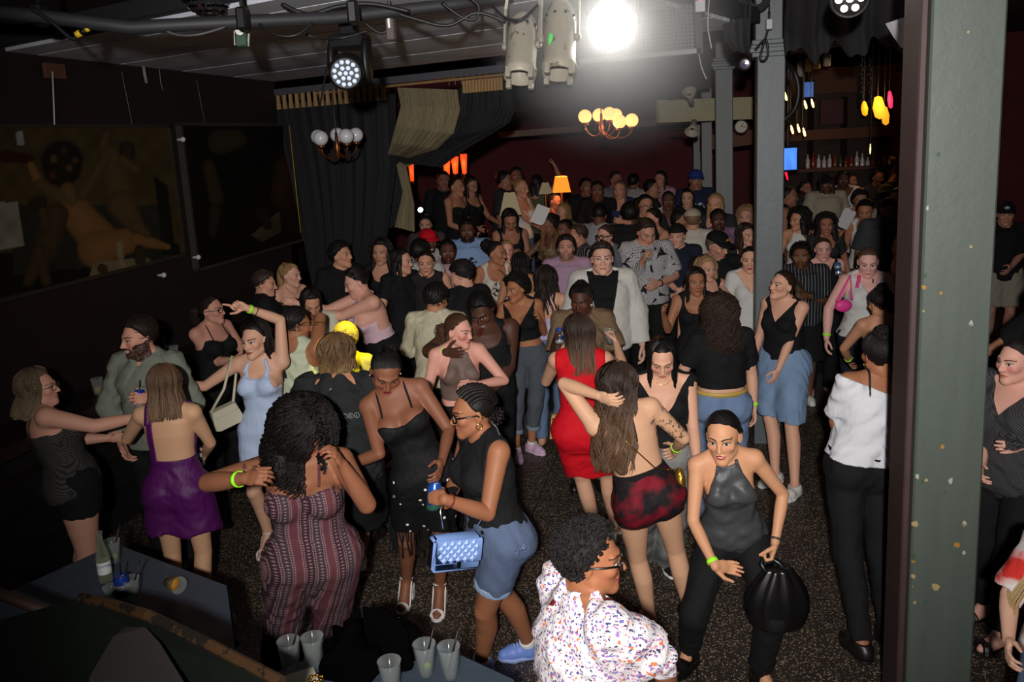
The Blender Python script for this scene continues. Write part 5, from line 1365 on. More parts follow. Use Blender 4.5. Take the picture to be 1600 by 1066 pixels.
painting('large dark oil painting of reclining figures with a basket of fruit', [(-70, 197), (268, 197), (286, 405), (-70, 478)], [
 ('p', [(-80, 400), (280, 380), (290, 480), (-80, 500)], (30, 26, 22)), ('p', [(20, 320), (250, 320), (270, 405), (20, 430)], (54, 52, 40)), ('p', [(240, 275), (262, 290), (275, 395), (255, 400)], (36, 32, 22)),
 ('c', 97, 252, 97, 260, 34, 32, (40, 32, 22)), ('c', 84, 248, 84, 249, 6, 6, (110, 84, 40)), ('c', 108, 262, 108, 263, 6, 6, (100, 70, 40)), ('c', 82, 274, 82, 275, 6, 6, (92, 50, 34)), ('c', 100, 235, 100, 236, 5, 5, (80, 62, 34)), ('c', 118, 250, 118, 251, 5, 5, (86, 70, 40)),
 ('c', 8, 244, 44, 248, 10, 8, (70, 30, 24)), ('c', 48, 258, 62, 288, 6, 9, skinA), ('c', 62, 288, 108, 316, 9, 14, skinB), ('c', 118, 332, 162, 384, 26, 32, skinA), ('c', 106, 296, 112, 312, 12, 10, (120, 96, 56)), ('c', 150, 390, 214, 372, 30, 18, skinA), ('c', 214, 374, 262, 386, 12, 5, skinA),
 ('c', 172, 246, 186, 300, 20, 24, skinB), ('c', 164, 250, 128, 306, 8, 8, skinB), ('c', 160, 232, 166, 210, 6, 6, skinB), ('c', 198, 232, 200, 242, 13, 12, (64, 50, 32)), ('c', 192, 250, 214, 266, 8, 6, skinB), ('c', 190, 320, 212, 352, 24, 14, skinB), ('c', 212, 352, 230, 366, 10, 6, skinB),
 ('c', 88, 336, 70, 392, 20, 20, skinC), ('c', 66, 398, 44, 440, 16, 8, skinC), ('c', 60, 392, 72, 440, 10, 8, skinC), ('c', 64, 318, 72, 356, 9, 8, skinC), ('c', 54, 318, 64, 316, 10, 10, (60, 46, 30)),
 ('p', [(136, 446), (146, 410), (228, 402), (248, 418)], (142, 128, 92)), ('c', 187, 382, 189, 410, 6, 5, (166, 146, 108)), ('c', 189, 410, 196, 422, 7, 6, (166, 146, 108)), ('c', 160, 420, 161, 421, 8, 8, (80, 60, 36)), ('c', 218, 390, 219, 406, 8, 9, (70, 54, 34)),
 ('p', [(-40, 316), (26, 316), (38, 384), (-40, 400)], (172, 166, 146)), ('p', [(26, 204), (34, 206), (38, 226), (30, 228), (25, 222)], (190, 190, 196))], (86, 72, 44), (40, 32, 22))
painting('dark oil painting hung next to the black curtain', [(286, 193), (456, 196), (474, 384), (305, 412)], [('c', 344, 222, 370, 218, 20, 16, (66, 60, 40)), ('c', 326, 260, 338, 310, 10, 12, (72, 56, 36)), ('c', 336, 330, 332, 364, 10, 6, (64, 50, 34)), ('c', 440, 260, 436, 300, 12, 14, (60, 46, 30)), ('c', 430, 310, 446, 318, 10, 8, (56, 42, 28)), ('p', [(392, 368), (436, 330), (440, 362), (410, 378)], (96, 88, 64)), ('c', 408, 332, 418, 352, 10, 8, (52, 40, 28))], (26, 25, 20), (46, 42, 36))
for (pts, nm, lab, c_, r_) in (([(82, 112), (84, 160), (85, 195)], 'hanging_wire', 'white cable dangling above the large painting', (190, 190, 190), .006), ([(190, 112), (207, 196)], 'hanging_wire', 'thin picture wire running up from the large painting', (110, 105, 95), .003), ([(307, 124), (320, 192)], 'hanging_wire', 'thin picture wire running up from the painting by the curtain', (110, 95, 80), .003), ([(224, 103), (226, 116), (229, 130)], 'hanging_rag', 'shred of pale cloth hanging from the ceiling edge', (130, 130, 128), .014), ([(249, 108), (251, 128), (255, 142)], 'hanging_wire', 'short loose wire end below the ceiling edge', (120, 120, 120), .004), ([(452, 196), (461, 280), (470, 364)], 'cord', 'yellow cord running down the edge of the black curtain', (170, 140, 50), .005)):
 mb = MB(); mb.tube([wallp(*on_wall(x, y, .10), .10) for x, y in pts] if nm != 'cord' else [DY(x, y, -.25) for x, y in pts], r_, 6); tag(mb.build(nm, plain(nm, c_, .6), None, True), lab, 'wire')
# small round fittings on the left wall
for (x, y, lab) in ((286, 218, 'small white fixing at the top corner of the painting by the curtain'), (310, 402, 'small bright fixing below the painting by the curtain'), (256, 430, 'pair of small metal studs on the wall under the large painting')):
 mb = MB(); q = wallp(*on_wall(x, y, .09), .09); mb.sphere(q, .024, 10, 7); mb.box(q - e2 * .03, (.06, .02, .02), RR); tag(mb.build('wall_fixing', plain('fixing', (200, 200, 205), .35), None, True), lab, 'fixing')
mb = MB(); q0, q1 = on_wall(68, 98, .05), on_wall(102, 124, .05); A = wallp(q0[0], q0[1], .05); mb.box((A + wallp(q1[0], q1[1], .05)) / 2, (.03, abs(q1[0] - q0[0]), abs(q1[1] - q0[1])), RR); o = mb.build('wall_panel', plain('raw_wood', (92, 58, 40), .8, noise=.4)); tag(o, 'small bare wooden board fixed at the top of the left wall', 'board')
# --- ledge along the left wall
led = thing('wall_ledge', 'dark wooden drinks ledge with a raised lip along the left wall', 'ledge', tuple(wallp(0, 0, 0)))
lw = plain('ledge_wood', (34, 24, 22), .45, noise=.4)
mb = MB(); mb.box(wallp(-1.0, 1.05, .20), (.40, 8.6, .05), RR); part('shelf', mb, lw, led)
mb = MB(); mb.box(wallp(-1.0, 1.04, .415), (.03, 8.6, .09), RR); part('lip', mb, plain('ledge_lip', (48, 34, 30), .4, noise=.3), led)
mb = MB(); mb.box(wallp(-1.0, .5, .14), (.28, 8.6, 1.05), RR); part('front_panel', mb, plain('ledge_front', (22, 19, 20), .7, noise=.4), led)
for dz in (.28, .55, .8): mb = MB(); mb.box(wallp(-1.0, dz, .29), (.02, 8.6, .03), RR); part('moulding', mb, lw, led)
# --- pillars and posts
def post(label, x0, x1, Y, z0, z1, cap=None, lean=0.0, mat=None, depth=None, side=None):
 """a square post whose front face spans columns x0..x1 at distance Y"""
 A = at(x0, 300, Y); B = at(x1, 300, Y); c = (A + B) / 2; w_ = np.linalg.norm((B - A)[:2]) / math.cos(0.1); dp = depth or w_
 c = np.array([c[0], c[1], 0]) + e1 * dp / 2
 root = thing('pillar', label, 'pillar', tuple(c), -YAW)
 mb = MB(); mb.box((0, 0, (z0 + z1) / 2), (w_, dp, z1 - z0), None, .008); s_ = mb.build('shaft', mat, root)
 if lean: s_.rotation_euler = (0, lean, 0)
 if cap:
  zc_, hh = cap; mb = MB()
  for k, (dz, ex) in enumerate(((0, .05), (.035, .09), (.06, .07), (.10, .05))): mb.box((0, 0, zc_ + dz), (w_ + ex, dp + ex, .04), None, .006)
  mb.build('capital', mat, root); mb = MB(); mb.box((0, 0, zc_ + .10 + hh / 2), (w_ * .96, dp * .96, hh), None, .006); mb.build('upper_shaft', mat, root)
 return root, w_, dp
def chipped(name, rgb, under, sc=9, wear=.68):
 m, nt, b = new_mat(name); c = srgb(rgb); n = NOISE(nt, COORD(nt), sc, 6, .7); n2 = NOISE(nt, COORD(nt, scale=(22, 22, 2)), 1.0, 3)
 col = MIX(nt, n2, tuple(x * .82 for x in c), tuple(x * 1.15 for x in c)); col = MIX(nt, RAMP(nt, n, [(wear, 0), (wear + .02, 1)]), col, srgb(under)); nt.links.new(col, b.inputs['Base Color']); b.inputs['Roughness'].default_value = .48; BUMP(nt, b, n, .25, .01); return m
green = chipped('green_grey_paint', (72, 81, 75), (120, 112, 88), 7, .76); slate = chipped('slate_paint', (92, 100, 104), (132, 104, 80), 12, .72)
BIGP, bw, bd = post('big grey-green pillar with chipped paint on the right of the dance floor', 1450, 1554, 3.3, -.02, 4.35, None, 0, green, .30)
wd = plain('stained_timber', (58, 40, 40), .6, noise=.3); mb = MB(); mb.box((-bw / 2 - .016, .02, 2.1), (.03, .27, 4.4), None, .006); o = mb.build('side_board', wd, BIGP)
rn = random.Random(5)
for k in range(30):      # flakes where the paint has come away
 z = rn.uniform(.4, 3.2) if k > 14 else rn.uniform(.75, 1.35); x = rn.uniform(-.46, .46) * bw if k % 3 else -.46 * bw; sz = rn.uniform(.003, .011) * (1.5 if k < 14 else 1); mb = MB(); n_ = 7; pl = [(sz * rn.uniform(.5, 1.2) * math.cos(6.283 * i / n_), sz * rn.uniform(.5, 1.6) * math.sin(6.283 * i / n_)) for i in range(n_)]
 M4 = np.eye(4); M4[:3, :3] = np.array([[1, 0, 0], [0, 0, 1], [0, 1, 0]]).T; M4[:3, 3] = (x, -bd / 2 - .0025, z); mb.prism(pl, .004, M4); o = mb.build('paint_flake', plain('flake', [(150, 132, 92), (50, 70, 48), (150, 150, 142), (150, 108, 44)][k % 4], .7), BIGP)
P1, w1, d1 = post('slate-grey post with a moulded capital in the middle of the floor', 1180, 1221, 7.15, -.02, 3.42, (3.42, 1.0), .006, slate, .26)
P2, w2, d2 = post('narrower grey post behind the slate-grey one, with a rust-edged top', 1119, 1145, 10.6, .38, 3.56, (3.56, .9), .0, slate, .22)
P3, w3, d3 = post('dim grey post furthest back beside the pale fascia board', 1097, 1113, 12.2, .38, 3.4, None, .0, slate, .2)
P4, w4, d4 = post('short dark post by the back wall next to the furthest grey post', 1084, 1095, 13.4, .38, 2.9, None, .0, slate, .2)
# --- fascia, clock, beams
def board_px(name, label, cat, x0, y0, x1, y1, h, Y0, Y1, mat, t=.05):
 """a board between two pixels at their own distances, h high"""
 A, B = at(x0, y0, Y0), at(x1, y1, Y1); mb = MB(); d = unit((B - A) * [1, 1, 0]); n = np.array([d[1], -d[0], 0]); quadbox(mb, A, B, B + ez * h, A + ez * h, n, t); o = mb.build(name, mat); tag(o, label, cat); return o
board_px('fascia_board', 'pale cream fascia board crossing behind the grey posts', 'board', 1030, 192, 1176, 186, .29, 11.0, 11.4, plain('cream_board', (176, 170, 140), .8, noise=.15, nscale=20), .08)
wood = plain('bar_wood', (84, 50, 34), .6, noise=.4, nscale=6); board_px('wooden_beam', 'brown wooden beam under the clock', 'beam', 1096, 236, 1176, 226, .22, 12.5, 12.5, wood, .1)
ck = thing('wall_clock', 'small round wall clock with a pale face between the grey posts', 'clock', tuple(at(1158, 198, 11.2))); q = at(1158, 198, 11.2); Rc = np.stack([e2, ez, -e1], 1)
mb = MB(); mb.lathe([(.001, -.01), (.088, -.01), (.092, .03), (.080, .035), (.076, .012)], q, 28, Rc); part('case', mb, plain('clock_case', (22, 20, 20), .4), ck, True)
mb = MB(); mb.lathe([(.078, .012), (.001, .013)], q, 28, Rc); part('dial', mb, plain('clock_dial', (190, 184, 168), .7), ck)
for a_, l_ in ((.6, .05), (1.7, .065)): mb = MB(); p1 = q - e1 * .016; mb.tube([p1, p1 + (e2 * math.sin(a_) + ez * math.cos(a_)) * l_], .004, 5); part('clock_hand', mb, plain('clock_hand', (20, 18, 18), .5), ck)
# --- far wall trim, proscenium and bar
dkw = plain('dark_beam', (40, 26, 24), .7, noise=.4)
board_px('ceiling_beam', 'long dusty beam across the dim back of the hall', 'beam', 780, 216, 1062, 194, .10, 14.0, 14.0, plain('dusty_beam', (110, 92, 84), .8, noise=.4), .1)
board_px('ceiling_beam', 'dark bulkhead under the ceiling behind the bright lamp', 'beam', 780, 178, 1110, 138, .60, 10.2, 10.4, plain('bulkhead', (52, 46, 46), .8, noise=.3), .1)
bar = thing('back_bar', 'dark wooden back bar with a broad lintel behind the crowd on the right', 'bar', tuple(at(1310, 215, 14.5)))
def barbox(nm, x0, y0, x1, y1, Y, mat, t=.3):
 A, B = at(x0, y1, Y), at(x1, y0, Y); c = (A + B) / 2; mb = MB(); mb.box((c[0], c[1] + t / 2, c[2]), (abs(B[0] - A[0]), t, abs(B[2] - A[2]))); return part(nm, mb, mat, bar)
barbox('back_panel', 1215, 95, 1420, 330, 14.8, plain('bar_back', (46, 30, 22), .7, noise=.4), .1)
barbox('lintel', 1215, 196, 1400, 222, 14.4, wood); barbox('upright', 1322, 150, 1334, 300, 14.5, dkw); barbox('upright', 1270, 150, 1278, 300, 14.5, dkw); barbox('side_panel', 1402, 110, 1424, 330, 14.4, plain('amber_wood', (110, 66, 26), .6, noise=.3)); barbox('upper_panel', 1222, 100, 1400, 150, 14.6, plain('bar_upper', (70, 44, 30), .7, noise=.3)); barbox('mirror', 1282, 155, 1318, 195, 14.6, plain('bar_mirror', (120, 90, 96), .2, .6), .05)
barbox('base', 1218, 300, 1420, 430, 14.3, dkw); barbox('shelf', 1222, 262, 1400, 266, 14.3, wood)
rn = random.Random(11); ORD = 'first second third fourth fifth sixth seventh eighth ninth tenth eleventh twelfth thirteenth fourteenth fifteenth sixteenth'.split()
for k in range(16):
 x = 1262 + k * 8.5; q = at(x, 264, 14.45); h_ = rn.uniform(.20, .30); mb = MB(); mb.lathe([(.001, 0), (.034, .0), (.036, .02), (.036, h_ * .6), (.014, h_ * .78), (.013, h_), (.001, h_)], q, 10); c_ = rn.choice([(120, 50, 24), (50, 80, 50), (150, 120, 60), (130, 30, 30), (190, 190, 190)])
 o = mb.build('bottle', plain('bottle_glass', c_, .15), None, True); tag(o, 'liquor bottle on the back bar shelf, ' + ORD[k] + ' from the left', 'bottle', 'bottles on the back bar')
# ------------------------------------------------------------------ the crowd
PALE, LIGHT, OLIVE, TAN, BROWN, DARK, DEEP = (222, 176, 152), (208, 162, 134), (192, 146, 112), (172, 122, 90), (128, 82, 58), (92, 58, 42), (60, 39, 31)
BLK, DBR, BRN, LBR, BLO, GRY = (22, 18, 17), (40, 28, 22), (66, 44, 31), (104, 76, 52), (168, 134, 86), (120, 116, 110)
black = cloth((24, 24, 26)); charcoal = cloth((42, 43, 46)); satin = cloth((62, 64, 68), .46); white = cloth((205, 205, 205)); cream = cloth((205, 200, 180)); navy = cloth((30, 34, 52))
jean = cloth((70, 96, 134), .85, 'denim'); ljean = cloth((120, 148, 180), .85, 'denim'); djean = cloth((34, 42, 54), .85, 'denim')
blackl = plain('black_leather', (16, 15, 16), .32); wht = plain('white_leather', (222, 220, 218), .5); rub = plain('rubber', (225, 225, 225), .6); blk_sh = plain('dark_shoe', (24, 20, 20), .4)
P = {}
GREEN = (165, 255, 45)
# --- nearest
P['floral'] = person('woman nearest the camera in a floral blouse and black glasses, seen over her shoulder', (918, 822), 1.62, 0, 112, hyaw=84, hpitch=2, w=1.22, skin=(150, 96, 66), armw=1.05,
 hair=('afro', (20, 17, 17), {'vol': .010, 'amp': .004, 'curl': .004, 'hl': .010, 'dense': 1.6, 'rough': .7}), top=('vneck', cloth((226, 222, 226), .8, 'floral'), .86, .36, .030, {'v': 1.30, 'fold': .008}), bottom=('pants', black, .97),
 ra=((1035, 1030, -.05), (1052, 1110, .12)), la='bent', extra=[('glasses', (14, 13, 14), .027, .0042, .85), ('band', -1, GREEN, .05, .012), ('strap', -.06, .10, 40, 190, .016, (96, 20, 30), 'bag_strap')], face=dict(lip=(150, 48, 80), brow=(32, 24, 22)))
# --- the front of the dance floor, from the left
P['curly_left'] = person('woman with greying curly hair and glasses in a dark knit top and black shorts', (52, 580), 1.62, 0, 128, hyaw=98, hpitch=-4, lean=(-.13, 0), w=1.27, skin=(214, 160, 138),
 hair=('wavy', (104, 88, 70), {'L': .12, 'vol': .012, 'front': 0, 'dense': 1.5, 'az': 66, 'wave': 1.5, 'flare': .05, 'tip': (150, 130, 104)}), top=('cami', cloth((44, 44, 44), .8, 'knit', (84, 82, 80)), .87, 0, 0, {'bz': 1.30, 'fz': 1.33, 'sr': .004, 'off': .008}), bottom=('shorts', black, .17, {'loose': .012, 'slit': .3}),
 ra=((136, 664, -.12), (196, 656, -.02)), la='bent', thigh=1.12, lf=(.17, .05), rf=(.17, -.05), extra=[('glasses', (70, 50, 40), .024, .002), ('earring', (70, 150, 160), .018, False)], face=dict(smile=.004))
P['grey_shirt'] = person('bearded smiling man in a grey-green collarless long-sleeved shirt', (214, 498), 1.80, 1, -8, hyaw=-42, hpitch=4, sex='m', w=1.0, skin=(216, 158, 136), hair=('short', (38, 28, 24), {'quiff': .014, 't': .014, 'fade': .006}),
 top=('vneck', cloth((128, 134, 122), .85), .86, .97, .012, {'v': 1.40}), bottom=('pants', black, 1.0), ra=((166, 640, .0), (197, 712, -.12)), la=((308, 640, .0), (222, 622, -.26)), face=dict(beard=.95, teeth=.8, smile=.006, blush=.5))
P['purple'] = person('woman in a purple backless satin dress with brown shoulder-length hair, seen from behind', (254, 573), 1.64, 0, 178, hyaw=196, hpitch=8, w=1.03, skin=(214, 168, 132), hair=('bob', (88, 66, 48), {'L': .17, 'vol': .006, 'az': 40, 'dense': 1.5, 'flare': .035, 'tip': (128, 100, 74)}),
 dress=('oneshoulder', cloth((84, 20, 92), .52), .9, 0, 0, {'hemz': .66, 'flare': .085, 'bz': 1.13, 'fz': 1.30, 'sx': .085, 'slant': .05}), ra=((334, 702, .12), (318, 716, .34)), la=((196, 690, .10), (216, 668, .34)), rcurl=.6)
P['blue_halter'] = person('woman in a pale blue halter dress raising one arm to point', (395, 505), 1.70, 0, -4, hyaw=-20, hpitch=3, hroll=-4, w=1.0, skin=(216, 168, 142), bust=1.15, hair=('wavy', (28, 20, 20), {'L': .30, 'back': .06, 'front': 0, 'az': 75, 'vol': .006}),
 dress=('halter', cloth((186, 204, 236), .6), .9, 0, 0, {'hemz': .70, 'scoop': .10, 'bz': 1.16, 'hx': .088, 'ht': 24, 'hr': .011}), la=((439, 526, .03), (404, 488, -.04)), lcurl=[.6, .02, .85, .95, .95], lpal=(-.2, -1, -.3), ra=((330, 597, .02), (266, 602, .03)), shoes=('sandal', wht), heel=.05,
 extra=[('band', 1, GREEN, .03), ('band', 1, (60, 50, 50), .07, .003, 'bracelet'), ('earring', (225, 220, 210), .012, False)], face=dict(lip=(170, 84, 84), open_=.9))
P['jumpsuit'] = person('woman with a big black curly mane dancing in a patterned wide-legged jumpsuit', (482, 650), 1.68, 0, 6, hyaw=38, hpitch=34, hroll=10, crouch=.06, w=1.30, bust=1.25, skin=(142, 92, 66), hair=('curly', (20, 16, 16), {'L': .16, 'vol': .056, 'az': 20, 'fringe': .03, 'dense': 1.5}),
 ra=((334, 752, -.14), (418, 744, -.34)), la=((552, 752, -.02), (522, 706, -.22)), rcurl=.45, lcurl=.5, rf=(438, 1046), lf=(516, 1036), thigh=1.05, top=('cami', cloth((98, 52, 60), .85, 'boho', (44, 28, 36), (158, 122, 126)), 1.02, 0, 0, {'tuck': 1, 'fz': 1.30, 'bz': 1.25, 'part': 'bodice', 'sr': .007}), bottom=('pants', cloth((98, 52, 60), .85, 'boho', (44, 28, 36), (158, 122, 126)), .99, {'waist': 1.06, 'loose': .022, 'cuff': .098}), shoes=('sandal', blk_sh),
 extra=[('band', -1, GREEN, .05, .013)], face=dict(ink=1.0, inkside=(-1, .12, .50)))
P['motel_tee'] = person('man with blond curls in a black tee printed on the back and black shorts', (524, 524), 1.76, 0, 176, hyaw=182, hpitch=6, sex='m', w=1.06, skin=(178, 124, 92), hair=('wavy', (96, 74, 50), {'L': .07, 'vol': .002, 'front': 0, 'dense': 1.4, 'back': .0, 'flare': .02, 'az': 20, 'wave': 1.3, 'tip': (176, 142, 92)}),
 top=('crew', cloth((38, 40, 42), .9), .80, .50, .032, {'fold': .009}), bottom=('shorts', black, .46, {'loose': .030}), ra=((588, 690, .05), (578, 715, .30)), la=((456, 680, .05), (470, 700, .3)), rf=(566, 893), lf=(475, 895), rfy=165, shoes=('shoe', plain('oxblood_shoe', (46, 22, 22), .3), {'sock': plain('sock', (226, 224, 220), .9), 'sockh': .2}))
P['fringe_skirt'] = person('woman looking down in a black camisole and a fringed skirt studded with rhinestones', (606, 556), 1.72, 0, 4, hyaw=14, hpitch=36, hroll=6, lean=(-.15, 0), w=.98, bust=1.3, skin=(128, 82, 60), hair=('bun', (16, 13, 13), {'bun': (.02, .085, .075), 'br': .036}),
 dress=('cami', cloth((20, 20, 22), .7, 'rhinestone'), .9, 0, 0, {'hemz': .63, 'fz': 1.27, 'bz': 1.22, 'sr': .006}), la=((690, 655, .05), (694, 705, -.12)), ra=((580, 655, .02), (584, 712, -.10)), rf=(634, 940), lf=(687, 950), rfy=-12, lfy=-8, heel=.075, shoes=('sandal', wht),
 extra=[('band', -1, (210, 240, 180), .03), ('earring', (220, 210, 200), .016, False)], face=dict(lip=(120, 36, 48), open_=.25))
P['blue_bag'] = person('woman with cornrow braids and dark glasses in a sleeveless black top and denim shorts', (736, 608), 1.68, 0, -62, hyaw=-76, hpitch=6, lean=(-.05, 0), w=1.12, butt=1.0, skin=(152, 100, 70), hair=('cornrows', (20, 16, 15)),
 top=('sleeveless', black, .99, 0, 0, {'tuck': 1, 'off': .009}), bottom=('shorts', cloth((48, 70, 108), .85, 'denim'), .30, {'loose': .002, 'cuffs': cloth((128, 154, 190), .85, 'denim')}), la=((768, 768, -.20), (712, 786, -.32), (672, 775, -.30)), ra=((716, 740, .22), (700, 782, .02), (672, 776, -.06)), lcurl=.6, rcurl=.6, lf=(742, 1052), rf=(815, 1020), lfy=-50, rfy=-80, thigh=1.06, shoes=('sneaker', plain('blue_sneaker', (112, 142, 218), .5), {'sole': plain('blue_sole', (150, 170, 225), .6), 'lace': plain('lace', (170, 185, 235), .7), 'sock': plain('sock', (226, 224, 220), .9), 'sockh': .10}),
 extra=[('glasses', (20, 14, 14), .027, .0045, .8), ('earring', (214, 172, 90), .015), ('band', 1, (120, 40, 30), .03, .005, 'bracelet')], face=dict(lip=(130, 60, 60)))
P['red_dress'] = person('woman in a short sleeveless red dress with brown hair, seen from behind', (902, 494), 1.69, 0, 172, hyaw=205, hpitch=6, w=1.06, skin=(208, 162, 134), hair=('bob', (50, 36, 30), {'L': .24, 'az': 30, 'vol': .002, 'dense': 1.4, 'tip': (106, 82, 62)}),
 dress=('sleeveless', cloth((206, 18, 34), .75), .9, 0, 0, {'hemz': .58, 'flare': .02}), la=((860, 582, .10), (880, 545, .32)), ra=((968, 575, .10), (966, 548, .30)), lcurl=.6, rcurl=.6, lf=(930, 842), rf=(962, 832), heel=.06, shoes=('sandal', wht))
P['hair_holder'] = person('woman lifting long wavy brown hair from her bare back, in black-red shorts', (964, 572), 1.64, 0, 188, hyaw=152, hpitch=4, lean=(-.13, 0), w=1.10, butt=1.1, skin=(212, 166, 134), hair=('wavy', (44, 31, 25), {'L': .40, 'vol': .012, 'dense': 1.5, 'az': 35, 'front': 0, 'tip': (92, 68, 50)}),
 top=('halter', black, 1.06, 0, 0, {'tuck': 1, 'bz': 1.10, 'backtie': 1}), bottom=('shorts', cloth((26, 22, 26), .7, 'tiedye', (120, 16, 34)), .13, {'waist': 1.08, 'loose': .006}), la=((898, 622, .02), (946, 622, -.16)), ra=((1076, 692, .05), (1052, 706, .30)), lf=(1010, 968), rf=(1076, 960), shoes=('mule', blk_sh), lcurl=.35, lpal=(0, 1, .2),
 extra=[('band', -1, GREEN, .03)], face=dict(ink=1.0, inkside=(-1, .1, .9)))
P['black_hair'] = person('woman with very long straight black hair looking down in a black vest', (1034, 536), 1.63, 0, -6, hyaw=-8, hpitch=27, w=1.08, skin=(214, 164, 138), hair=('long', (18, 15, 16), {'L': .42, 'az': 48, 'back': .02, 'dense': 1.3, 'rough': .38, 'wd': .06}),
 top=('vneck', black, 1.02, 0.0, 0, {'v': 1.22}), bottom=('pants', cloth((126, 126, 124), .85, 'tiedye', (88, 88, 88)), .98, {'loose': .030, 'cuff': .085}), ra='bent', la=((1082, 660, .0), (1088, 712, -.12)), lf=(1045, 885), rf=(998, 880), shoes=('sneaker', plain('black_sneaker', (26, 26, 28), .5), {'sole': rub, 'lace': rub}), extra=[('necklace',)], face=dict(open_=.25, blush=.7))
P['satin'] = person('woman with red lipstick in a grey satin halter top and black trousers, stepping sideways', (1128, 646), 1.62, 0, -4, hyaw=-26, hpitch=6, hroll=-3, d=3.80, crouch=.10, lean=(-.07, -.12), hk=1.06, w=.92, skin=(204, 150, 114), hair=('bun', (16, 13, 14), {'bun': (.03, .098, -.02), 'br': .036, 'wisps': 1}),
 top=('halter', satin, .90, 0, 0, {'bz': 1.14, 'slant': -.22, 'off': .011, 'fold': .006}), bottom=('pants', black, .97, {'loose': .012}), ra=((1084, 800, .0), (1104, 858, -.12), (1138, 886, -.16)), la=((1242, 796, .10), (1208, 866, -.05), (1194, 906, -.06)), rcurl=.3, lcurl=.85, rf=(1072, 1038), lf=(1196, 1075), rfy=-40, lfy=20, heel=.05, shoes=('boot', blackl),
 extra=[('band', -1, GREEN, .03), ('band', 1, (60, 58, 60), .02, .006, 'watch', .3)], face=dict(lip=(158, 22, 36), open_=.9, teeth=.35))
P['white_top'] = person('woman with a topknot in a slouchy white off-shoulder top, seen from behind', (1374, 522), 1.68, 0, 184, hyaw=186, hpitch=6, lean=(.08, 0), w=1.20, butt=1.1, skin=(158, 104, 74), hair=('bun', (18, 14, 14), {'bun': (.0, .045, .125), 'br': .046, 't': .014, 'amp': .003, 'fq': 300}),
 top=('offshoulder', cloth((212, 214, 222), .8), .97, .42, .016, {'oz': 1.385, 'fold': .007, 'slant': 0, 'tilt': 1.0}), bottom=('pants', black, .98, {'loose': .0}), la=((1296, 690, .12), (1330, 735, .30)), ra='bent', lf=(1338, 1012), rf=(1385, 1000), heel=.01, extra=[('earring', (214, 172, 90), .016), ('strap', .08, .09, 70, 175, .007, (14, 14, 15)), ('belt', (16, 15, 15), 1.0)])
P['right_edge'] = person('woman with dark tied-back hair in a grey patterned blouse at the right edge', (1592, 532), 1.66, 0, -66, hyaw=-74, hpitch=2, w=1.36, skin=(224, 170, 152), hair=('slick', (34, 26, 26)), top=('vneck', cloth((72, 72, 74), .85, 'knit', (26, 26, 28)), .80, .45, .014, {'v': 1.28}), bottom=('pants', black, .95), la=((1640, 700, -.05), (1562, 702, -.24)), ra='belly', lf=(1552, 1008), rf=(1530, 960), lfy=-75, shoes=('mule', blk_sh), face=dict(blush=.8))
P['blonde_edge'] = person('long-haired blonde woman in a white and red top at the right edge', (1692, 775), 1.62, 0, -40, hyaw=-60, hpitch=20, d=2.9, w=1.1, skin=PALE, hair=('long', (176, 150, 108), {'L': .48, 'flare': .12, 'az': 30, 'back': -.02, 'dense': 1.4}), top=('crew', cloth((214, 210, 210), .85, 'tiedye', (200, 50, 44)), .85, .45, .02), bottom=('shorts', jean, .3), ra='bent', la='bent')
# --- second row
P['denim_skirt'] = person('woman with a dark ponytail in a black tank top and a knee-length denim skirt', (1228, 424), 1.68, 1, -52, hyaw=-66, hpitch=-8, hroll=6, w=1.08, skin=(220, 168, 142), hair=('ponytail', (46, 33, 26), {'L': .22, 'tip': (120, 92, 62)}), top=('vtank', black, .96, 0, .006, {'v': 1.28}), bottom=('skirt', cloth((104, 134, 172), .85, 'denim'), .46, {'loose': .02}), la=((1224, 560, -.12), (1192, 636, -.20)), ra='down', lf=(1238, 772), rf=(1205, 752), shoes=('sneaker', wht, {'sole': rub}), face=dict(smile=.006, blush=.6))
P['curly_black_tee'] = person('woman with dark spiral curls in a cropped black tee and jeans, seen from behind', (1124, 466), 1.68, 1, 184, hyaw=186, hpitch=4, w=1.16, skin=(214, 166, 140), hair=('curly', (44, 31, 26), {'L': .22, 'vol': .024, 'az': 20, 'dense': 1.6}), top=('crew', black, 1.07, .34, .012), bottom=('jeans', cloth((84, 112, 152), .85, 'denim'), .98, {'waist': 1.03, 'loose': .012, 'cuff': .075}), ra=((1176, 590, .02), (1178, 640, -.02)), la='bent', extra=[('band', -1, GREEN, .03), ('belt', (190, 160, 80), 1.03), ('strap', -.02, .10, 20, 190, .012, (16, 16, 17), 'bag_strap')])
P['crop_jeans'] = person('woman with black curls in a V-neck crop top, cuffed jeans and pink sneakers', (804, 432), 1.64, 1, -14, hyaw=-48, hpitch=6, hroll=-6, lean=(-.05, 0), w=1.08, bust=1.15, skin=(172, 114, 80), hair=('afro', (20, 16, 15), {'vol': .028}), top=('vtank', black, 1.10, 0, .004, {'v': 1.24, 'arm': .085}), bottom=('jeans', djean, .80, {'loose': .004, 'cuffs': cloth((110, 122, 136), .85, 'denim')}), la=((856, 545, .04), (845, 502, -.16)), ra=((772, 520, .06), (776, 545, -.1)), rf=(808, 714), lf=(836, 703), rfy=10, lfy=40, shoes=('sneaker', plain('pink_sneaker', (214, 178, 210), .5), {'sole': plain('pink_sole', (222, 190, 214), .6), 'lace': rub, 'sock': rub, 'sockh': .08}), extra=[('necklace', (215, 175, 90), .05)], face=dict(lip=(170, 60, 84), smile=.004))
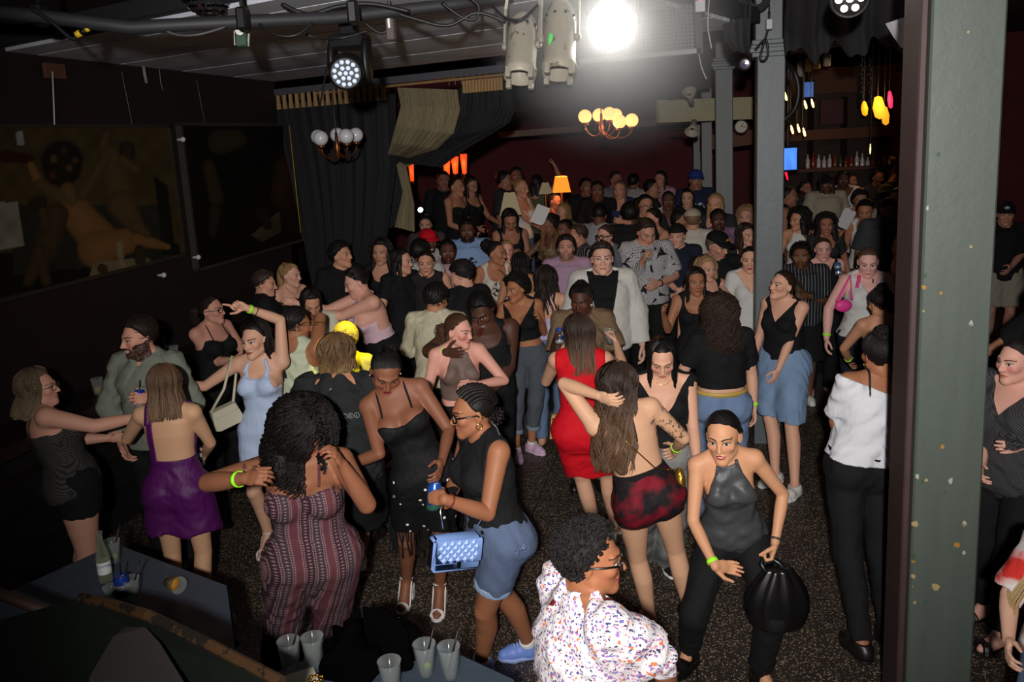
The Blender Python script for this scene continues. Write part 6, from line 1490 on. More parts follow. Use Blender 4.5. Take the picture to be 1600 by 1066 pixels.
P['hugged'] = person('woman with brown hair and flushed cheeks in a brown cut-out top, hugged from behind', (716, 492), 1.66, 1, 14, hyaw=58, hpitch=8, w=1.04, skin=(224, 164, 148), hair=('ponytail', (70, 46, 34), {'L': .16, 'tail': (0, .10, .02)}), top=('halter', cloth((112, 92, 84), .6), 1.08, 0, 0, {'tuck': 1, 'holes': ((0, 1.19, .035),), 'bz': 1.2}), la=((784, 590, .02), (724, 604, -.22)), ra='down', extra=[('necklace',)], face=dict(blush=1.0, open_=.3))
P['hugger'] = person('tall dark-skinned man with black braids wrapping one arm around a woman', (744, 466), 1.80, 1, 8, hyaw=-16, hpitch=38, hroll=-8, d=5.95, sex='m', w=1.14, skin=(70, 45, 35), hair=('short', (16, 14, 14), {'t': .020, 'amp': .004, 'fq': 260}), top=('tank', black, .88, 0, .01), ra=((652, 562, -.22), (722, 553, -.50)), rcurl=.12, rpal=(0, 1, 0), la='belly', armw=1.2, extra=[('band', -1, GREEN, .03)])
P['white_tank_man'] = person('man with a dark crop in a white tank top, seen from behind', (462, 482), 1.74, 1, 160, hyaw=120, hpitch=10, d=5.9, sex='m', w=1.02, skin=(160, 108, 76), hair=('short', (26, 21, 20), {'fade': .010, 't': .012}), top=('tank', cloth((196, 204, 178), .8), .88, 0, .006, {'arm': .11}), bottom=('jeans', djean, .98), ra=((500, 500, .12), (478, 525, .30)), la='bent')
P['spot_blonde'] = person('person with a blonde bun and a yellow shirt caught in a yellow spotlight', (538, 506), 1.68, 1, 160, hyaw=210, d=5.75, w=1.05, skin=(214, 170, 120), hair=('bun', (206, 176, 96), {'bun': (.02, .10, .05), 'br': .045, 't': .016}), top=('crew', cloth((206, 190, 96), .8), .9, .4, .015), ra='bent', la='bent')
P['glasses_left'] = person('woman with dark tied-back hair and glasses in a black strappy top by the ledge', (326, 464), 1.68, 1, 62, hyaw=78, hpitch=-2, w=1.12, skin=(206, 150, 132), hair=('ponytail', (38, 27, 24), {'L': .14, 'tail': (0, .10, .03)}), top=('cami', black, .92), ra=((320, 545, -.10), (368, 562, -.18)), la='bent', extra=[('glasses', (16, 14, 14), .025, .003), ('band', -1, GREEN, .03)])
P['tan_tee'] = person('dark-skinned woman with an updo in a tan tee looking down at her drink', (906, 446), 1.68, 1, -4, hyaw=-20, hpitch=16, d=6.35, w=1.25, skin=(70, 44, 34), hair=('bun', (18, 15, 14), {'bun': (0, .03, .10), 'br': .050, 't': .018, 'amp': .004, 'fq': 260}), top=('crew', cloth((118, 96, 74), .85), .90, .44, .018), bottom=('jeans', djean, .98), ra=((866, 560, .0), (868, 528, -.22)), la='bent', extra=[('earring', (214, 172, 90), .014)], face=dict(open_=.4))
P['bun_back'] = person('woman with a topknot and bare shoulders seen from behind, checking her wrist', (1374, 452), 1.64, 1, 182, hyaw=192, hpitch=14, d=6.2, w=1.05, skin=(190, 138, 106), hair=('bun', (18, 14, 14), {'bun': (0, .05, .12), 'br': .044, 't': .014, 'amp': .003, 'fq': 300}), top=('tube', black, .95, 0, 0, {'bz': 1.24, 'fz': 1.28}), la=((1318, 545, .08), (1330, 572, .28)), ra='bent', extra=[('band', 1, GREEN, .05), ('band', 1, (20, 20, 22), .02, .009, 'watch', .3)])
P['buzz_cut'] = person('person with a buzz cut in a white sleeveless top with a pink bag strap', (1357, 389), 1.70, 1, -12, hyaw=-20, hpitch=16, d=7.1, w=1.22, skin=(224, 174, 164), hair=('buzz', (78, 58, 46)), top=('vtank', cloth((206, 206, 204), .8), .93, 0, .012, {'v': 1.30}), bottom=('pants', navy, .98, {'loose': .015}), ra=((1296, 480, .02), (1290, 548, -.06)), la='bent', extra=[('band', -1, GREEN, .03), ('strap', -.10, -.06, 15, 100, .016, (226, 70, 150), 'bag_strap'), ('strap', .03, .04, 40, 110, .006, (20, 18, 20)), ('earring', (200, 200, 200), .014)])
P['cream_shirt'] = person('dark-haired man in a cream shirt bending over, seen from behind', (684, 446), 1.74, 1, 168, hyaw=150, hpitch=22, d=6.7, sex='m', w=1.04, skin=(182, 128, 96), hair=('short', (20, 17, 17), {'t': .022, 'tex': .004}), top=('crew', cloth((196, 190, 164), .85), .86, .9, .02), la='bent', ra='bent')
P['white_jacket'] = person('clean-shaven man with short dark hair in an open white denim jacket', (940, 380), 1.84, 1, -4, hyaw=-4, hpitch=-2, d=7.2, sex='m', w=1.10, skin=(228, 178, 156), hair=('short', (34, 26, 23), {'quiff': .014, 't': .014}), top=('crew', cloth((24, 24, 26), .85), .9, .3, .004, {'part': 'tee'}), la='down', ra='down', extra=[('garment', 'open', cloth((206, 206, 200), .85), .84, .97, .030, {'v': 1.0, 'vs': 5.0, 'part': 'jacket', 'off': .02, 'fold': .003})], face=dict(blush=.5, smile=.002))
# --- third row
def crowd(key, label, head, d, **k):
 k.setdefault('shoes', None); k.setdefault('lod', 2)
 P[key] = person(label, head, d=d, **k)
crowd('short_hair_man', 'man with a short fade haircut in a black tee, in profile beside a blonde woman', (412, 424), 7.3, sex='m', yaw=112, hyaw=92, hpitch=8, w=1.05, skin=(210, 154, 128), hair=('short', (52, 40, 33), {'quiff': .016, 'fade': .008}), top=('crew', black, .88, .4, .02), la='bent', ra='bent')
crowd('blonde_pony', 'blonde woman with a high ponytail in a black off-shoulder top', (452, 412), 7.7, yaw=52, hyaw=72, w=1.0, skin=(216, 166, 142), hair=('ponytail', (150, 118, 82), {'tail': (0, .07, .105), 'L': .34}), top=('offshoulder', black, .92, .6, .006, {'oz': 1.34}), ra='chest', la='chest', extra=[('necklace', (60, 40, 40), .09)])
crowd('mop_top', 'dark-haired man with a mop fringe in a black tee in front of the curtain', (529, 380), 8.1, sex='m', yaw=40, hyaw=64, hpitch=-4, skin=(206, 152, 122), hair=('short', (20, 17, 17), {'t': .026, 'tex': .006, 'fringe': .02}), top=('crew', black, .88, .42, .02), ra='down', la='bent')
crowd('pink_halter', 'woman in a pale pink halter top and black skirt reaching out both arms', (550, 420), 7.1, yaw=-62, hyaw=-72, hpitch=20, lean=(-.13, -.05), w=1.24, bust=1.15, skin=(220, 166, 146), hair=('bun', (24, 19, 19), {'bun': (0, .09, .04), 'br': .035}), top=('halter', cloth((214, 184, 196), .7), 1.04, 0, 0, {'tuck': 1, 'bz': 1.16}), bottom=('skirt', black, .26, {'waist': 1.08}), la=((552, 486, -.1), (508, 492, -.1)), ra=((520, 482, .1), (496, 482, .05)))
crowd('long_dark_seated', 'woman with long dark hair in a white top looking down between her friends', (486, 456), 6.9, yaw=10, hyaw=24, hpitch=32, skin=(200, 146, 116), hair=('long', (24, 18, 17), {'L': .34, 'az': 50}), top=('scoop', cream, .95, .3, .01), la='bent', ra='bent', extra=[('band', -1, (40, 30, 30), .03, .004, 'bracelet')])
crowd('crop_top', 'woman with long dark curls in a black crop top and blue jeans', (594, 376), 8.2, yaw=2, hyaw=-8, w=.98, skin=(190, 140, 112), hair=('wavy', (24, 19, 18), {'L': .26, 'vol': .014}), top=('scoop', black, 1.15, 0, 0, {'scoop': .14}), bottom=('jeans', jean, .98, {'loose': .02, 'cuff': .08, 'waist': 1.0}), la='down', ra='down', face=dict(teeth=.3))
crowd('tattoo_arm', 'dark-haired woman in a black tee with a tattoo on her bare upper arm', (626, 390), 7.8, yaw=44, hyaw=70, w=1.06, skin=(206, 154, 128), hair=('long', (24, 19, 18), {'L': .16}), top=('crew', black, .9, .3, .01), ra='down', la='bent')
crowd('striped_shirt', 'dark-haired man in a white finely striped shirt, seen from behind', (656, 376), 8.2, sex='m', yaw=166, hyaw=150, skin=(96, 62, 46), hair=('short', (18, 15, 15), {'t': .018}), top=('collar', cloth((190, 194, 190), .85, 'finestripe', (120, 126, 126)), .86, .9, .02), la='bent', ra='down')
crowd('red_cap', 'smiling man in a bright red cap and a pale grey shirt', (668, 360), 8.9, sex='m', yaw=10, hyaw=28, hpitch=8, skin=(84, 54, 42), hair=('short', (16, 14, 14)), top=('crew', cloth((168, 172, 172), .85), .88, .45, .02), extra=[('cap', (190, 16, 36))], face=dict(teeth=.9, smile=.006, beard=.6))
crowd('sleeveless_black', 'woman with slicked-back dark hair in a sleeveless black top staring at the camera', (664, 393), 7.85, yaw=8, hyaw=2, w=1.16, skin=(204, 150, 122), hair=('slick', (28, 21, 20)), top=('sleeveless', cloth((36, 34, 36), .85), .9, 0, .012), ra=((630, 478, .02), (624, 530, -.08)), la='down', extra=[('band', -1, GREEN, .03), ('band', -1, (20, 20, 22), .055, .008, 'watch', .3)], face=dict(lip=(150, 82, 80)))
crowd('blue_hoodie', 'bearded man in a light blue hoodie with a dark print on the front', (729, 344), 9.4, sex='m', yaw=4, hyaw=0, w=1.12, skin=(88, 58, 44), hair=('short', (16, 14, 14), {'t': .014}), top=('crew', cloth((136, 164, 208), .85, 'logo', (34, 30, 34)), .86, .95, .03), la='belly', ra='belly', face=dict(beard=.9))
crowd('pink_shirt', 'dark-skinned man in a pale pink shirt behind a dark-haired woman', (698, 376), 8.5, sex='m', yaw=-4, hyaw=8, skin=(84, 54, 42), hair=('short', (16, 14, 14)), top=('crew', cloth((190, 150, 156), .85), .88, .4, .02), face=dict(beard=.6))
crowd('pale_face_back', 'pale man standing behind the man in the red cap', (664, 338), 10.2, sex='m', yaw=0, hyaw=0, skin=(190, 142, 122), hair=('short', (30, 24, 22)), top=('crew', cloth((70, 60, 58)), .88, .4, .02))
crowd('updo_black_tee', 'woman with a messy dark updo in a black tee turned towards the curtain', (714, 410), 7.2, yaw=-142, hyaw=-106, hpitch=24, w=1.06, skin=(208, 158, 134), hair=('bun', (24, 19, 18), {'bun': (0, .095, .03), 'br': .040, 't': .016, 'amp': .004, 'fq': 240}), top=('crew', black, .88, .42, .025), la='bent', ra='bent')
crowd('white_tank_logo', 'laughing woman with a curly puff in a white tank top with a printed front', (774, 378), 8.1, yaw=18, hyaw=62, skin=(166, 110, 80), hair=('puff', (20, 16, 15), {'bun': (0, .11, .07), 'br': .060}), top=('tank', cloth((200, 192, 182), .85, 'logo', (50, 44, 44)), .95, 0, .004), extra=[('strap', .09, -.06, 0, 120, .006, (20, 18, 20), 'bag_strap'), ('necklace',)], la='bent', ra='down', face=dict(teeth=.8, smile=.006))
crowd('blonde_flushed', 'fair woman with a flushed smiling face and blonde hair tied back', (791, 376), 9.1, yaw=0, hyaw=6, skin=(226, 166, 150), hair=('slick', (150, 116, 82)), top=('scoop', black, .92, .3), face=dict(blush=1.0, teeth=.5, smile=.004))
crowd('green_tube', 'woman with long straight black hair in a bright green tube top, seen from behind', (812, 396), 7.8, yaw=176, hyaw=170, skin=(176, 124, 94), hair=('long', (18, 15, 15), {'L': .30, 'az': 30}), top=('tube', cloth((96, 200, 96), .8), 1.08, 0, 0, {'bz': 1.22}), bottom=('jeans', djean, .98))
crowd('lavender_tank', 'woman with long dark waves in a lavender strappy top, seen from behind', (851, 418), 7.4, yaw=158, hyaw=188, skin=(208, 158, 130), hair=('wavy', (36, 27, 23), {'L': .28, 'az': 30, 'vol': .010, 'dense': 1.8}), top=('cami', cloth((184, 176, 212), .8), 1.04, 0, 0, {'bz': 1.24}), bottom=('jeans', jean, .98), la=((838, 488, .02), (842, 500, .2)), ra='bent')
crowd('pink_tee', 'man with dark hair and stubble in a dusty pink tee looking up', (884, 370), 8.2, sex='m', yaw=-4, hyaw=-6, hpitch=-10, w=1.05, skin=(204, 150, 130), hair=('short', (22, 18, 17), {'t': .024, 'tex': .005, 'fringe': .008}), top=('crew', cloth((172, 140, 166), .85), .88, .42, .016), face=dict(beard=.5))
crowd('palm_tee', 'man in a black and white palm-leaf tee looking down at the cup in his hand', (1012, 345), 8.2, sex='m', yaw=2, hyaw=14, hpitch=24, w=1.14, skin=(196, 142, 120), hair=('short', (40, 30, 25), {'t': .012, 'quiff': .008}), top=('crew', cloth((30, 30, 32), .85, 'palm', (205, 205, 208)), .88, .44, .024), ra=((992, 432, .0), (1008, 400, -.22)), rcurl=.6, la=((1056, 436, 0), (1024, 446, -.2)), extra=[('band', -1, GREEN, .06), ('band', 1, (20, 20, 22), .02, .007, 'watch', .3)])
crowd('cap_backwards', 'man in a backwards black cap and a navy sweatshirt', (1058, 352), 8.7, sex='m', yaw=-10, hyaw=-26, w=1.08, skin=(216, 162, 142), hair=('short', (60, 44, 34)), top=('crew', navy, .88, .6, .02), extra=[('cap', (20, 20, 22), True)], la='belly', ra='belly')
crowd('denim_vest', 'woman with slicked hair and thick black glasses in a grey denim vest', (946, 352), 8.9, yaw=-30, hyaw=-52, skin=(206, 158, 140), hair=('slick', (46, 34, 28)), top=('open', cloth((66, 74, 88), .85, 'denim'), .9, .9, .012, {'v': 1.2}), extra=[('glasses', (10, 10, 10), .028, .006, .8)])
crowd('gold_strap', 'woman with long dark hair in a black tank top with a gold chain strap', (1087, 420), 7.1, yaw=-8, hyaw=-2, w=1.04, skin=(164, 112, 82), hair=('long', (22, 17, 16), {'L': .28, 'az': 55}), top=('tank', black, .93, 0, 0), extra=[('strap', .10, .03, 0, 130, .006, (200, 160, 70), 'bag_strap')], la='bent', ra=((1042, 520, .0), (1036, 488, -.18)), rcurl=.4)
crowd('sandy_woman', 'older sandy-haired woman in a black sleeveless top half hidden behind a dark-haired woman', (1104, 402), 7.8, yaw=10, hyaw=16, w=1.1, skin=(206, 154, 132), hair=('wavy', (146, 116, 82), {'L': .10, 'vol': .01}), top=('tank', black, .93, 0, .01), la=(.12, .25, 1.35), extra=[('band', 1, (220, 240, 40), .03)])
crowd('cap_badge', 'older man in a black cap with an orange badge and a black tee', (1124, 364), 8.1, sex='m', yaw=6, hyaw=36, hpitch=16, skin=(206, 150, 126), hair=('short', (90, 84, 80)), top=('crew', black, .88, .42, .02), extra=[('cap', (16, 16, 17), False, (190, 110, 30)), ('glasses', (90, 80, 70), .022, .0015)], face=dict(beard=.4))
crowd('white_blouse', 'woman with dark hair tied back in an open white shirt beside the grey post', (1172, 386), 7.7, yaw=-10, hyaw=-18, skin=(218, 168, 142), hair=('slick', (24, 19, 19)), top=('vneck', cloth((206, 206, 204), .8), .9, .9, .014, {'v': 1.27}), bottom=('jeans', jean, .98), extra=[('necklace',)], face=dict(lip=(168, 40, 52)))
crowd('long_brown', 'woman with long brown wavy hair behind the woman in the white shirt', (1166, 352), 8.9, yaw=-20, hyaw=20, skin=(212, 162, 140), hair=('wavy', (44, 32, 27), {'L': .36, 'vol': .012}), top=('scoop', charcoal, .9, .6), face=dict(smile=.003))
crowd('purple_tee', 'dark-skinned man in a mauve tee behind the man in the badge cap', (1122, 328), 9.6, sex='m', yaw=0, hyaw=-6, w=1.12, skin=(66, 43, 34), hair=('short', (16, 14, 14)), top=('crew', cloth((134, 104, 132), .85), .88, .45, .02))
crowd('curly_blonde_far', 'woman with frizzy blonde hair near the second grey post', (1166, 324), 9.8, yaw=0, hyaw=-30, skin=(200, 148, 126), hair=('wavy', (130, 104, 78), {'L': .14, 'vol': .02}), top=('scoop', charcoal, .9, .4))
crowd('black_shirt_back', 'broad man in a black tee turned away with a hand on his shoulder', (984, 318), 9.4, sex='m', yaw=180, hyaw=170, w=1.15, skin=(80, 52, 40), hair=('short', (16, 14, 14), {'t': .02}), top=('crew', black, .86, .45, .03))
crowd('hugging_woman', 'bare-shouldered dark-haired woman reaching around a man in black', (1020, 326), 9.5, yaw=-60, hyaw=-70, skin=(190, 138, 116), hair=('bun', (28, 22, 20), {'bun': (0, .09, .02), 'br': .03}), top=('tube', black, .95), ra=((1000, 352, -.1), (965, 345, -.25)), la='fwd')
crowd('grey_tee_bent', 'man in a light grey tee bending away from the camera', (938, 322), 9.9, sex='m', yaw=150, hyaw=160, hpitch=30, w=1.1, skin=(90, 60, 46), hair=('short', (16, 14, 14)), top=('crew', cloth((150, 150, 156), .85), .86, .45, .025))
crowd('jersey', 'man in a black and white sports jersey turned sideways', (903, 352), 9.2, sex='m', yaw=-70, hyaw=-80, skin=(190, 138, 112), hair=('short', (60, 46, 38), {'fade': .01}), top=('crew', cloth((30, 30, 34), .8, 'stripe', (196, 198, 202)), .86, .4, .025))
crowd('sequin_top', 'woman in a bronze sequined top holding up a sheet of white paper', (858, 334), 9.6, yaw=-70, hyaw=-82, skin=(120, 80, 60), hair=('bun', (20, 16, 16), {'bun': (0, .08, .06), 'br': .04}), top=('tank', cloth((72, 56, 38), .5, 'sequin', (120, 98, 66)), .9, 0, .006), la=((862, 385, -.1), (850, 355, -.2)), ra='fwd')
crowd('phone_woman', 'woman with long black hair in a black top looking down at her phone', (797, 330), 9.8, yaw=10, hyaw=10, hpitch=30, skin=(160, 110, 84), hair=('long', (18, 15, 15), {'L': .25}), top=('tank', black, .92), la='chest', ra='chest')
# --- right of the grey post
crowd('white_halter', 'woman with dark curly hair in a white halter top, in profile', (1248, 328), 9.4, yaw=-32, hyaw=-64, skin=(196, 142, 112), hair=('curly', (24, 19, 18), {'L': .16, 'vol': .028, 'az': 70}), top=('halter', white, .96, 0, 0, {'bz': 1.15}))
crowd('curly_shadow', 'woman with loose dark curls in front of the man with dreadlocks', (1291, 336), 9.2, yaw=-4, hyaw=-14, skin=(160, 108, 86), hair=('curly', (28, 21, 19), {'L': .18, 'vol': .020, 'az': 58}), top=('scoop', charcoal, .9, .3))
crowd('dreadlocks', 'man with dreadlocks and a dark cap in a beige tee', (1292, 274), 11.4, sex='m', yaw=-6, hyaw=-10, w=1.12, skin=(74, 48, 38), hair=('dreads', (18, 15, 14), {'L': .20, 'dense': 3.0}), top=('crew', cloth((158, 150, 132), .85), .86, .45, .03), extra=[('cap', (16, 15, 16))])
crowd('white_v', 'dark-skinned man in a white V-neck tee behind the man with dreadlocks', (1318, 268), 12.2, sex='m', yaw=-20, hyaw=-20, skin=(60, 40, 32), hair=('short', (14, 12, 12)), top=('vneck', white, .86, .45, .02))
crowd('paper_woman', 'woman with black hair up in a white tank reading a raised sheet of paper', (1352, 314), 9.4, yaw=-16, hyaw=-30, hpitch=20, skin=(164, 112, 82), hair=('bun', (20, 16, 16), {'bun': (0, .09, .05), 'br': .045, 't': .012}), top=('tank', white, .92, 0, .004), ra=((1318, 400, -.05), (1314, 372, -.18)), rcurl=.5, la='bent', extra=[('earring', (210, 190, 150), .016), ('band', -1, (210, 240, 60), .03)])
crowd('bald_beard', 'bald bearded man in a dark grey tee next to the big pillar', (1392, 312), 9.0, sex='m', yaw=-6, hyaw=10, hpitch=24, w=1.18, skin=(110, 72, 54), hair=('buzz', (26, 20, 18), {'t': .002}), top=('crew', cloth((58, 60, 64), .85), .86, .45, .025), face=dict(beard=1.0))
crowd('flat_curls', 'man with a flat top of curls and round glasses in a pinstriped dark shirt', (1252, 382), 8.2, sex='m', yaw=-14, hyaw=-24, w=1.22, skin=(116, 76, 56), hair=('afro', (18, 15, 14), {'vol': .014, 'amp': .005}), top=('collar', cloth((34, 36, 42), .85, 'stripe', (150, 152, 158)), .86, .44, .03), bottom=('shorts', black, .5, {'loose': .03}), extra=[('glasses', (150, 120, 60), .024, .0022, .95)], la='chest', ra='bent', shoes=('sneaker', wht), face=dict(beard=.5))
crowd('pink_face', 'plump fair woman with dark hair in a black tank holding a silver can', (1286, 372), 8.4, yaw=-6, hyaw=-12, w=1.22, skin=(226, 172, 160), hair=('slick', (60, 44, 36)), top=('vtank', black, .93, 0, .01, {'v': 1.28}), la=((1312, 440, -.05), (1314, 425, -.24)), lcurl=.6, face=dict(blush=.9))
crowd('pillar_brunette', 'woman with long dark hair half hidden by the big pillar', (1410, 366), 8.0, yaw=-40, hyaw=-56, skin=(200, 146, 122), hair=('long', (24, 19, 18), {'L': .34}), top=('scoop', black, .9, .3), extra=[('earring', (200, 190, 170), .014)])
crowd('beige_cap', 'man in a beige cap turned away near the bar', (1384, 290), 10.8, sex='m', yaw=150, hyaw=160, skin=(90, 60, 46), hair=('short', (16, 14, 14)), top=('crew', charcoal, .86, .45, .02), extra=[('cap', (150, 138, 112), True)])
crowd('cap_shorts', 'man in a cap and light shorts in shadow right of the big pillar', (1572, 318), None, h=1.80, sex='m', yaw=-16, hyaw=-24, skin=(190, 138, 118), hair=('short', (30, 25, 23)), top=('collar', black, .84, .44, .02), bottom=('shorts', cloth((150, 144, 128), .85), .42, {'loose': .03}), extra=[('cap', (24, 26, 34), False, (170, 174, 180))], la='belly')
crowd('hand_right', 'person in black at the right edge with a wristband, beside the man in shorts', (1640, 440), None, h=1.7, yaw=-80, hyaw=-80, skin=(170, 118, 90), hair=('long', (22, 18, 18), {'L': .2}), top=('crew', black, .88, .4, .02), la='fwd', ra='fwd', extra=[('band', 1, (200, 235, 190), .03)])
# --- the back of the hall
def far(label, head, d, **k):
 k.setdefault('lod', 3); k.setdefault('shoes', None); person(label, head, d=d, group='people at the back of the hall', **k)
S4 = ('short', (18, 15, 15)); L4 = lambda c=(24, 19, 18), L=.25: ('long', c, {'L': L})
far('woman in a dark strapless top serving behind the counter under the orange lamps', (712, 277), 11.6, skin=(180, 126, 100), hair=('slick', (24, 19, 18)), top=('tube', black, .92), yaw=60, ra='bent', la='belly')
far('woman with dark hair leaning over the counter under the orange lamps', (737, 276), 12.0, skin=(170, 120, 96), hair=L4(), top=('tank', black, .92), yaw=50, hpitch=20, la='bent', ra='bent')
far('man in dark clothes in profile left of the pale lampshade', (787, 268), 12.4, sex='m', skin=(150, 106, 86), hair=S4, top=('crew', charcoal, .86, .45, .03), yaw=80)
far('man against the dark red wall behind the lampshades', (806, 262), 13.2, sex='m', skin=(130, 86, 68), hair=S4, top=('crew', charcoal, .86, .45, .03), yaw=10)
far('woman with a fair bun in a white tank top and jeans beside the pale lampshade', (813, 280), 11.4, skin=(196, 142, 118), hair=('bun', (140, 108, 72), {'bun': (0, .06, .10), 'br': .04}), top=('tank', white, .95), bottom=('jeans', jean, .98), yaw=50, ra='fwd', la='bent')
far('woman with long dark hair raising an arm beside the lit lampshade', (838, 274), 12.4, skin=(180, 128, 104), hair=L4(), top=('tank', cloth((80, 84, 60)), .92), yaw=160, ra='up')
far('man in a dark tee right of the lit lampshade', (915, 279), 12.2, sex='m', skin=(120, 80, 64), hair=S4, top=('crew', black, .86, .45, .02), yaw=20)
far('man in a black shirt with a white badge in the middle of the back row', (933, 284), 11.6, sex='m', skin=(110, 74, 58), hair=S4, top=('collar', black, .86, .45, .02), yaw=-10)
far('bald man in a grey tee in the middle of the back row', (962, 268), 13.0, sex='m', skin=(150, 104, 84), hair=('buzz', (40, 32, 28)), top=('crew', cloth((110, 110, 116)), .86, .45, .02), yaw=30)
far('woman with light brown waves in a blue top in the back row', (968, 283), 11.6, skin=(190, 140, 116), hair=('wavy', (96, 72, 54), {'L': .2}), top=('scoop', cloth((40, 46, 90)), .9, .3), yaw=-20)
far('person in a pale jacket with dark braces in the back row', (990, 272), 13.0, sex='m', skin=(120, 84, 66), hair=S4, top=('collar', cloth((150, 146, 146)), .86, .9, .02), yaw=150)
far('laughing dark-skinned person resting on the shoulder of the man in black', (998, 310), 10.4, skin=(72, 48, 38), hair=L4((16, 14, 14), .2), top=('crew', black, .9, .4), yaw=0, face=dict(teeth=.9, smile=.005))
far('man with short hair in profile near the far grey post', (1018, 281), 11.8, sex='m', skin=(160, 112, 90), hair=S4, top=('crew', charcoal, .86, .45, .02), yaw=70)
far('woman in a pale pink top among the back row', (1032, 268), 12.8, skin=(180, 130, 110), hair=L4(), top=('crew', cloth((170, 130, 146)), .9, .4), yaw=-40)
far('man in an open white shirt left of the far grey post', (1044, 300), 10.9, sex='m', skin=(90, 60, 46), hair=S4, top=('open', white, .86, .45, .02, {'v': 1.15}), yaw=-10)
far('woman with a dark fringe in a white-collared black dress', (1074, 296), 10.8, skin=(200, 152, 130), hair=('bob', (20, 16, 16), {'L': .12}), top=('collar', black, .88, .4, .01), yaw=-20)
far('man in a blue cap and a navy tee with white print', (1087, 267), 11.6, sex='m', skin=(150, 104, 84), hair=S4, top=('crew', cloth((32, 40, 70), .85, 'logo', (170, 180, 200)), .86, .45, .02), extra=[('cap', (38, 56, 130))])
far('man in glasses behind the man in the palm-leaf tee', (1008, 305), 10.2, sex='m', skin=(186, 136, 112), hair=S4, top=('crew', charcoal, .86, .45, .02), extra=[('glasses',)], yaw=10)
far('man in a pale cap and cream tee seen from behind', (1082, 328), 9.3, sex='m', skin=(190, 140, 116), hair=('short', (110, 84, 60)), top=('crew', cloth((188, 186, 176)), .86, .45, .03), yaw=170, extra=[('cap', (170, 160, 140), False)])
far('man with spiky hair beside the man in the pale cap', (1062, 330), 9.9, sex='m', skin=(150, 104, 84), hair=('short', (28, 22, 20), {'tex': .006}), top=('crew', charcoal, .86, .45, .02), yaw=60)
far('fair-haired woman in front of the narrow grey post', (1118, 303), 9.8, skin=(204, 150, 126), hair=('wavy', (140, 108, 72), {'L': .16}), top=('scoop', charcoal, .9, .4), yaw=-30, extra=[('glasses', (180, 140, 50), .024, .003)])
far('woman with dark hair in profile behind the woman in the white halter', (1232, 292), 10.8, skin=(150, 104, 82), hair=('bun', (20, 16, 16), {'bun': (0, .09, .0), 'br': .03}), top=('tank', black, .9), yaw=70)
far('bearded man in the red glow beside the big grey post', (1258, 283), 12.0, sex='m', skin=(140, 92, 74), hair=S4, top=('crew', charcoal, .86, .45, .02), yaw=20, face=dict(beard=.9))
far('woman with cropped black curls in a white blouse near the bar', (1345, 298), 10.6, skin=(150, 104, 82), hair=('afro', (18, 15, 14), {'vol': .016}), top=('vneck', white, .9, .4), yaw=-10, hpitch=15)
far('man with one arm raised in front of the bar', (1372, 266), 12.8, sex='m', skin=(130, 88, 70), hair=S4, top=('crew', charcoal, .86, .45, .02), la='up', yaw=10)
far('woman with long hair against the big pillar near the bar', (1402, 295), 10.4, skin=(196, 144, 120), hair=L4((40, 30, 26), .25), top=('scoop', black, .9, .3), yaw=-30)
far('broad man in a dark jacket under the hanging bar lamps', (1397, 258), 13.4, sex='m', w=1.2, skin=(120, 80, 62), hair=S4, top=('collar', black, .86, .9, .02), yaw=-10)
far('person in a grey top left of the broad man at the bar', (1330, 272), 13.2, skin=(140, 96, 76), hair=L4(), top=('crew', charcoal, .9, .4), yaw=30)
far('tall man in black in front of the orange curtain lamps', (692, 268), 12.6, sex='m', skin=(140, 98, 80), hair=S4, top=('crew', black, .86, .45, .02), yaw=10)
far('woman with blonde streaks behind the man in the jersey', (880, 318), 10.4, skin=(186, 136, 112), hair=('wavy', (120, 94, 62), {'L': .2}), top=('scoop', cloth((90, 80, 66)), .9, .4), yaw=-60)
far('woman with a gold hair clip near the lit lampshade', (866, 302), 11.2, skin=(150, 104, 84), hair=('bun', (40, 30, 26), {'bun': (0, .07, .07), 'br': .04}), top=('tank', cloth((96, 80, 56)), .9), yaw=60)
far('man in glasses in the gap behind the sequined top', (882, 344), 9.7, sex='m', skin=(110, 74, 60), hair=S4, top=('crew', charcoal, .86, .45, .02), yaw=-50)
print('people', STATS)
# ------------------------------------------------------------------ lighting rig
blackm = plain('black_metal', (20, 20, 22), .45, .3); cable = plain('cable', (20, 20, 22), .55); silver = plain('worn_aluminium', (176, 172, 160), .45, .55, noise=.25, nscale=14)
rustw = chipped('worn_white_enamel', (150, 144, 130), (84, 68, 54), 11, .58)
def frame_of(d):
 d = unit(d); u = unit(np.cross(d, (0, 0, 1)) if abs(d[2]) < .95 else (1, 0, 0)); return np.stack([u, np.cross(d, u), d], 1)
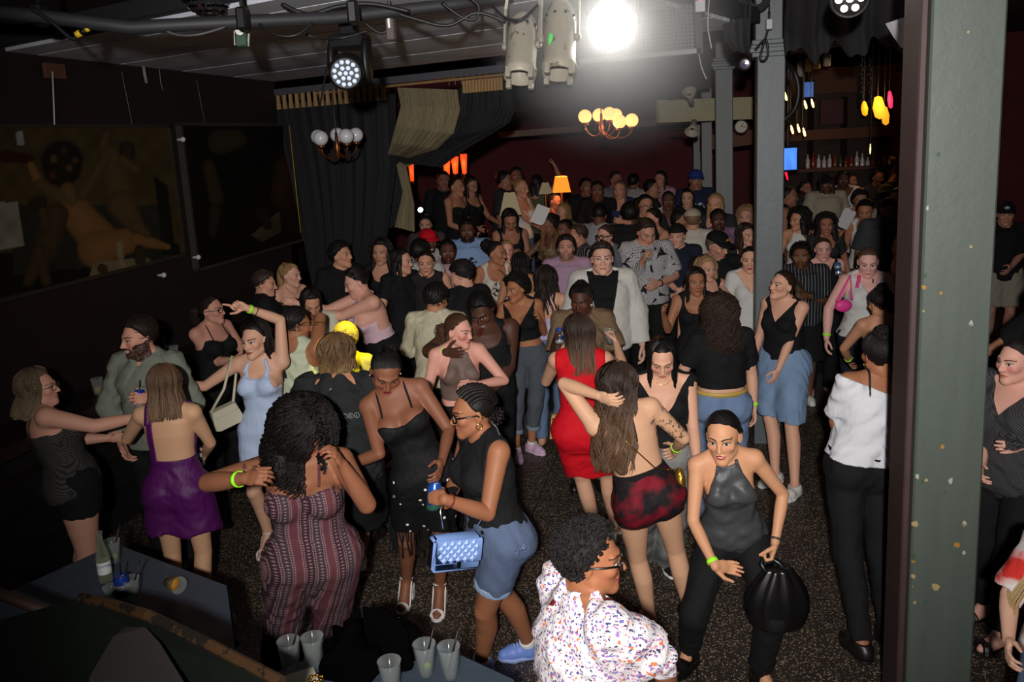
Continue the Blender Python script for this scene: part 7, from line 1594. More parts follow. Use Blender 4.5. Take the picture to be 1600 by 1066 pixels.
# pipe with cables
PIPE = [at(-60, 14, 4.3), at(60, 25, 4.3), at(205, 43, 4.3), at(395, 33, 4.5), at(520, 28, 4.7), at(700, 8, 4.9), at(800, -6, 5.0)]
pr = thing('lighting_pipe', 'long dark pipe hung under the ceiling carrying the lamps', 'pipe', tuple(PIPE[0]))
mb = MB(); mb.tube(PIPE, .034, 12); part('pipe_tube', mb, plain('pipe_paint', (40, 40, 44), .6, noise=.3), pr, True)
for x, y in ((62, 24), (380, 30), (552, 20)):
 mb = MB(); q = at(x, y, 4.4); mb.box(q, (.05, .10, .11), None, .01); mb.tube([q, q + ez * .5], .012, 6); part('clamp', mb, blackm, pr)
def cab(label, pts, Y, r=.008, rgb=(22, 22, 24)):
 P_ = [at(x, y, Y + dy) for x, y, dy in pts]; out = []
 for i in range(len(P_) - 1):
  p0, p1, p2, p3 = P_[max(i - 1, 0)], P_[i], P_[i + 1], P_[min(i + 2, len(P_) - 1)]
  for t in np.linspace(0, 1, 7)[:-1]: out.append(.5 * (2 * p1 + (p2 - p0) * t + (2 * p0 - 5 * p1 + 4 * p2 - p3) * t * t + (3 * p1 - p0 - 3 * p2 + p3) * t ** 3))
 out.append(P_[-1]); mb = MB(); mb.tube(out, r, 6); o = mb.build('cable', plain('cable_jacket', rgb, .5), None, True); tag(o, label, 'cable')
cab('black cable sagging in a loop under the pipe near the mirror ball', [(205, 36, 0), (245, 42, -.05), (275, 54, -.05), (310, 54, -.05), (352, 42, 0)], 4.4, .007, (70, 70, 74))
cab('black cable looping down left of the moving-head lamp', [(400, 34, 0), (430, 54, -.05), (462, 55, -.05), (488, 36, 0)], 4.5)
cab('thin cable running from the pipe to the moving-head lamp', [(468, 45, 0), (490, 58, 0), (530, 60, .1), (575, 48, .1)], 4.8, .006)
cab('twin cable hanging straight down beside the moving-head lamp', [(520, 75, 0), (510, 110, .1), (500, 165, .2)], 5.2, .006)
cab('black cable bundle crossing above the worn lamp cans', [(600, 14, 0), (650, 30, 0), (700, 40, 0), (745, 20, 0), (790, 34, 0)], 4.8, .010)
cab('cable drooping from the pipe beside the small grey box', [(570, 36, 0), (590, 50, 0), (604, 48, 0), (612, 20, 0)], 4.8)
cab('thick cable curling above the left worn lamp can', [(690, 4, 0), (720, 26, 0), (742, 30, 0), (748, 10, 0), (730, -6, 0)], 4.8, .009)
cab('cable wrapped over the top of the left worn lamp can', [(770, 10, 0), (790, 28, -.1), (815, 30, -.15), (840, 8, -.1)], 4.8, .008)
cab('dark cable tied along the pipe above the paintings', [(50, 14, 0), (80, 34, 0), (108, 58, 0), (118, 60, 0)], 4.2, .010)
cab('cable looping over the pipe in the middle', [(440, 6, 0), (480, 22, 0), (530, 10, 0), (580, 6, 0), (640, 18, 0)], 4.7, .012)
cab('thin cable running down the corner post of the loudspeaker', [(1108, 0, 0), (1106, 40, 0), (1112, 76, 0)], 5.4, .005, (150, 150, 150))
cab('frayed wire end below the hanging loudspeaker', [(1092, 84, 0), (1096, 104, 0), (1104, 124, 0)], 5.5, .004, (150, 150, 150))
cab('black cable looped on the slate-grey post', [(1202, 18, 0), (1200, 45, 0), (1188, 88, 0), (1194, 95, 0), (1200, 84, 0), (1196, 62, 0), (1180, 78, 0)], 7.0, .010)
cab('black hose hanging in a wide arc right of the slate-grey post', [(1222, 96, 0), (1240, 110, .1), (1248, 140, .1), (1242, 170, .1), (1224, 188, .1)], 7.2, .022)
wr = thing('connector', 'black and yellow cable connector dangling under the pipe', 'connector', tuple(at(128, 50, 4.3))); mb = MB(); mb.tube([at(119, 55, 4.3), at(126, 51, 4.3)], .017, 10); part('plug', mb, plain('yellow_tape', (220, 180, 30), .5), wr, True); mb = MB(); mb.tube([at(126, 51, 4.3), at(134, 47, 4.3)], .015, 10); part('sleeve', mb, blackm, wr, True); mb = MB(); mb.tube([at(134, 47, 4.3), at(139, 45, 4.3)], .012, 10); part('tip', mb, plain('yellow_tape', (220, 180, 30), .5), wr, True)
# mirror ball
mbq = at(324, -24, 4.8); br_ = .165; ball = thing('mirror_ball', 'mirror ball just entering the top edge of the picture', 'mirror ball', tuple(mbq)); mb = MB(); mb.sphere(mbq, br_ * .985, 24, 16); part('core', mb, plain('ball_core', (60, 60, 64), .4, .6), ball, True)
tl = MB(); tl.box((0, 0, 0), (.021, .021, .004), None, .002); tlm = tl.mesh('facet'); tmat = plain('mirror_glass', (230, 232, 235), .05, 1.0)
for i in range(4, 13):
 th_ = math.pi * i / 13 + .0; n_ = int(44 * math.sin(th_))
 if th_ < 1.5: continue
 for k in range(n_):
  ph = 6.283 * k / n_; d = np.array([math.sin(th_) * math.cos(ph), math.sin(th_) * math.sin(ph), math.cos(th_)]); o = link('facet', tlm, tmat, ball); o.rotation_euler = Vector(d).to_track_quat('Z', 'Y').to_euler(); o.location = Vector(d * br_)
mb = MB(); mb.tube([mbq + ez * br_, mbq + ez * .6], .008, 6); part('chain', mb, blackm, ball)
# small lamp left of the moving head
sl = thing('clip_lamp', 'small metal clip lamp with a round reflector hung on the pipe', 'lamp', tuple(at(376, 55, 4.6))); q = at(374, 48, 4.55); d = unit((-.1, -.9, -.3)); mb = MB(); mb.lathe([(.001, -.06), (.022, -.05), (.028, 0), (.024, .004)], q, 16, frame_of(d)); part('reflector', mb, plain('chrome', (210, 212, 216), .15, 1.0), sl, True); mb = MB(); mb.lathe([(.024, .0), (.001, .002)], q, 16, frame_of(d)); part('lens', mb, plain('frosted', (220, 224, 220), .4), sl, True); q = at(378, 62, 4.6); mb = MB(); mb.box(q, (.065, .04, .075), None, .008); part('ballast', mb, plain('green_box', (40, 70, 52), .5), sl); mb = MB(); mb.tube([at(366, 30, 4.6), at(367, 70, 4.6), at(388, 72, 4.6), at(390, 30, 4.6)], .006, 6); part('bracket', mb, silver, sl)
# moving head
MH = at(545, 100, 4.9); mh = thing('moving_head', 'black moving-head stage light with a face of round LEDs', 'stage light', tuple(MH))
q = at(547, 66, 5.0); mb = MB(); mb.box(q, (.205, .17, .085), RR, .015); part('base', mb, blackm, mh); mb = MB(); mb.box(q + ez * .09, (.10, .08, .12), RR, .01); part('clamp', mb, blackm, mh)
for sd in (-1, 1):
 mb = MB(); c = at(547, 90, 4.95) + e2 * sd * .103; mb.ring([[c + e1 * (w_ * math.cos(t)) + ez * (h_ * math.sin(t) - .02) + e2 * x_ for t in np.linspace(0, 6.283, 15)[:-1]] for x_, w_, h_ in ((-.014, .055, .125), (.014, .055, .125))]); part('yoke_arm', mb, blackm, mh, True)
hc_ = at(541, 112, 4.80); fd_ = unit(C0 - hc_ + np.array([-.3, 0, -.75])); RF = frame_of(fd_)
mb = MB(); mb.lathe([(.001, -.155), (.065, -.15), (.092, -.10), (.098, -.02), (.094, .055), (.082, .062)], hc_, 28, RF); part('head', mb, blackm, mh, True)
mb = MB(); mb.lathe([(.082, .058), (.001, .058)], hc_, 28, RF); part('lens_plate', mb, plain('lens_plate', (34, 36, 38), .5), mh)
ledm = emit('led_lens', (200, 216, 240), .32); ls = MB(); ls.lathe([(.0125, 0), (.0115, .006), (.006, .010), (.001, .011)], (0, 0, 0), 12); lsm = ls.mesh('led'); k = 0
hexs = [(0, 0)] + [(.031 * math.cos(t), .031 * math.sin(t)) for t in np.arange(6) * math.pi / 3] + [(.062 * math.cos(t), .062 * math.sin(t)) for t in np.arange(12) * math.pi / 6 + .26]
for (hx, hy) in hexs:
 o = link('led', lsm, ledm, mh, True); o.location = Vector(hc_ + RF @ np.array([hx, hy, .059]) - MH); o.rotation_euler = Matrix([list(r) for r in RF]).to_euler()
# grey box hanging from the pipe
bq = at(611, 46, 4.8); bx0 = thing('junction_box', 'small grey junction box hanging from the pipe', 'box', tuple(bq)); mb = MB(); mb.box(bq, (.045, .05, .115), RR, .006); part('housing', mb, plain('box_grey', (86, 78, 76), .5), bx0); mb = MB(); mb.box(bq + ez * .03 - e1 * .028, (.012, .004, .05), RR); part('sticker', mb, rub, bx0); mb = MB(); mb.tube([bq + ez * .05, bq + ez * .25], .01, 6); part('hanger', mb, blackm, bx0)
# two worn PAR cans
def can(label, x0, y0, x1, y1, Y, r):
 A, B = at(x0, y0, Y), at(x1, y1, Y - .18); d = unit(B - A); L = np.linalg.norm(B - A); R_ = frame_of(d); root = thing('par_can', label, 'stage light', tuple(A), 0, 'worn white lamp cans')
 mb = MB(); mb.lathe([(.001, 0), (r * .55, .01), (r * .80, .05), (r * .84, L * .18), (r * .92, L * .20), (r * .92, L * .28), (r * .97, L * .30), (r * 1.0, L * .85), (r * 1.06, L * .87), (r * 1.06, L * .93), (r * 1.0, L * .95), (r * 1.0, L), (r * .9, L), (r * .9, L * .8), (.001, L * .75)], A, 28, R_); part('barrel', mb, rustw, root, True)
 for k in range(4):
  a = k * 1.57 + .6; mb = MB(); p = A + R_ @ np.array([r * math.cos(a), r * math.sin(a), L]); mb.box(p, (.03, .03, .06), R_, .004); part('gel_clip', mb, silver, root)
 for k in range(9):
  a = k * .7; mb = MB(); p = A + R_ @ np.array([r * .93 * math.cos(a), r * .93 * math.sin(a), L * .24]); mb.sphere(p, .009, 8, 6); part('vent_hole', mb, blackm, root)
 side = R_ @ np.array([1.0, 0, 0]); pts = [A + d * L * .5 - side * r * 1.12, A + d * L * .05 - side * r * 1.15 + ez * .05, A + ez * .16 - side * r * .8, A + ez * .16 + side * r * .8, A + d * L * .05 + side * r * 1.15 + ez * .05, A + d * L * .5 + side * r * 1.12]; mb = MB(); mb.tube(pts, .010, 6); part('yoke', mb, silver, root)
 for sd in (-1, 1): mb = MB(); mb.sphere(A + d * L * .5 + side * sd * r * 1.08, .022, 8, 6); part('knob', mb, silver, root)
can('worn white lamp can with rust streaks, left of the pair', 818, 22, 812, 122, 4.9, .088); can('worn white lamp can with a green smear, next to the bright lamp', 876, 4, 873, 116, 4.8, .090)
mb = MB(); q = at(861, 66, 4.62); mb.sphere(q, (.018, .006, .05), 10, 7); tag(mb.build('tape_smear', plain('green_tape', (70, 190, 90), .6), None, True), 'green tape mark on the side of the lamp can', 'tape')
# the lamp shining at the camera
BQ = at(956, 40, 5.0); bl = thing('bright_lamp', 'dazzling white stage lamp pointing at the camera', 'stage light', tuple(BQ)); d = unit(C0 - BQ + np.array([0, 0, -.1])); RF = frame_of(d)
mb = MB(); mb.lathe([(.001, -.26), (.09, -.25), (.125, -.12), (.140, .0), (.146, .05), (.138, .05), (.132, .0)], BQ, 28, RF); part('housing', mb, silver, bl, True)
mb = MB(); mb.lathe([(.132, .012), (.10, .028), (.05, .036), (.001, .038)], BQ, 28, RF); part('lamp_lens', mb, emit('white_beam', (255, 252, 245), 60.0), bl, True)
mb = MB(); s_ = RF @ np.array([1.0, 0, 0]); mb.tube([BQ - s_ * .15, BQ - s_ * .15 + ez * .2, BQ + s_ * .15 + ez * .2, BQ + s_ * .15], .012, 6); part('yoke', mb, blackm, bl)
# loudspeaker with a mesh grille
SQ = at(1010, 65, 5.7); spk = thing('loudspeaker', 'large hung loudspeaker with a metal mesh grille beside the bright lamp', 'loudspeaker', tuple(SQ)); A, B = at(900, 100, 5.7), at(1092, 82, 5.7); wv = unit(B - A); W_ = np.linalg.norm(B - A); upv = unit(ez - wv * wv[2]); dv_ = np.cross(wv, upv); R_ = np.stack([wv, -dv_ if dv_[1] < 0 else dv_, upv], 1); R_[:, 1] = np.cross(R_[:, 2], R_[:, 0])
mid = (A + B) / 2 + upv * .22; mb = MB(); mb.box(mid + R_[:, 1] * .2, (W_, .36, .44), R_, .012); part('cabinet', mb, plain('speaker_paint', (64, 64, 68), .6), spk)
for (dz, hh) in ((-.21, .035), (.21, .03)): mb = MB(); mb.box(mid + upv * dz, (W_ + .02, .06, hh), R_, .004); part('rail', mb, plain('rail_grey', (150, 150, 154), .45, .4), spk)
for dx in (-.5, .5): mb = MB(); mb.box(mid + wv * dx * W_, (.05, .06, .46), R_, .004); part('rail', mb, plain('speaker_paint', (64, 64, 68), .6), spk)
mb = MB()
for k in range(34): mb.box(mid + wv * W_ * (k / 33 - .5) * .95 - R_[:, 1] * .002, (.005, .012, .38), R_)
for k in range(17): mb.box(mid + upv * (k / 16 - .5) * .38 - R_[:, 1] * .004, (W_ * .96, .012, .005), R_)
o = part('grille', mb, plain('grille_wire', (120, 120, 124), .45, .5), spk)
bxq = at(1094, 10, 5.6); pb = thing('power_box', 'grey power box with a red light above the loudspeaker', 'box', tuple(bxq)); mb = MB(); mb.box(bxq, (.07, .05, .08), RR, .006); part('housing', mb, plain('alu', (150, 152, 156), .5, .3), pb); mb = MB(); mb.sphere(bxq + ez * .035 - e1 * .03, .006, 8, 6); part('indicator', mb, emit('red_led', (255, 60, 80), 3.0), pb)
pq = at(1202, 38, 7.0); pb = thing('power_box', 'grey adaptor hanging on the slate-grey post', 'box', tuple(pq)); mb = MB(); mb.box(pq, (.055, .04, .085), RR, .006); part('housing', mb, plain('alu', (150, 152, 156), .5, .3), pb); mb = MB(); mb.tube([pq + ez * .04, pq + ez * .16], .006, 6); part('lead', mb, cable, pb)
hq = at(1164, 100, 7.2); hl_ = thing('small_spotlight', 'small black spotlight clamped at the capital of the slate-grey post', 'stage light', tuple(hq)); mb = MB(); RF = frame_of(unit((-.35, -1, -.1))); mb.lathe([(.001, -.10), (.05, -.09), (.062, 0), (.05, .012), (.035, .012)], hq, 20, RF); part('body', mb, blackm, hl_, True); mb = MB(); mb.lathe([(.036, .008), (.001, .010)], hq, 16, RF); part('lens', mb, plain('violet_lens', (70, 66, 110), .2), hl_)
rq = at(1183, -2, 6.9); rl = thing('cable_reel', 'coil of black cable at the top of the slate-grey post', 'cable', tuple(rq))
for k in range(5): mb = MB(); mb.tube([rq + (e2 * math.cos(t) + ez * math.sin(t)) * (.05 + .012 * k) - e1 * .02 * (k % 2) for t in np.linspace(0, 6.283, 21)], .008, 6, caps=False); part('turn', mb, cable, rl, True)
# cluster lamp at the top
cq = at(1328, -2, 4.4); cl = thing('cluster_lamp', 'lit LED cluster lamp in the black drapes at the top edge', 'stage light', tuple(cq)); RF = frame_of(unit(C0 - cq + np.array([0, 0, -1.2]))); mb = MB(); mb.lathe([(.001, -.12), (.09, -.10), (.10, 0), (.092, .012), (.085, 0)], cq, 22, RF); part('housing', mb, blackm, cl, True)
em = emit('warm_led', (255, 246, 230), 9.0)
for (hx, hy) in hexs[:7]: mb = MB(); mb.lathe([(.018, .0), (.010, .010), (.001, .012)], cq + RF @ np.array([hx * 1.7, hy * 1.7, .004]), 12, RF); part('led', mb, em, cl)
# black cloth slung under the ceiling on the right
nrm = np.array([0, -.5, -.86]); bc = velvet('black_drape', (40, 40, 44), None, 6)
drape('ceiling_drape', 'black cloth slung in folds under the ceiling on the right', 'drape', [(at(1232, -30, 6.2), at(1420, -30, 5.4)), (at(1226, 20, 6.6), at(1420, 10, 5.6)), (at(1224, 60, 6.9), at(1420, 45, 5.8)), (at(1226, 88, 7.0), at(1420, 70, 6.0))], bc, 3, .06, nrm, seed=2)
drape('ceiling_drape', 'black cloth bunched beside the slate-grey post', 'drape', [(at(1128, -20, 6.6), at(1176, -20, 6.6)), (at(1130, 20, 6.6), at(1174, 24, 6.6)), (at(1136, 60, 6.6), at(1174, 66, 6.6)), (at(1150, 80, 6.6), at(1172, 84, 6.6))], bc, 2, .05, np.array([0, -1.0, 0]), seed=6)
drape('white_cloth', 'corner of white cloth hanging beside the big pillar', 'drape', [(at(1386, 36, 4.6), at(1428, 22, 4.4)), (at(1398, 56, 4.6), at(1428, 50, 4.4)), (at(1412, 74, 4.6), at(1428, 80, 4.4))], velvet('white_cloth', (190, 186, 194), None, 6), 2, .02, np.array([0, -1.0, 0]), seed=8)
board_px('ceiling_strip', 'white painted strip of ceiling edge behind the black drape', 'strip', 1238, 84, 1348, 66, .05, 9.5, 9.5, plain('white_strip', (170, 166, 160), .8), .05)
# ------------------------------------------------------------------ chandeliers
brass = plain('old_brass', (120, 70, 40), .35, .8); opal = plain('opal_glass', (198, 200, 206), .25)
def chandelier(label, globes, hub, Y, r, gm, top, lit=None):
 h = at(*hub, Y); root = thing('chandelier', label, 'chandelier', tuple(h)); mb = MB(); mb.lathe([(.001, -.10), (.02, -.08), (.014, -.04), (.032, 0), (.016, .05), (.012, .14), (.001, .15)], h, 14); part('hub', mb, brass, root, True)
 mb = MB(); mb.tube([h + ez * .12, np.array([h[0], h[1], 4.36 if lit else 3.66])], .006, 6); part('chain', mb, blackm, root)
 for (x, y, dy) in globes:
  g_ = at(x, y, Y + dy); mb = MB(); mb.sphere(g_, r, 20, 14); part('globe', mb, gm, root, True); mb = MB(); mb.lathe([(.03, -.012), (.036, 0), (.02, .02)], g_ - ez * (r + .004), 12); part('gallery', mb, brass, root, True)
  b_ = g_ - ez * (r + .02); m1 = (b_ + h) / 2 - ez * .07; P_ = [(1 - t) ** 3 * h + 3 * (1 - t) ** 2 * t * (h * .6 + m1 * .4 - ez * .12) + 3 * (1 - t) * t * t * (b_ - ez * .10) + t ** 3 * b_ for t in np.linspace(0, 1, 12)]; mb = MB(); mb.tube(P_, .007, 6); part('arm', mb, brass, root, True)
 if lit:
  for (x, y, dy) in globes[:3]: point('globe_light', tuple(at(x, y, Y + dy) - ez * (r + .06)), lit, (1, .62, .3), .05)
 return root
chandelier('unlit chandelier of white glass globes on brass arms before the black curtain', [(497, 214, .10), (501, 216, -.12), (527, 211, .15), (541, 213, -.15), (556, 211, .10)], (527, 232), 7.6, .066, opal, (516, 150))
chandelier('lit chandelier of warm glowing globes in the middle of the hall', [(914, 182, 0), (936, 180, .12), (952, 178, -.1), (962, 180, .15), (968, 190, -.12), (987, 188, 0)], (940, 200), 8.4, .066, emit('warm_globe', (255, 176, 104), 2.2), (936, 130), 1.5)
# table lamps
def shade(label, x, y, w0, w1, h, Y, mat, lit=0):
 q = at(x, y, Y); k = Y / FPX; root = thing('table_lamp', label, 'lamp', tuple(q)); a, b_ = w0 * k / 2, w1 * k / 2; hh = h * k; mb = MB()
 rings = [[q + np.array([sx * s_, sy * s_, z]) for sx, sy in ((-1, -1), (1, -1), (1, 1), (-1, 1))] for s_, z in ((b_, -hh / 2), (a, hh / 2), (a * .94, hh / 2), (b_ * .96, -hh / 2))]; mb.ring(rings, caps=False); part('lamp_shade', mb, mat, root)
 zb = floor_level(q[0], q[1]) + .75; mb = MB(); mb.lathe([(.001, zb), (.08, zb), (.09, zb + .02), (.03, zb + .06), (.045, zb + .16), (.018, q[2] - hh / 2 - .04), (.012, q[2])], (q[0], q[1], 0), 14); part('lamp_base', mb, brass, root, True)
 mb = MB(); mb.sphere((q[0], q[1], q[2] - .02), .03, 10, 8); part('bulb', mb, emit('bulb_warm', (255, 190, 110), 14.0) if lit else opal, root, True); mb = MB(); mb.lathe([(.012, 0), (.016, .012), (.004, .03)], q + ez * hh / 2, 8); part('finial', mb, brass, root)
 tb = thing('side_table', 'small dark table under the ' + label, 'table', (q[0], q[1], zb - .75)); mb = MB(); mb.lathe([(.001, zb - .03), (.28, zb - .03), (.28, zb - .002), (.001, zb - .002)], (q[0], q[1], 0), 20); part('table_top', mb, dkw, tb); mb = MB(); mb.lathe([(.16, zb - .75), (.16, zb - .73), (.03, zb - .70), (.03, zb - .03)], (q[0], q[1], 0), 12); part('pedestal', mb, dkw, tb)
 if lit: point('lamp_light', (q[0], q[1], q[2] + hh * .1), lit, (1, .6, .25), .03)
mt, nt, b = new_mat('lit_shade'); b.inputs['Base Color'].default_value = (*srgb(220, 150, 60), 1); b.inputs['Transmission Weight'].default_value = 0.0; b.inputs['Emission Color'].default_value = (*srgb(240, 140, 34), 1); b.inputs['Emission Strength'].default_value = 1.0; b.inputs['Roughness'].default_value = .9
shade('glowing amber lampshade in the middle of the crowd', 877, 288, 18, 27, 24, 11.0, mt, 8); pale = plain('linen_shade', (196, 184, 150), .9, noise=.1); shade('large unlit linen lampshade left of the crowd', 797, 318, 17, 34, 34, 10.4, pale); shade('small unlit linen lampshade beside the glowing one', 852, 294, 10, 22, 17, 11.8, pale)
# orange wall washers
for k, (x, y, w_, hh, lab) in enumerate(((643, 268, 9, 34, 'orange glowing wall lamp by the khaki curtain tail'), (698, 263, 12, 24, 'leftmost of the three orange wall lamps under the black swag'), (711, 258, 12, 26, 'middle of the three orange wall lamps under the black swag'), (725, 256, 11, 30, 'rightmost of the three orange wall lamps under the black swag'))):
 q = at(x, y, 13.0); k_ = 13.0 / FPX; root = thing('wall_lamp', lab, 'lamp', tuple(q)); mb = MB(); mb.lathe([(w_ * k_ * .30, -hh * k_ / 2), (w_ * k_ * .5, hh * k_ * .45), (w_ * k_ * .5, hh * k_ / 2), (w_ * k_ * .42, hh * k_ / 2), (w_ * k_ * .25, -hh * k_ / 2)], q, 16); part('glass_cone', mb, emit('orange_glass', (255, 84, 34), .75), root, True); mb = MB(); mb.lathe([(.001, 0), (.03, 0), (.03, .04), (.001, .05)], q - ez * hh * k_ * .56, 10); part('holder', mb, brass, root); mb = MB(); mb.tube([q - ez * hh * k_ * .5, q - ez * hh * k_ * .5 + np.array([0, .25, 0])], .012, 6); part('bracket', mb, brass, root)
 point('wall_lamp_glow', tuple(q + np.array([0, -.1, 0])), 1.2, (1, .25, .06), .05)
# bulbs, lamps and screens at the bar
def bulb(x, y, Y, rgb, st, L=.16, r=.028, lab='', a=.25):
 q = at(x, y, Y); d = unit((a, 0, -1)); root = thing('pendant_bulb', lab, 'lamp', tuple(q), 0); mb = MB(); mb.lathe([(.008, 0), (r * .6, .02), (r, L * .5), (r * .7, L * .9), (.001, L)], q, 10, frame_of(d)); part('bulb', mb, emit('bulb', rgb, st), root, True); mb = MB(); mb.tube([q, q - d * .05, np.array([q[0], q[1], 4.36])], .006, 5); part('flex', mb, blackm, root)
W1 = (255, 190, 100)
for (x, y, lab) in ((1226, 144, 'pendant bulb nearest the slate-grey post, upper row'), (1257, 157, 'second pendant bulb from the slate-grey post, upper row'), (1268, 155, 'third pendant bulb from the slate-grey post, upper row'), (1236, 196, 'leftmost bulb of the lower row of three'), (1246, 194, 'middle and brightest bulb of the lower row of three'), (1255, 200, 'rightmost bulb of the lower row of three')): bulb(x, y, 11.5, W1, 7.0, .12, .018, lab)
for (x, y, r_, L_, rgb, lab) in ((1350, 158, .05, .22, (230, 150, 20), 'small amber hanging lamp at the bar'), (1372, 150, .09, .34, (255, 170, 40), 'largest amber hanging lamp at the bar'), (1382, 166, .06, .28, (240, 140, 30), 'long amber lamp hanging right of the largest one'), (1390, 142, .04, .26, (235, 40, 90), 'pink glowing tube lamp at the bar')): bulb(x, y, 12.5, rgb, 1.5, L_, r_, lab, .1)
point('bar_glow', tuple(at(1376, 150, 12.2)), 14, (1, .5, .16), .1); bulb(1360, 225, 13.0, (230, 210, 140), 2.0, .16, .012, 'thin pale tube light low on the bar', 0); bulb(1226, 262, 12.5, (240, 30, 60), 1.2, .2, .02, 'small red light under the bar screen'); bulb(1233, 252, 12.5, (240, 225, 235), 2.0, .16, .012, 'small white light under the bar screen')
def screen(lab, x0, y0, x1, y1, Y, rgb, st):
 A, B = at(x0, y1, Y), at(x1, y0, Y); root = thing('screen', lab, 'screen', tuple((A + B) / 2)); mb = MB(); c = (A + B) / 2; mb.box((c[0], c[1] + .03, c[2]), (B[0] - A[0] + .06, .05, B[2] - A[2] + .06), None, .008); part('casing', mb, blackm, root)
 m_, nt, b = new_mat('screen_picture'); n = NOISE(nt, COORD(nt, scale=(14, 1, 3)), 1.0, 3); cc = srgb(rgb); nt.links.new(MIX(nt, n, tuple(x * .25 for x in cc), tuple(min(1, x * 2.2) for x in cc)), b.inputs['Emission Color']); b.inputs['Emission Strength'].default_value = st; b.inputs['Base Color'].default_value = (0.01, .01, .02, 1); mb = MB(); mb.box((c[0], c[1], c[2]), (B[0] - A[0], .012, B[2] - A[2])); part('picture', mb, m_, root); mb = MB(); mb.tube([c + np.array([0, .05, 0]), np.array([c[0], c[1] + .05, 4.36])], .02, 8); part('bracket', mb, blackm, root)
screen('bright blue television screen beside the slate-grey post', 1220, 231, 1245, 266, 12.0, (52, 96, 255), 2.2); screen('dim blue screen high up on the bar', 1256, 128, 1271, 152, 12.6, (70, 110, 200), .5)
rn = random.Random(3)
for k, (x, y) in enumerate(((1251, 110), (1263, 102), (1276, 98), (1292, 94))):
 q = at(x, y, 12.0); mb = MB(); mb.lathe([(.001, -.09), (.05, -.08), (.055, .06), (.03, .09), (.03, .12), (.006, .13), (.006, 4.36 - q[2])], q, 12); o = mb.build('hanging_jar', plain('white_enamel', (150, 146, 138), .5), None, True); tag(o, 'white cylinder lamp, ' + ('first', 'second', 'third', 'fourth')[k] + ' from the left in the row above the bar', 'lamp', 'white cylinder lamps above the bar')
ch = thing('chain', 'pair of heavy chains hanging in front of the bar', 'chain', tuple(at(1350, 100, 11)))
for cx in (1346, 1359):
 for k in range(15): q = at(cx, 60 + k * 7, 11.0); mb = MB(); ax_ = np.array([1.0, 0, 0]) if k % 2 else np.array([0, 1.0, 0]); mb.tube([q + ax_ * .018 * math.cos(t) + ez * .036 * math.sin(t) for t in np.linspace(0, 6.283, 11)], .007, 5, caps=False); part('chain_link', mb, blackm, ch)
for (x, y, lab) in ((1078, 148, 'grey horn speaker above the pale fascia board'), (1082, 202, 'grey horn speaker under the pale fascia board')):
 q = at(x, y, 9.8); root = thing('horn_speaker', lab, 'speaker', tuple(q)); RF = frame_of(unit((-.3, -.6, .7 if y < 180 else -.7))); mb = MB(); mb.lathe([(.001, -.14), (.03, -.13), (.035, -.04), (.085, .05), (.078, .05), (.02, -.04)], q, 16, RF); part('horn', mb, plain('horn_grey', (150, 144, 134), .6), root, True); mb = MB(); mb.tube([q, q + np.array([0, 1.3, 0])], .015, 6); part('bracket', mb, blackm, root)
# disc-jockey booth by the curtain
bq = at(610, 385, 9.9); dj = thing('booth', 'grey disc-jockey booth beside the black curtain', 'booth', tuple(bq)); A, B = at(560, 372, 9.9), at(655, 372, 9.9); mb = MB(); zb = .2; mb.box(((A + B) / 2 * [1, 1, 0]) + ez * (zb + .55), (np.linalg.norm(B - A), .6, 1.1), None, .01); part('front', mb, plain('booth_grey', (58, 58, 60), .7), dj); mb = MB(); mb.box(((A + B) / 2 * [1, 1, 0]) + ez * (zb + 1.12), (np.linalg.norm(B - A) + .06, .66, .04)); part('top', mb, blackm, dj)
q = np.array([(A + B)[0] / 2, (A + B)[1] / 2 - .1, zb + 1.14]); mx_ = thing('mixer', 'silver mixer on top of the grey booth', 'mixer', tuple(q)); mb = MB(); mb.box(q + ez * .03, (.30, .26, .06), None, .006); part('case', mb, plain('mixer_silver', (170, 172, 176), .4, .4), mx_)
for k in range(8): mb = MB(); mb.lathe([(.012, 0), (.010, .02), (.001, .02)], q + np.array([-.11 + .03 * k, -.04 + .05 * (k % 2), .06]), 8); part('knob', mb, blackm, mx_)
q = at(598, 340, 9.9); ls_ = thing('laptop_light', 'small blue-lit gadget on the booth', 'gadget', tuple(q)); mb = MB(); mb.box(q, (.10, .05, .03), rotm('Y', -25), .005); part('body', mb, blackm, ls_); mb = MB(); mb.box(q + np.array([0, -.03, .004]), (.07, .006, .018), rotm('Y', -25)); part('display', mb, emit('blue_lcd', (60, 120, 255), 2.5), ls_)
q = at(657, 328, 10.6); ls_ = thing('small_lamp', 'small white spotlight behind the red cap', 'lamp', tuple(q)); mb = MB(); RF = frame_of(unit((.3, -1, -.2))); mb.lathe([(.001, -.08), (.03, -.07), (.04, 0)], q, 12, RF); part('body', mb, blackm, ls_); mb = MB(); mb.lathe([(.034, -.002), (.001, .004)], q, 12, RF); part('lens', mb, emit('white_spot', (235, 235, 255), 6.0), ls_)
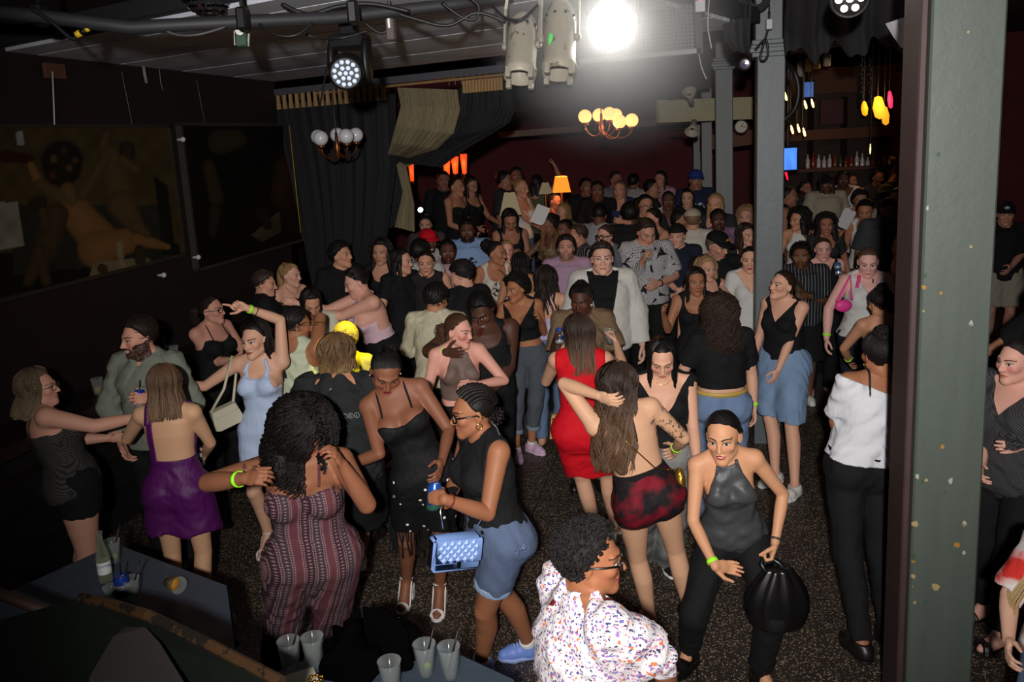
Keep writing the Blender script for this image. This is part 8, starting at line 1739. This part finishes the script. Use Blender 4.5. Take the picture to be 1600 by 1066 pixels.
# added scatter volume imitating lens bloom around the bright lamp
bloom_m, nt, b = new_mat('lens_bloom'); nt.nodes.remove(b); vs_ = N(nt, 'ShaderNodeVolumeScatter'); vs_.inputs['Color'].default_value = (.92, .94, 1, 1); tx = N(nt, 'ShaderNodeTexCoord'); ln = N(nt, 'ShaderNodeVectorMath', operation='LENGTH'); nt.links.new(tx.outputs['Object'], ln.inputs[0])
fall = MATH(nt, 'MAXIMUM', MATH(nt, 'SUBTRACT', 1.0, MATH(nt, 'DIVIDE', ln.outputs['Value'], .80)), 0.0); nt.links.new(MATH(nt, 'MULTIPLY', MATH(nt, 'MULTIPLY', fall, fall), BLOOM), vs_.inputs['Density']); nt.links.new(vs_.outputs[0], nt.nodes['Material Output'].inputs['Volume'])
mb = MB(); mb.sphere((0, 0, 0), .80, 20, 12); bloom_o = mb.build('bloom', bloom_m, None, True); bloom_o.location = Vector(BQ + unit(C0 - BQ) * .20); tag(bloom_o, 'added scatter ball imitating lens bloom around the dazzling stage lamp', 'bloom', None, 'stuff')
# ------------------------------------------------------------------ tables and what stands on them
bluep = chipped('blue_paint', (44, 62, 92), (104, 84, 62), 8, .70); bluet = chipped('blue_worn_top', (66, 78, 92), (120, 100, 74), 6, .66)
def blue_box(label, corners, z, zb, slots=True):
 """a painted crate whose top is the quad of pixels at height z"""
 T = [onz(x, y, z) for x, y in corners]; c = np.mean(T, 0); c[2] = zb; root = thing('blue_crate', label, 'crate', tuple(c)); mb = MB(); lowr = [p * [1, 1, 0] + ez * zb for p in T]; n = len(T)
 vs = [p - ez * .025 for p in T] + lowr; mb.add(vs, [tuple(range(n)), tuple(range(n, 2 * n))[::-1]] + [(i, n + i, n + (i + 1) % n, (i + 1) % n) for i in range(n)]); part('carcass', mb, bluep, root)
 cen = np.mean(T, 0); top_ = [cen + (p - cen) * 1.012 for p in T]; mb = MB(); mb.add([p for p in top_] + [p - ez * .028 for p in top_], [tuple(range(n))[::-1], tuple(range(n, 2 * n))] + [(i, (i + 1) % n, n + (i + 1) % n, n + i) for i in range(n)]); part('top', mb, bluet, root)
 return root, T
B1, T1 = blue_box('worn blue-painted crate with drinks standing on it in the lower left corner', [(180, 851), (352, 916), (368, 1042), (-40, 1130), (-60, 960)], .88, 0)
a, b_ = T1[1], T1[2]; fd2 = unit((b_ - a) * [1, 1, 0]); nn = np.array([fd2[1], -fd2[0], 0]); nn = nn if nn[0] > 0 else -nn
mb = MB(); c = a + fd2 * .22 - ez * .10 + nn * .006; mb.tube([c - fd2 * .12 + ez * .0, c + fd2 * .12], .022, 8); part('handle_slot', mb, plain('slot_dark', (14, 16, 20), .9), B1)
mb = MB(); c = a + fd2 * .42 - ez * .32 + nn * .004; mb.box(c, (.012, .16, .13), np.stack([nn, fd2, ez], 1)); part('vent', mb, plain('slot_dark', (14, 16, 20), .9), B1)
B2, T2 = blue_box('blue-painted crate at the bottom edge with plastic cups and a black jacket', [(436, 1050), (560, 995), (640, 988), (800, 1062), (820, 1130), (420, 1130)], .80, 0)
# stage monitor wedge in the near corner
wq = [at(-60, 985, 2.5), at(128, 934, 2.45), at(232, 962, 2.2), at(440, 1066, 1.95), at(430, 1200, 1.75), at(-60, 1200, 2.0)]
wed = thing('stage_monitor', 'scuffed dark stage monitor with a wooden edge right in front of the camera', 'monitor speaker', tuple(wq[1] * [1, 1, 0])); wg = chipped('wedge_green', (16, 22, 17), (120, 100, 62), 16, .70); edge = chipped('bare_edge', (62, 42, 24), (26, 22, 18), 14, .52)
n = len(wq); mb = MB(); lowr = [p * [1, 1, 0] + ez * .0 for p in wq]; mb.add(wq + lowr, [tuple(range(n)), tuple(range(n, 2 * n))[::-1]] + [(i, n + i, n + (i + 1) % n, (i + 1) % n) for i in range(n)]); part('cabinet', mb, wg, wed)
for i in (1, 2): mb = MB(); mb.tube([wq[i], wq[i] * .5 + wq[i + 1] * .5 + ez * .004, wq[i + 1]], .016, 8); part('edge_strip', mb, edge, wed)
mb = MB(); mb.tube([at(-60, 905, 2.75), at(20, 936, 2.7), at(90, 962, 2.62)], .02, 8); o = mb.build('table_rail', plain('rail_wood', (48, 32, 24), .6), None, True); tag(o, 'brown wooden rod lying behind the stage monitor', 'rod')
gp = [at(140, 1066, 2.05), at(178, 1000, 2.2), at(200, 985, 2.24), at(228, 986, 2.2), at(250, 1010, 2.12), at(290, 1075, 1.95)]; mb = MB(); up_ = ez * .012
gm, nt, b = new_mat('grille_mesh'); w_ = N(nt, 'ShaderNodeTexWave'); w_.inputs['Scale'].default_value = 90; nt.links.new(COORD(nt), w_.inputs[0]); nt.links.new(MIX(nt, w_.outputs[1], srgb(26, 24, 26), srgb(62, 58, 58)), b.inputs['Base Color']); b.inputs['Roughness'].default_value = .6
n = len(gp); mb.add([p + up_ for p in gp] + [p - up_ for p in gp], [tuple(range(n)), tuple(range(n, 2 * n))[::-1]] + [(i, n + i, n + (i + 1) % n, (i + 1) % n) for i in range(n)]); part('grille', mb, gm, wed)
# drinks
clear = glass('clear_plastic'); straw = plain('black_straw', (18, 18, 18), .4); beer = plain('beer', (206, 150, 40), .2); lime = plain('lime', (150, 180, 60), .5)
def cup(label, q, r=.040, h=.11, drink=None, st=False, tilt=None, lim=False, group=None):
 q = np.asarray(q, float); R_ = np.eye(3) if tilt is None else tilt; root = thing('plastic_cup', label, 'cup', tuple(q), 0, group); mb = MB(); mb.lathe([(.001, .002), (r * .72, .0), (r, h), (r * 1.04, h + .003), (r * .96, h), (r * .68, .005), (.001, .006)], q, 22, R_); part('wall', mb, clear, root, True)
 if drink: mb = MB(); mb.lathe([(.001, .007), (r * .66, .007), (r * .80, h * .5), (.001, h * .5)], q, 18, R_); part('drink', mb, drink, root, True)
 if lim: mb = MB(); mb.sphere(q + R_ @ np.array([.008, 0, .03]), (.018, .010, .016), 10, 7); part('lime_wedge', mb, lime, root, True)
 if st: mb = MB(); mb.tube([q + R_ @ np.array([-.01, 0, .012]), q + R_ @ np.array([.045, .02, h + .075])], .0035, 6); part('straw', mb, straw, root, True)
def soda_can(label, q, d=(0, 0, 1), body=(200, 204, 210), top=(40, 70, 170), group=None, s_=1.0, st=False):
 q = np.asarray(q, float); R_ = frame_of(d) if abs(d[2]) < .999 else np.eye(3); root = thing('drink_can', label, 'can', tuple(q), 0, group); r, h = .033 * s_, .122 * s_
 mb = MB(); mb.lathe([(.001, .004), (r * .78, .0), (r, .012), (r, h * .70)], q, 22, R_); part('body', mb, plain('can_body', body, .3, .5), root, True); mb = MB(); mb.lathe([(r * 1.004, h * .70), (r * 1.004, h * .88), (r * .80, h * .985), (r * .80, h), (r * .72, h), (r * .72, h * .975), (.001, h * .975)], q, 22, R_); part('shoulder', mb, plain('can_shoulder', top, .25, .5), root, True)
 mb = MB(); mb.box(q + R_ @ np.array([.006, 0, h * .985]), (.018, .011, .002), R_); part('ring_pull', mb, silver, root)
 mb = MB(); mb.lathe([(r * 1.006, h * .22), (r * 1.006, h * .5)], q, 22, R_); part('band', mb, plain('can_print', tuple(int(c * .5) for c in top), .4), root, True)
 if st: mb = MB(); mb.tube([q + R_ @ np.array([0, 0, h * .9]), q + R_ @ np.array([.006, 0, h + .06])], .0035, 6); part('straw', mb, straw, root)
zt = .90 - .02
soda_can('blue-topped white can on the worn blue crate', onz(194, 938, zt + .01), st=True)
bq = onz(166, 908, zt + .01); bt = thing('beer_bottle', 'clear beer bottle with a pale label on the worn blue crate', 'bottle', tuple(bq)); mb = MB(); mb.lathe([(.001, .002), (.029, .0), (.031, .008), (.031, .125), (.022, .165), (.0135, .19), (.0125, .235), (.0145, .238), (.0145, .25), (.011, .25), (.0105, .19), (.027, .125), (.027, .01), (.001, .01)], bq, 22); part('glass', mb, glass('bottle_clear', (225, 230, 215)), bt, True); mb = MB(); mb.lathe([(.0314, .045), (.0314, .105)], bq, 24); part('label_paper', mb, plain('label_paper', (214, 218, 222), .6), bt, True)
def text(s_, size, loc, Rm, mat, parent, name='lettering', depth=.0006):
 c_ = bpy.data.curves.new(name, 'FONT'); c_.body = s_; c_.size = size; c_.align_x = 'CENTER'; c_.extrude = depth; c_.resolution_u = 2; o = bpy.data.objects.new(name, c_); c_.materials.append(mat); COL.objects.link(o); bpy.context.view_layer.update(); me = bpy.data.meshes.new_from_object(o.evaluated_get(bpy.context.evaluated_depsgraph_get())); bpy.data.objects.remove(o); o = link(name, me, None, parent); o.matrix_local = Matrix.Translation(Vector(loc)) @ Matrix([list(r) for r in Rm]).to_4x4(); return o
cdir = unit((C0 - bq) * [1, 1, 0]); lx_ = np.array([-cdir[1], cdir[0], 0]); text('Corona', .018, cdir * .033 + ez * .085, np.stack([lx_, ez, cdir], 1), plain('ink_blue', (30, 50, 110), .6), bt)
cup('plastic cup with a lemon slice and a straw beside the beer bottle', onz(178, 878, zt + .01), drink=None, st=True, lim=True); cup('plastic cup half full beside the blue-topped can', onz(208, 936, zt + .01), .038, .10, None, True, None, True)
cup('overturned plastic cup lying on the worn blue crate', onz(262, 910, zt + .05), .038, .10, plain('amber_dregs', (190, 130, 40), .2), False, rotm('Z', 50) @ rotm('X', 80)); cup('short plastic cup with a lime wedge at the near side of the worn blue crate', onz(176, 936, zt + .01), .036, .06, None, False, None, True)
zt2 = .81
for (x, y, lab, kw) in ((455, 1046, 'plastic cup at the left end of the bottom crate', dict(st=True)), (492, 1040, 'plastic cup next to the black jacket', {}), (666, 1052, 'plastic cup with lime and straw on the bottom crate', dict(st=True, lim=True)), (704, 1056, 'plastic cup with a leaning straw at the right of the bottom crate', dict(st=True)), (612, 1080, 'plastic cup cut off by the bottom edge', {})): cup(lab, onz(x, y, zt2 + .002), .044, .125, **kw)
mb = MB(); q = onz(470, 1062, zt2 + .01); mb.box(q, (.12, .09, .02), rotm('Z', 25), .003); o = mb.build('card', plain('card', (200, 194, 172), .7)); tag(o, 'pale card box lying by the cups on the bottom crate', 'card')
mb = MB(); q = onz(494, 1062, zt2 + .02)
for k in range(12): t = k * .52; mb.sphere(q + np.array([.025 * math.cos(t), .02 * math.sin(t), .005 * (k % 2)]), .008, 6, 5)
o = mb.build('bracelet', plain('gold', (200, 160, 80), .25, 1.0), None, True); tag(o, 'small gold chain bracelet next to the card box', 'bracelet')
# black jacket thrown over the bottom crate
jq = onz(572, 1030, zt2); rn_ = np.random.RandomState(2); nphi, nth = 64, 28; th_ = np.linspace(0.02, math.pi / 2 * 1.06, nth)[:, None]; ph = np.linspace(0, 2 * math.pi, nphi + 1)[None, :-1]
rad = 1 + .16 * np.sin(ph * 3 + 1) + .10 * np.sin(ph * 7 + th_ * 4) + .07 * np.sin(th_ * 11 + ph * 5) + .05 * np.sin(ph * 13 + th_ * 8 + 2); X = jq[0] + .20 * rad * np.sin(th_) * np.cos(ph); Yj = jq[1] + .14 * rad * np.sin(th_) * np.sin(ph); Zj = jq[2] + .17 * rad * np.cos(th_) * (1 + .25 * np.sin(ph * 2)) - .02
V = np.stack([X, Yj, np.maximum(Zj, jq[2] - .16)], -1).reshape(-1, 3); i = np.arange(nth - 1)[:, None]; j = np.arange(nphi)[None, :]; Q = np.stack([i * nphi + j, i * nphi + (j + 1) % nphi, (i + 1) * nphi + (j + 1) % nphi, (i + 1) * nphi + j], -1).reshape(-1, 4)
o = link('jacket', np_mesh('jacket', V, Q), plain('black_jersey', (6, 6, 7), 1.0, spec=0.0)); tag(o, 'crumpled black jacket thrown over the bottom crate', 'jacket')
# drinks on the wall ledge
def on_ledge(px, py): u, z = on_wall(px, py, .22); return wallp(u, 1.078, .22)
cup('plastic cup of beer on the ledge left of the grey-shirted man', on_ledge(152, 600), .045, .12, beer); cup('empty plastic cup on the ledge right of the grey-shirted man', on_ledge(270, 540), .045, .12)
for (x, y, lab) in ((246, 548, 'glass bottle on the ledge behind the grey-shirted man'), (92, 612, 'dark bottle on the ledge by the curly-haired woman'), (258, 540, 'second small bottle on the ledge behind the grey-shirted man')):
 q = on_ledge(x, y); mb = MB(); mb.lathe([(.001, 0), (.03, 0), (.031, .12), (.013, .18), (.012, .23), (.001, .23)], q, 14); o = mb.build('beer_bottle', plain('dark_glass', (40, 44, 46), .1), None, True); tag(o, lab, 'bottle')
# cans and cups in hands
def in_hand(key, side, kind, label, **kw):
 q, d, n, t = hand_of(P[key], side); ax_ = t if t[2] > -.2 else -t
 if abs(ax_[2]) < .35: ax_ = unit(ax_ * .5 + ez)
 ax_ = unit(ax_ * .6 + ez * .8)
 if kind == 'can': soda_can(label, q - ax_ * .06, tuple(ax_), **kw)
 else: cup(label, q - ax_ * .05, tilt=frame_of(ax_), **kw)
in_hand('blue_bag', 1, 'can', 'blue and green drink can in the hands of the woman with cornrows', top=(40, 90, 190), body=(60, 110, 90)); in_hand('grey_shirt', 1, 'can', 'blue drink can held by the bearded man at his chest', top=(40, 60, 180), st=True); in_hand('tan_tee', -1, 'can', 'blue and white can in the hand of the woman in the tan tee', top=(60, 100, 200)); in_hand('pink_face', 1, 'can', 'silver and blue can held up by the plump woman in black', top=(80, 130, 210)); in_hand('palm_tee', -1, 'cup', 'clear cup in the hand of the man in the palm-leaf tee', r=.035, h=.10); in_hand('red_dress', -1, 'cup', 'clear tumbler in the hand of the woman in the red dress', r=.04, h=.09); in_hand('sleeveless_black', -1, 'can', 'blue can hanging in the hand of the woman in sleeveless black', top=(40, 80, 200)); in_hand('purple', -1, 'can', 'dark blue can in the hand of the woman in the purple dress', top=(36, 40, 110))
for key, side, lab, (x, y, dd) in (('paper_woman', -1, 'white sheet of paper held up next to the bald man', (1322, 342, -.1)), ('sequin_top', 1, 'white sheet of paper held up in the middle of the crowd', (844, 336, -.15))):
 q = at(x, y, P[key]['depth'] + dd); mb = MB(); R_ = rotm('Z', 12) @ rotm('X', 12) @ rotm('Y', 24); mb.box(q, (.165, .003, .22), R_); o = mb.build('paper_sheet', plain('paper', (206, 206, 208), .8)); tag(o, lab, 'paper')
# ------------------------------------------------------------------ bags
def pipe_pts(pts, r, name, mat, root, n=6, chain=False):
 mb = MB(); mb.tube(pts, r, n); return part(name, mb, mat, root, True)
# quilted blue handbag
bb = plain('blue_leather', (134, 168, 232), .42); c = at(710, 862, P['blue_bag']['depth'] - .30); fx = unit((.90, .42, 0)); fy = np.array([-fx[1], fx[0], 0]); Rb = np.stack([fx, fy, ez], 1) @ rotm('Y', 10); q = c
hb = thing('handbag', 'pale blue quilted handbag with a turn-lock on a chain strap', 'handbag', tuple(q)); mb = MB(); mb.box(q, (.235, .085, .160), Rb, .016); part('body', mb, bb, hb, True)
mb = MB(); mb.box(q + Rb @ np.array([0, -.046, .022]), (.232, .016, .115), Rb, .007); fl = part('flap', mb, bb, hb, True)
mb = MB(); S2 = .030
for iy in range(-3, 4):
 for ix in range(-6, 7):
  px_, pz_ = (ix + .5 * (iy % 2)) * S2 * 1.15, iy * S2 * .62
  if abs(px_) < .100 and abs(pz_) < .042:
   o_ = np.array([px_, -.0545, pz_ + .022]); vs = [o_ + np.array(d_) for d_ in ((-.0165, 0, 0), (0, 0, -.018), (.0165, 0, 0), (0, 0, .018), (0, -.007, 0))]; mb.add([q + Rb @ v_ for v_ in vs], [(0, 1, 4), (1, 2, 4), (2, 3, 4), (3, 0, 4)])
part('quilting', mb, bb, fl)
mb = MB(); mb.box(q + Rb @ np.array([0, -.064, -.035]), (.018, .010, .032), Rb, .003); part('turn_lock', mb, plain('gunmetal', (60, 56, 56), .25, .9), hb)
chn = plain('chain_silver', (200, 205, 215), .25, .9); bd_ = P['blue_bag']['depth']
pipe_pts([at(x, y, bd_ + e_) for x, y, e_ in ((746, 822, -.26), (775, 775, -.22), (790, 735, -.12), (788, 700, -.10), (776, 668, -.06), (760, 652, .02))], .004, 'strap', chn, hb); pipe_pts([at(x, y, bd_ + e_) for x, y, e_ in ((692, 826, -.34), (688, 800, -.34), (694, 770, -.26))], .004, 'strap', chn, hb)
# black leather bag in the satin woman's hand
g_, d_, n_, t_ = hand_of(P['satin'], 1); lb = thing('handbag', 'gathered black leather bag hanging from the hand of the woman in grey satin', 'handbag', tuple(g_)); V = []; nphi, nz_ = 48, 26; c = g_ - ez * .20 + np.array([.05, -.04, 0])
for i in range(nz_):
 t = i / (nz_ - 1); z = .16 - .30 * t; w_ = .06 + .095 * math.sin(min(t * 1.5, 1) * 1.57) - .025 * max(t - .75, 0) * 4; dp = .045 + .045 * math.sin(t * 2.2)
 for k in range(nphi): a = 6.283 * k / nphi; f_ = 1 + .09 * math.sin(a * 9 + t * 2) * (1 - t) + .03 * math.sin(a * 17); V.append(c + np.array([w_ * f_ * math.cos(a), dp * f_ * math.sin(a), z]))
V = np.array(V); i = np.arange(nz_ - 1)[:, None]; j = np.arange(nphi)[None, :]; Q = np.stack([i * nphi + j, (i + 1) * nphi + j, (i + 1) * nphi + (j + 1) % nphi, i * nphi + (j + 1) % nphi], -1).reshape(-1, 4)
mb = MB(); mb.v = [tuple(v_) for v_ in V]; mb.f = [tuple(q_) for q_ in Q] + [tuple(range(nphi)), tuple(range((nz_ - 1) * nphi, nz_ * nphi))[::-1]]; part('pouch', mb, blackl, lb, True)
for sd in (-1, 1): pipe_pts([c + np.array([sd * .05, -.02, .13]), g_ + np.array([sd * .045 + .02, -.02, -.03]), g_ + np.array([.0, 0, .012])], .013, 'handle', blackl, lb, 8)
# white shoulder bag of the woman in pale blue
q = at(352, 648, P['blue_halter']['depth'] - .05); wb = thing('handbag', 'small white shoulder bag beside the pale blue dress', 'handbag', tuple(q)); wl = plain('ivory_leather', (196, 190, 168), .5); Rb = rotm('Z', 35) @ rotm('Y', -14); mb = MB(); mb.ring([[q + Rb @ np.array([x_, y_ * dpt, z_]) for x_, z_ in ((-.085, .06), (.085, .06), (.105, -.07), (.07, -.085), (-.07, -.085), (-.105, -.07))] for y_, dpt in ((-1, .035), (1, .035))]); part('body', mb, wl, wb); mb = MB(); mb.box(q + Rb @ np.array([0, -.037, .035]), (.165, .008, .055), Rb, .003); part('flap', mb, wl, wb)
shp = world_of(P['blue_halter'], P['blue_halter']['arms'][1][1]); pipe_pts([q + Rb @ np.array([-.08, 0, .06]), q * .45 + shp * .55 + np.array([-.04, -.06, 0]), shp + np.array([-.035, -.02, .055]), shp + np.array([-.03, .06, .0]), q * .5 + shp * .5 + np.array([.0, .06, 0]), q + Rb @ np.array([.08, 0, .06])], .010, 'strap', wl, wb, 8)
# gold pouch at the hip of the woman lifting her hair
q = at(1062, 752, P['hair_holder']['depth'] - .06); gb = thing('handbag', 'small crumpled gold pouch hanging at the hip on a thin chain', 'handbag', tuple(q)); gl = plain('gold_leather', (196, 150, 60), .28, .85, bump=.6, nscale=40); mb = MB(); mb.sphere(q, (.030, .045, .075), 16, 10); part('pouch', mb, gl, gb, True); nk = world_of(P['hair_holder'], P['hair_holder']['neck']); pipe_pts([q + ez * .06, world_of(P['hair_holder'], P['hair_holder']['TP'](-.06, .15, 1.12)), world_of(P['hair_holder'], P['hair_holder']['TP'](.04, .13, 1.30)), world_of(P['hair_holder'], P['hair_holder']['TP'](.09, .05, 1.44))], .0035, 'chain', plain('gold', (200, 160, 80), .25, 1.0), gb)
# woven purse of the woman in red
q = at(874, 664, P['red_dress']['depth'] + .05); rb = thing('handbag', 'small woven multicoloured purse swinging beside the red dress', 'handbag', tuple(q)); m_, nt, b = new_mat('woven'); ck_ = N(nt, 'ShaderNodeTexVoronoi'); ck_.inputs['Scale'].default_value = 60; nt.links.new(COORD(nt), ck_.inputs['Vector']); nt.links.new(RAMP(nt, NOISE(nt, COORD(nt), 70, 1), [(.3, srgb(180, 60, 60)), (.45, srgb(200, 170, 90)), (.6, srgb(90, 120, 80)), (.7, srgb(190, 150, 120))]), b.inputs['Base Color']); mb = MB(); mb.ring([[q + np.array([x_, y_ * .02, z_]) for x_, z_ in ((-.05, .075), (.045, .075), (.07, -.09), (-.07, -.09))] for y_ in (-1, 1)]); part('body', mb, m_, rb); mb = MB(); mb.tube([q + np.array([-.05, -.022, .05]), q + np.array([.048, -.022, .05])], .006, 6); part('flap', mb, plain('gold', (200, 160, 80), .25, 1.0), rb); sh_ = world_of(P['red_dress'], P['red_dress']['arms'][0][1]); pipe_pts([q + np.array([.02, 0, .07]), q * .5 + sh_ * .5 + np.array([.06, -.16, 0]), sh_ + np.array([.10, -.08, .02]), sh_ + np.array([.06, 0, .06])], .004, 'chain', plain('gold', (200, 160, 80), .25, 1.0), rb)
# pink bag of the buzz-cut guest
q = at(1318, 478, P['buzz_cut']['depth'] - .12); pk = thing('handbag', 'hot pink shoulder bag tucked under the arm of the guest with the buzz cut', 'handbag', tuple(q)); pm = plain('pink_nylon', (226, 60, 146), .55); mb = MB(); mb.sphere(q, (.075, .03, .055), 16, 10); part('body', mb, pm, pk, True); pipe_pts([q + np.array([-.06, 0, .04]), world_of(P['buzz_cut'], P['buzz_cut']['arms'][1][1]) + np.array([.02, -.05, .05]), q + np.array([.07, .0, .05])], .012, 'strap', pm, pk, 8)
# print on the black tee, the back tattoo of lettering on the white top
tee = P['motel_tee']; lm = plain('print_grey', (150, 158, 150), .8)
def back_pt(ctx, x, z, off=.010):
 c = ctx['TP'](x, .0, z); dl = ctx['Rt'] @ np.array([0, 1.0, 0]); rr = np.linspace(.0, .30, 120) * ctx['s']; Pp = c + np.outer(rr, dl); v = ctx['torso'].sample(Pp); return Pp[np.argmax(v > .0)] + dl * off
pv = [ch for ch in tee['body'].children if ch.name.startswith('top')][0]
co = np.empty(len(pv.data.vertices) * 3, np.float32); pv.data.vertices.foreach_get('co', co); co = co.reshape(-1, 3)
def tee_y(x, z):
 k = (np.abs(co[:, 0] - x) < .025) & (np.abs(co[:, 2] - z) < .025); return (co[k, 1].max() if k.any() else .15) + .004
zc_ = float(tee['TP'](0, 0, 1.27)[2]); Rm = np.stack([np.array([-1.0, 0, 0]), ez, np.array([0, 1.0, 0])], 1)
for k, ch_ in enumerate('MOTEL'):
 x = -(-.005 + k * .034); y = tee_y(x, zc_); text(ch_, .024, (x, y, zc_ - .008), Rm, lm, pv, 'print_letter', .0005); mb = MB(); mb.tube([(x + .0155 * math.cos(t), y, zc_ + .0155 * math.sin(t)) for t in np.linspace(0, 6.283, 17)], .0014, 4, caps=False); o = mb.build('print_ring', lm, pv)
for k, ch_ in enumerate('THE'):
 x = .075 - k * .018; text(ch_, .022, (x, tee_y(x, zc_), zc_ - .006), Rm, lm, pv, 'print_letter', .0005)
text('VACANCY', .020, (.115, tee_y(.115, zc_ + .04), zc_ + .035), Rm, lm, pv, 'print_letter', .0005)
def stroke(pts, r=.0014):
 mb = MB(); mb.tube([(x, tee_y(x, zc_ + z), zc_ + z) for x, z in pts], r, 4); mb.build('print_line', lm, pv)
stroke([(.095, .0), (.088, .06), (.08, .10)]); 
for a in range(7): t = a * .45 + .2; stroke([(.08, .10), (.08 - .03 * math.cos(t), .10 + .028 * math.sin(t)), (.08 - .05 * math.cos(t), .10 + .012 * math.sin(t))])
stroke([(.14, -.03), (.14, .03), (.10, .03)]); stroke([(.10, -.04), (.06, -.02), (.02, -.02), (-.02, -.045), (-.08, -.055), (-.085, -.085), (.08, -.075), (.10, -.04)]); stroke([(.05, -.025), (.045, -.045), (-.01, -.045)]); stroke([(-.03, -.06), (-.075, -.062), (-.08, -.078), (-.03, -.078)])
for (ch_, x, z) in (('E', .02, -.12), ('R', -.03, -.118), ('K', -.045, -.125), ('Y', -.062, -.15)): text(ch_, .024, (x, tee_y(x, zc_ + z), zc_ + z), Rm, lm, pv, 'print_letter', .0005)
# long fringe on the rhinestone skirt
fs = P['fringe_skirt']; rn_ = random.Random(8); mb = MB(); hz = .63 * fs['s']; kL = [l[2] for l in fs['legs']]; cx = (kL[0] + kL[1]) / 2
for k in range(70):
 a = 6.283 * k / 70; p = np.array([cx[0] + .19 * math.cos(a), cx[1] + .13 * math.sin(a) + .03, hz + .05]); L_ = rn_.uniform(.10, .24); mb.tube([p, p + np.array([.005 * math.sin(k), .004, -L_ * .5]), p + np.array([.012 * math.cos(k * 2), .006, -L_])], .004, 4)
mb.build('fringe', black, fs['body'])
# yellow spotlight on the dancer with the blonde bun
yq = P['spot_blonde']; tgt = world_of(yq, yq['HC']); spot('yellow_spot', (tgt[0] + .55, tgt[1] - .35, 3.5), tuple(tgt + np.array([.03, 0, -.06])), 420, 13, .2, (1, .88, .02), .02)
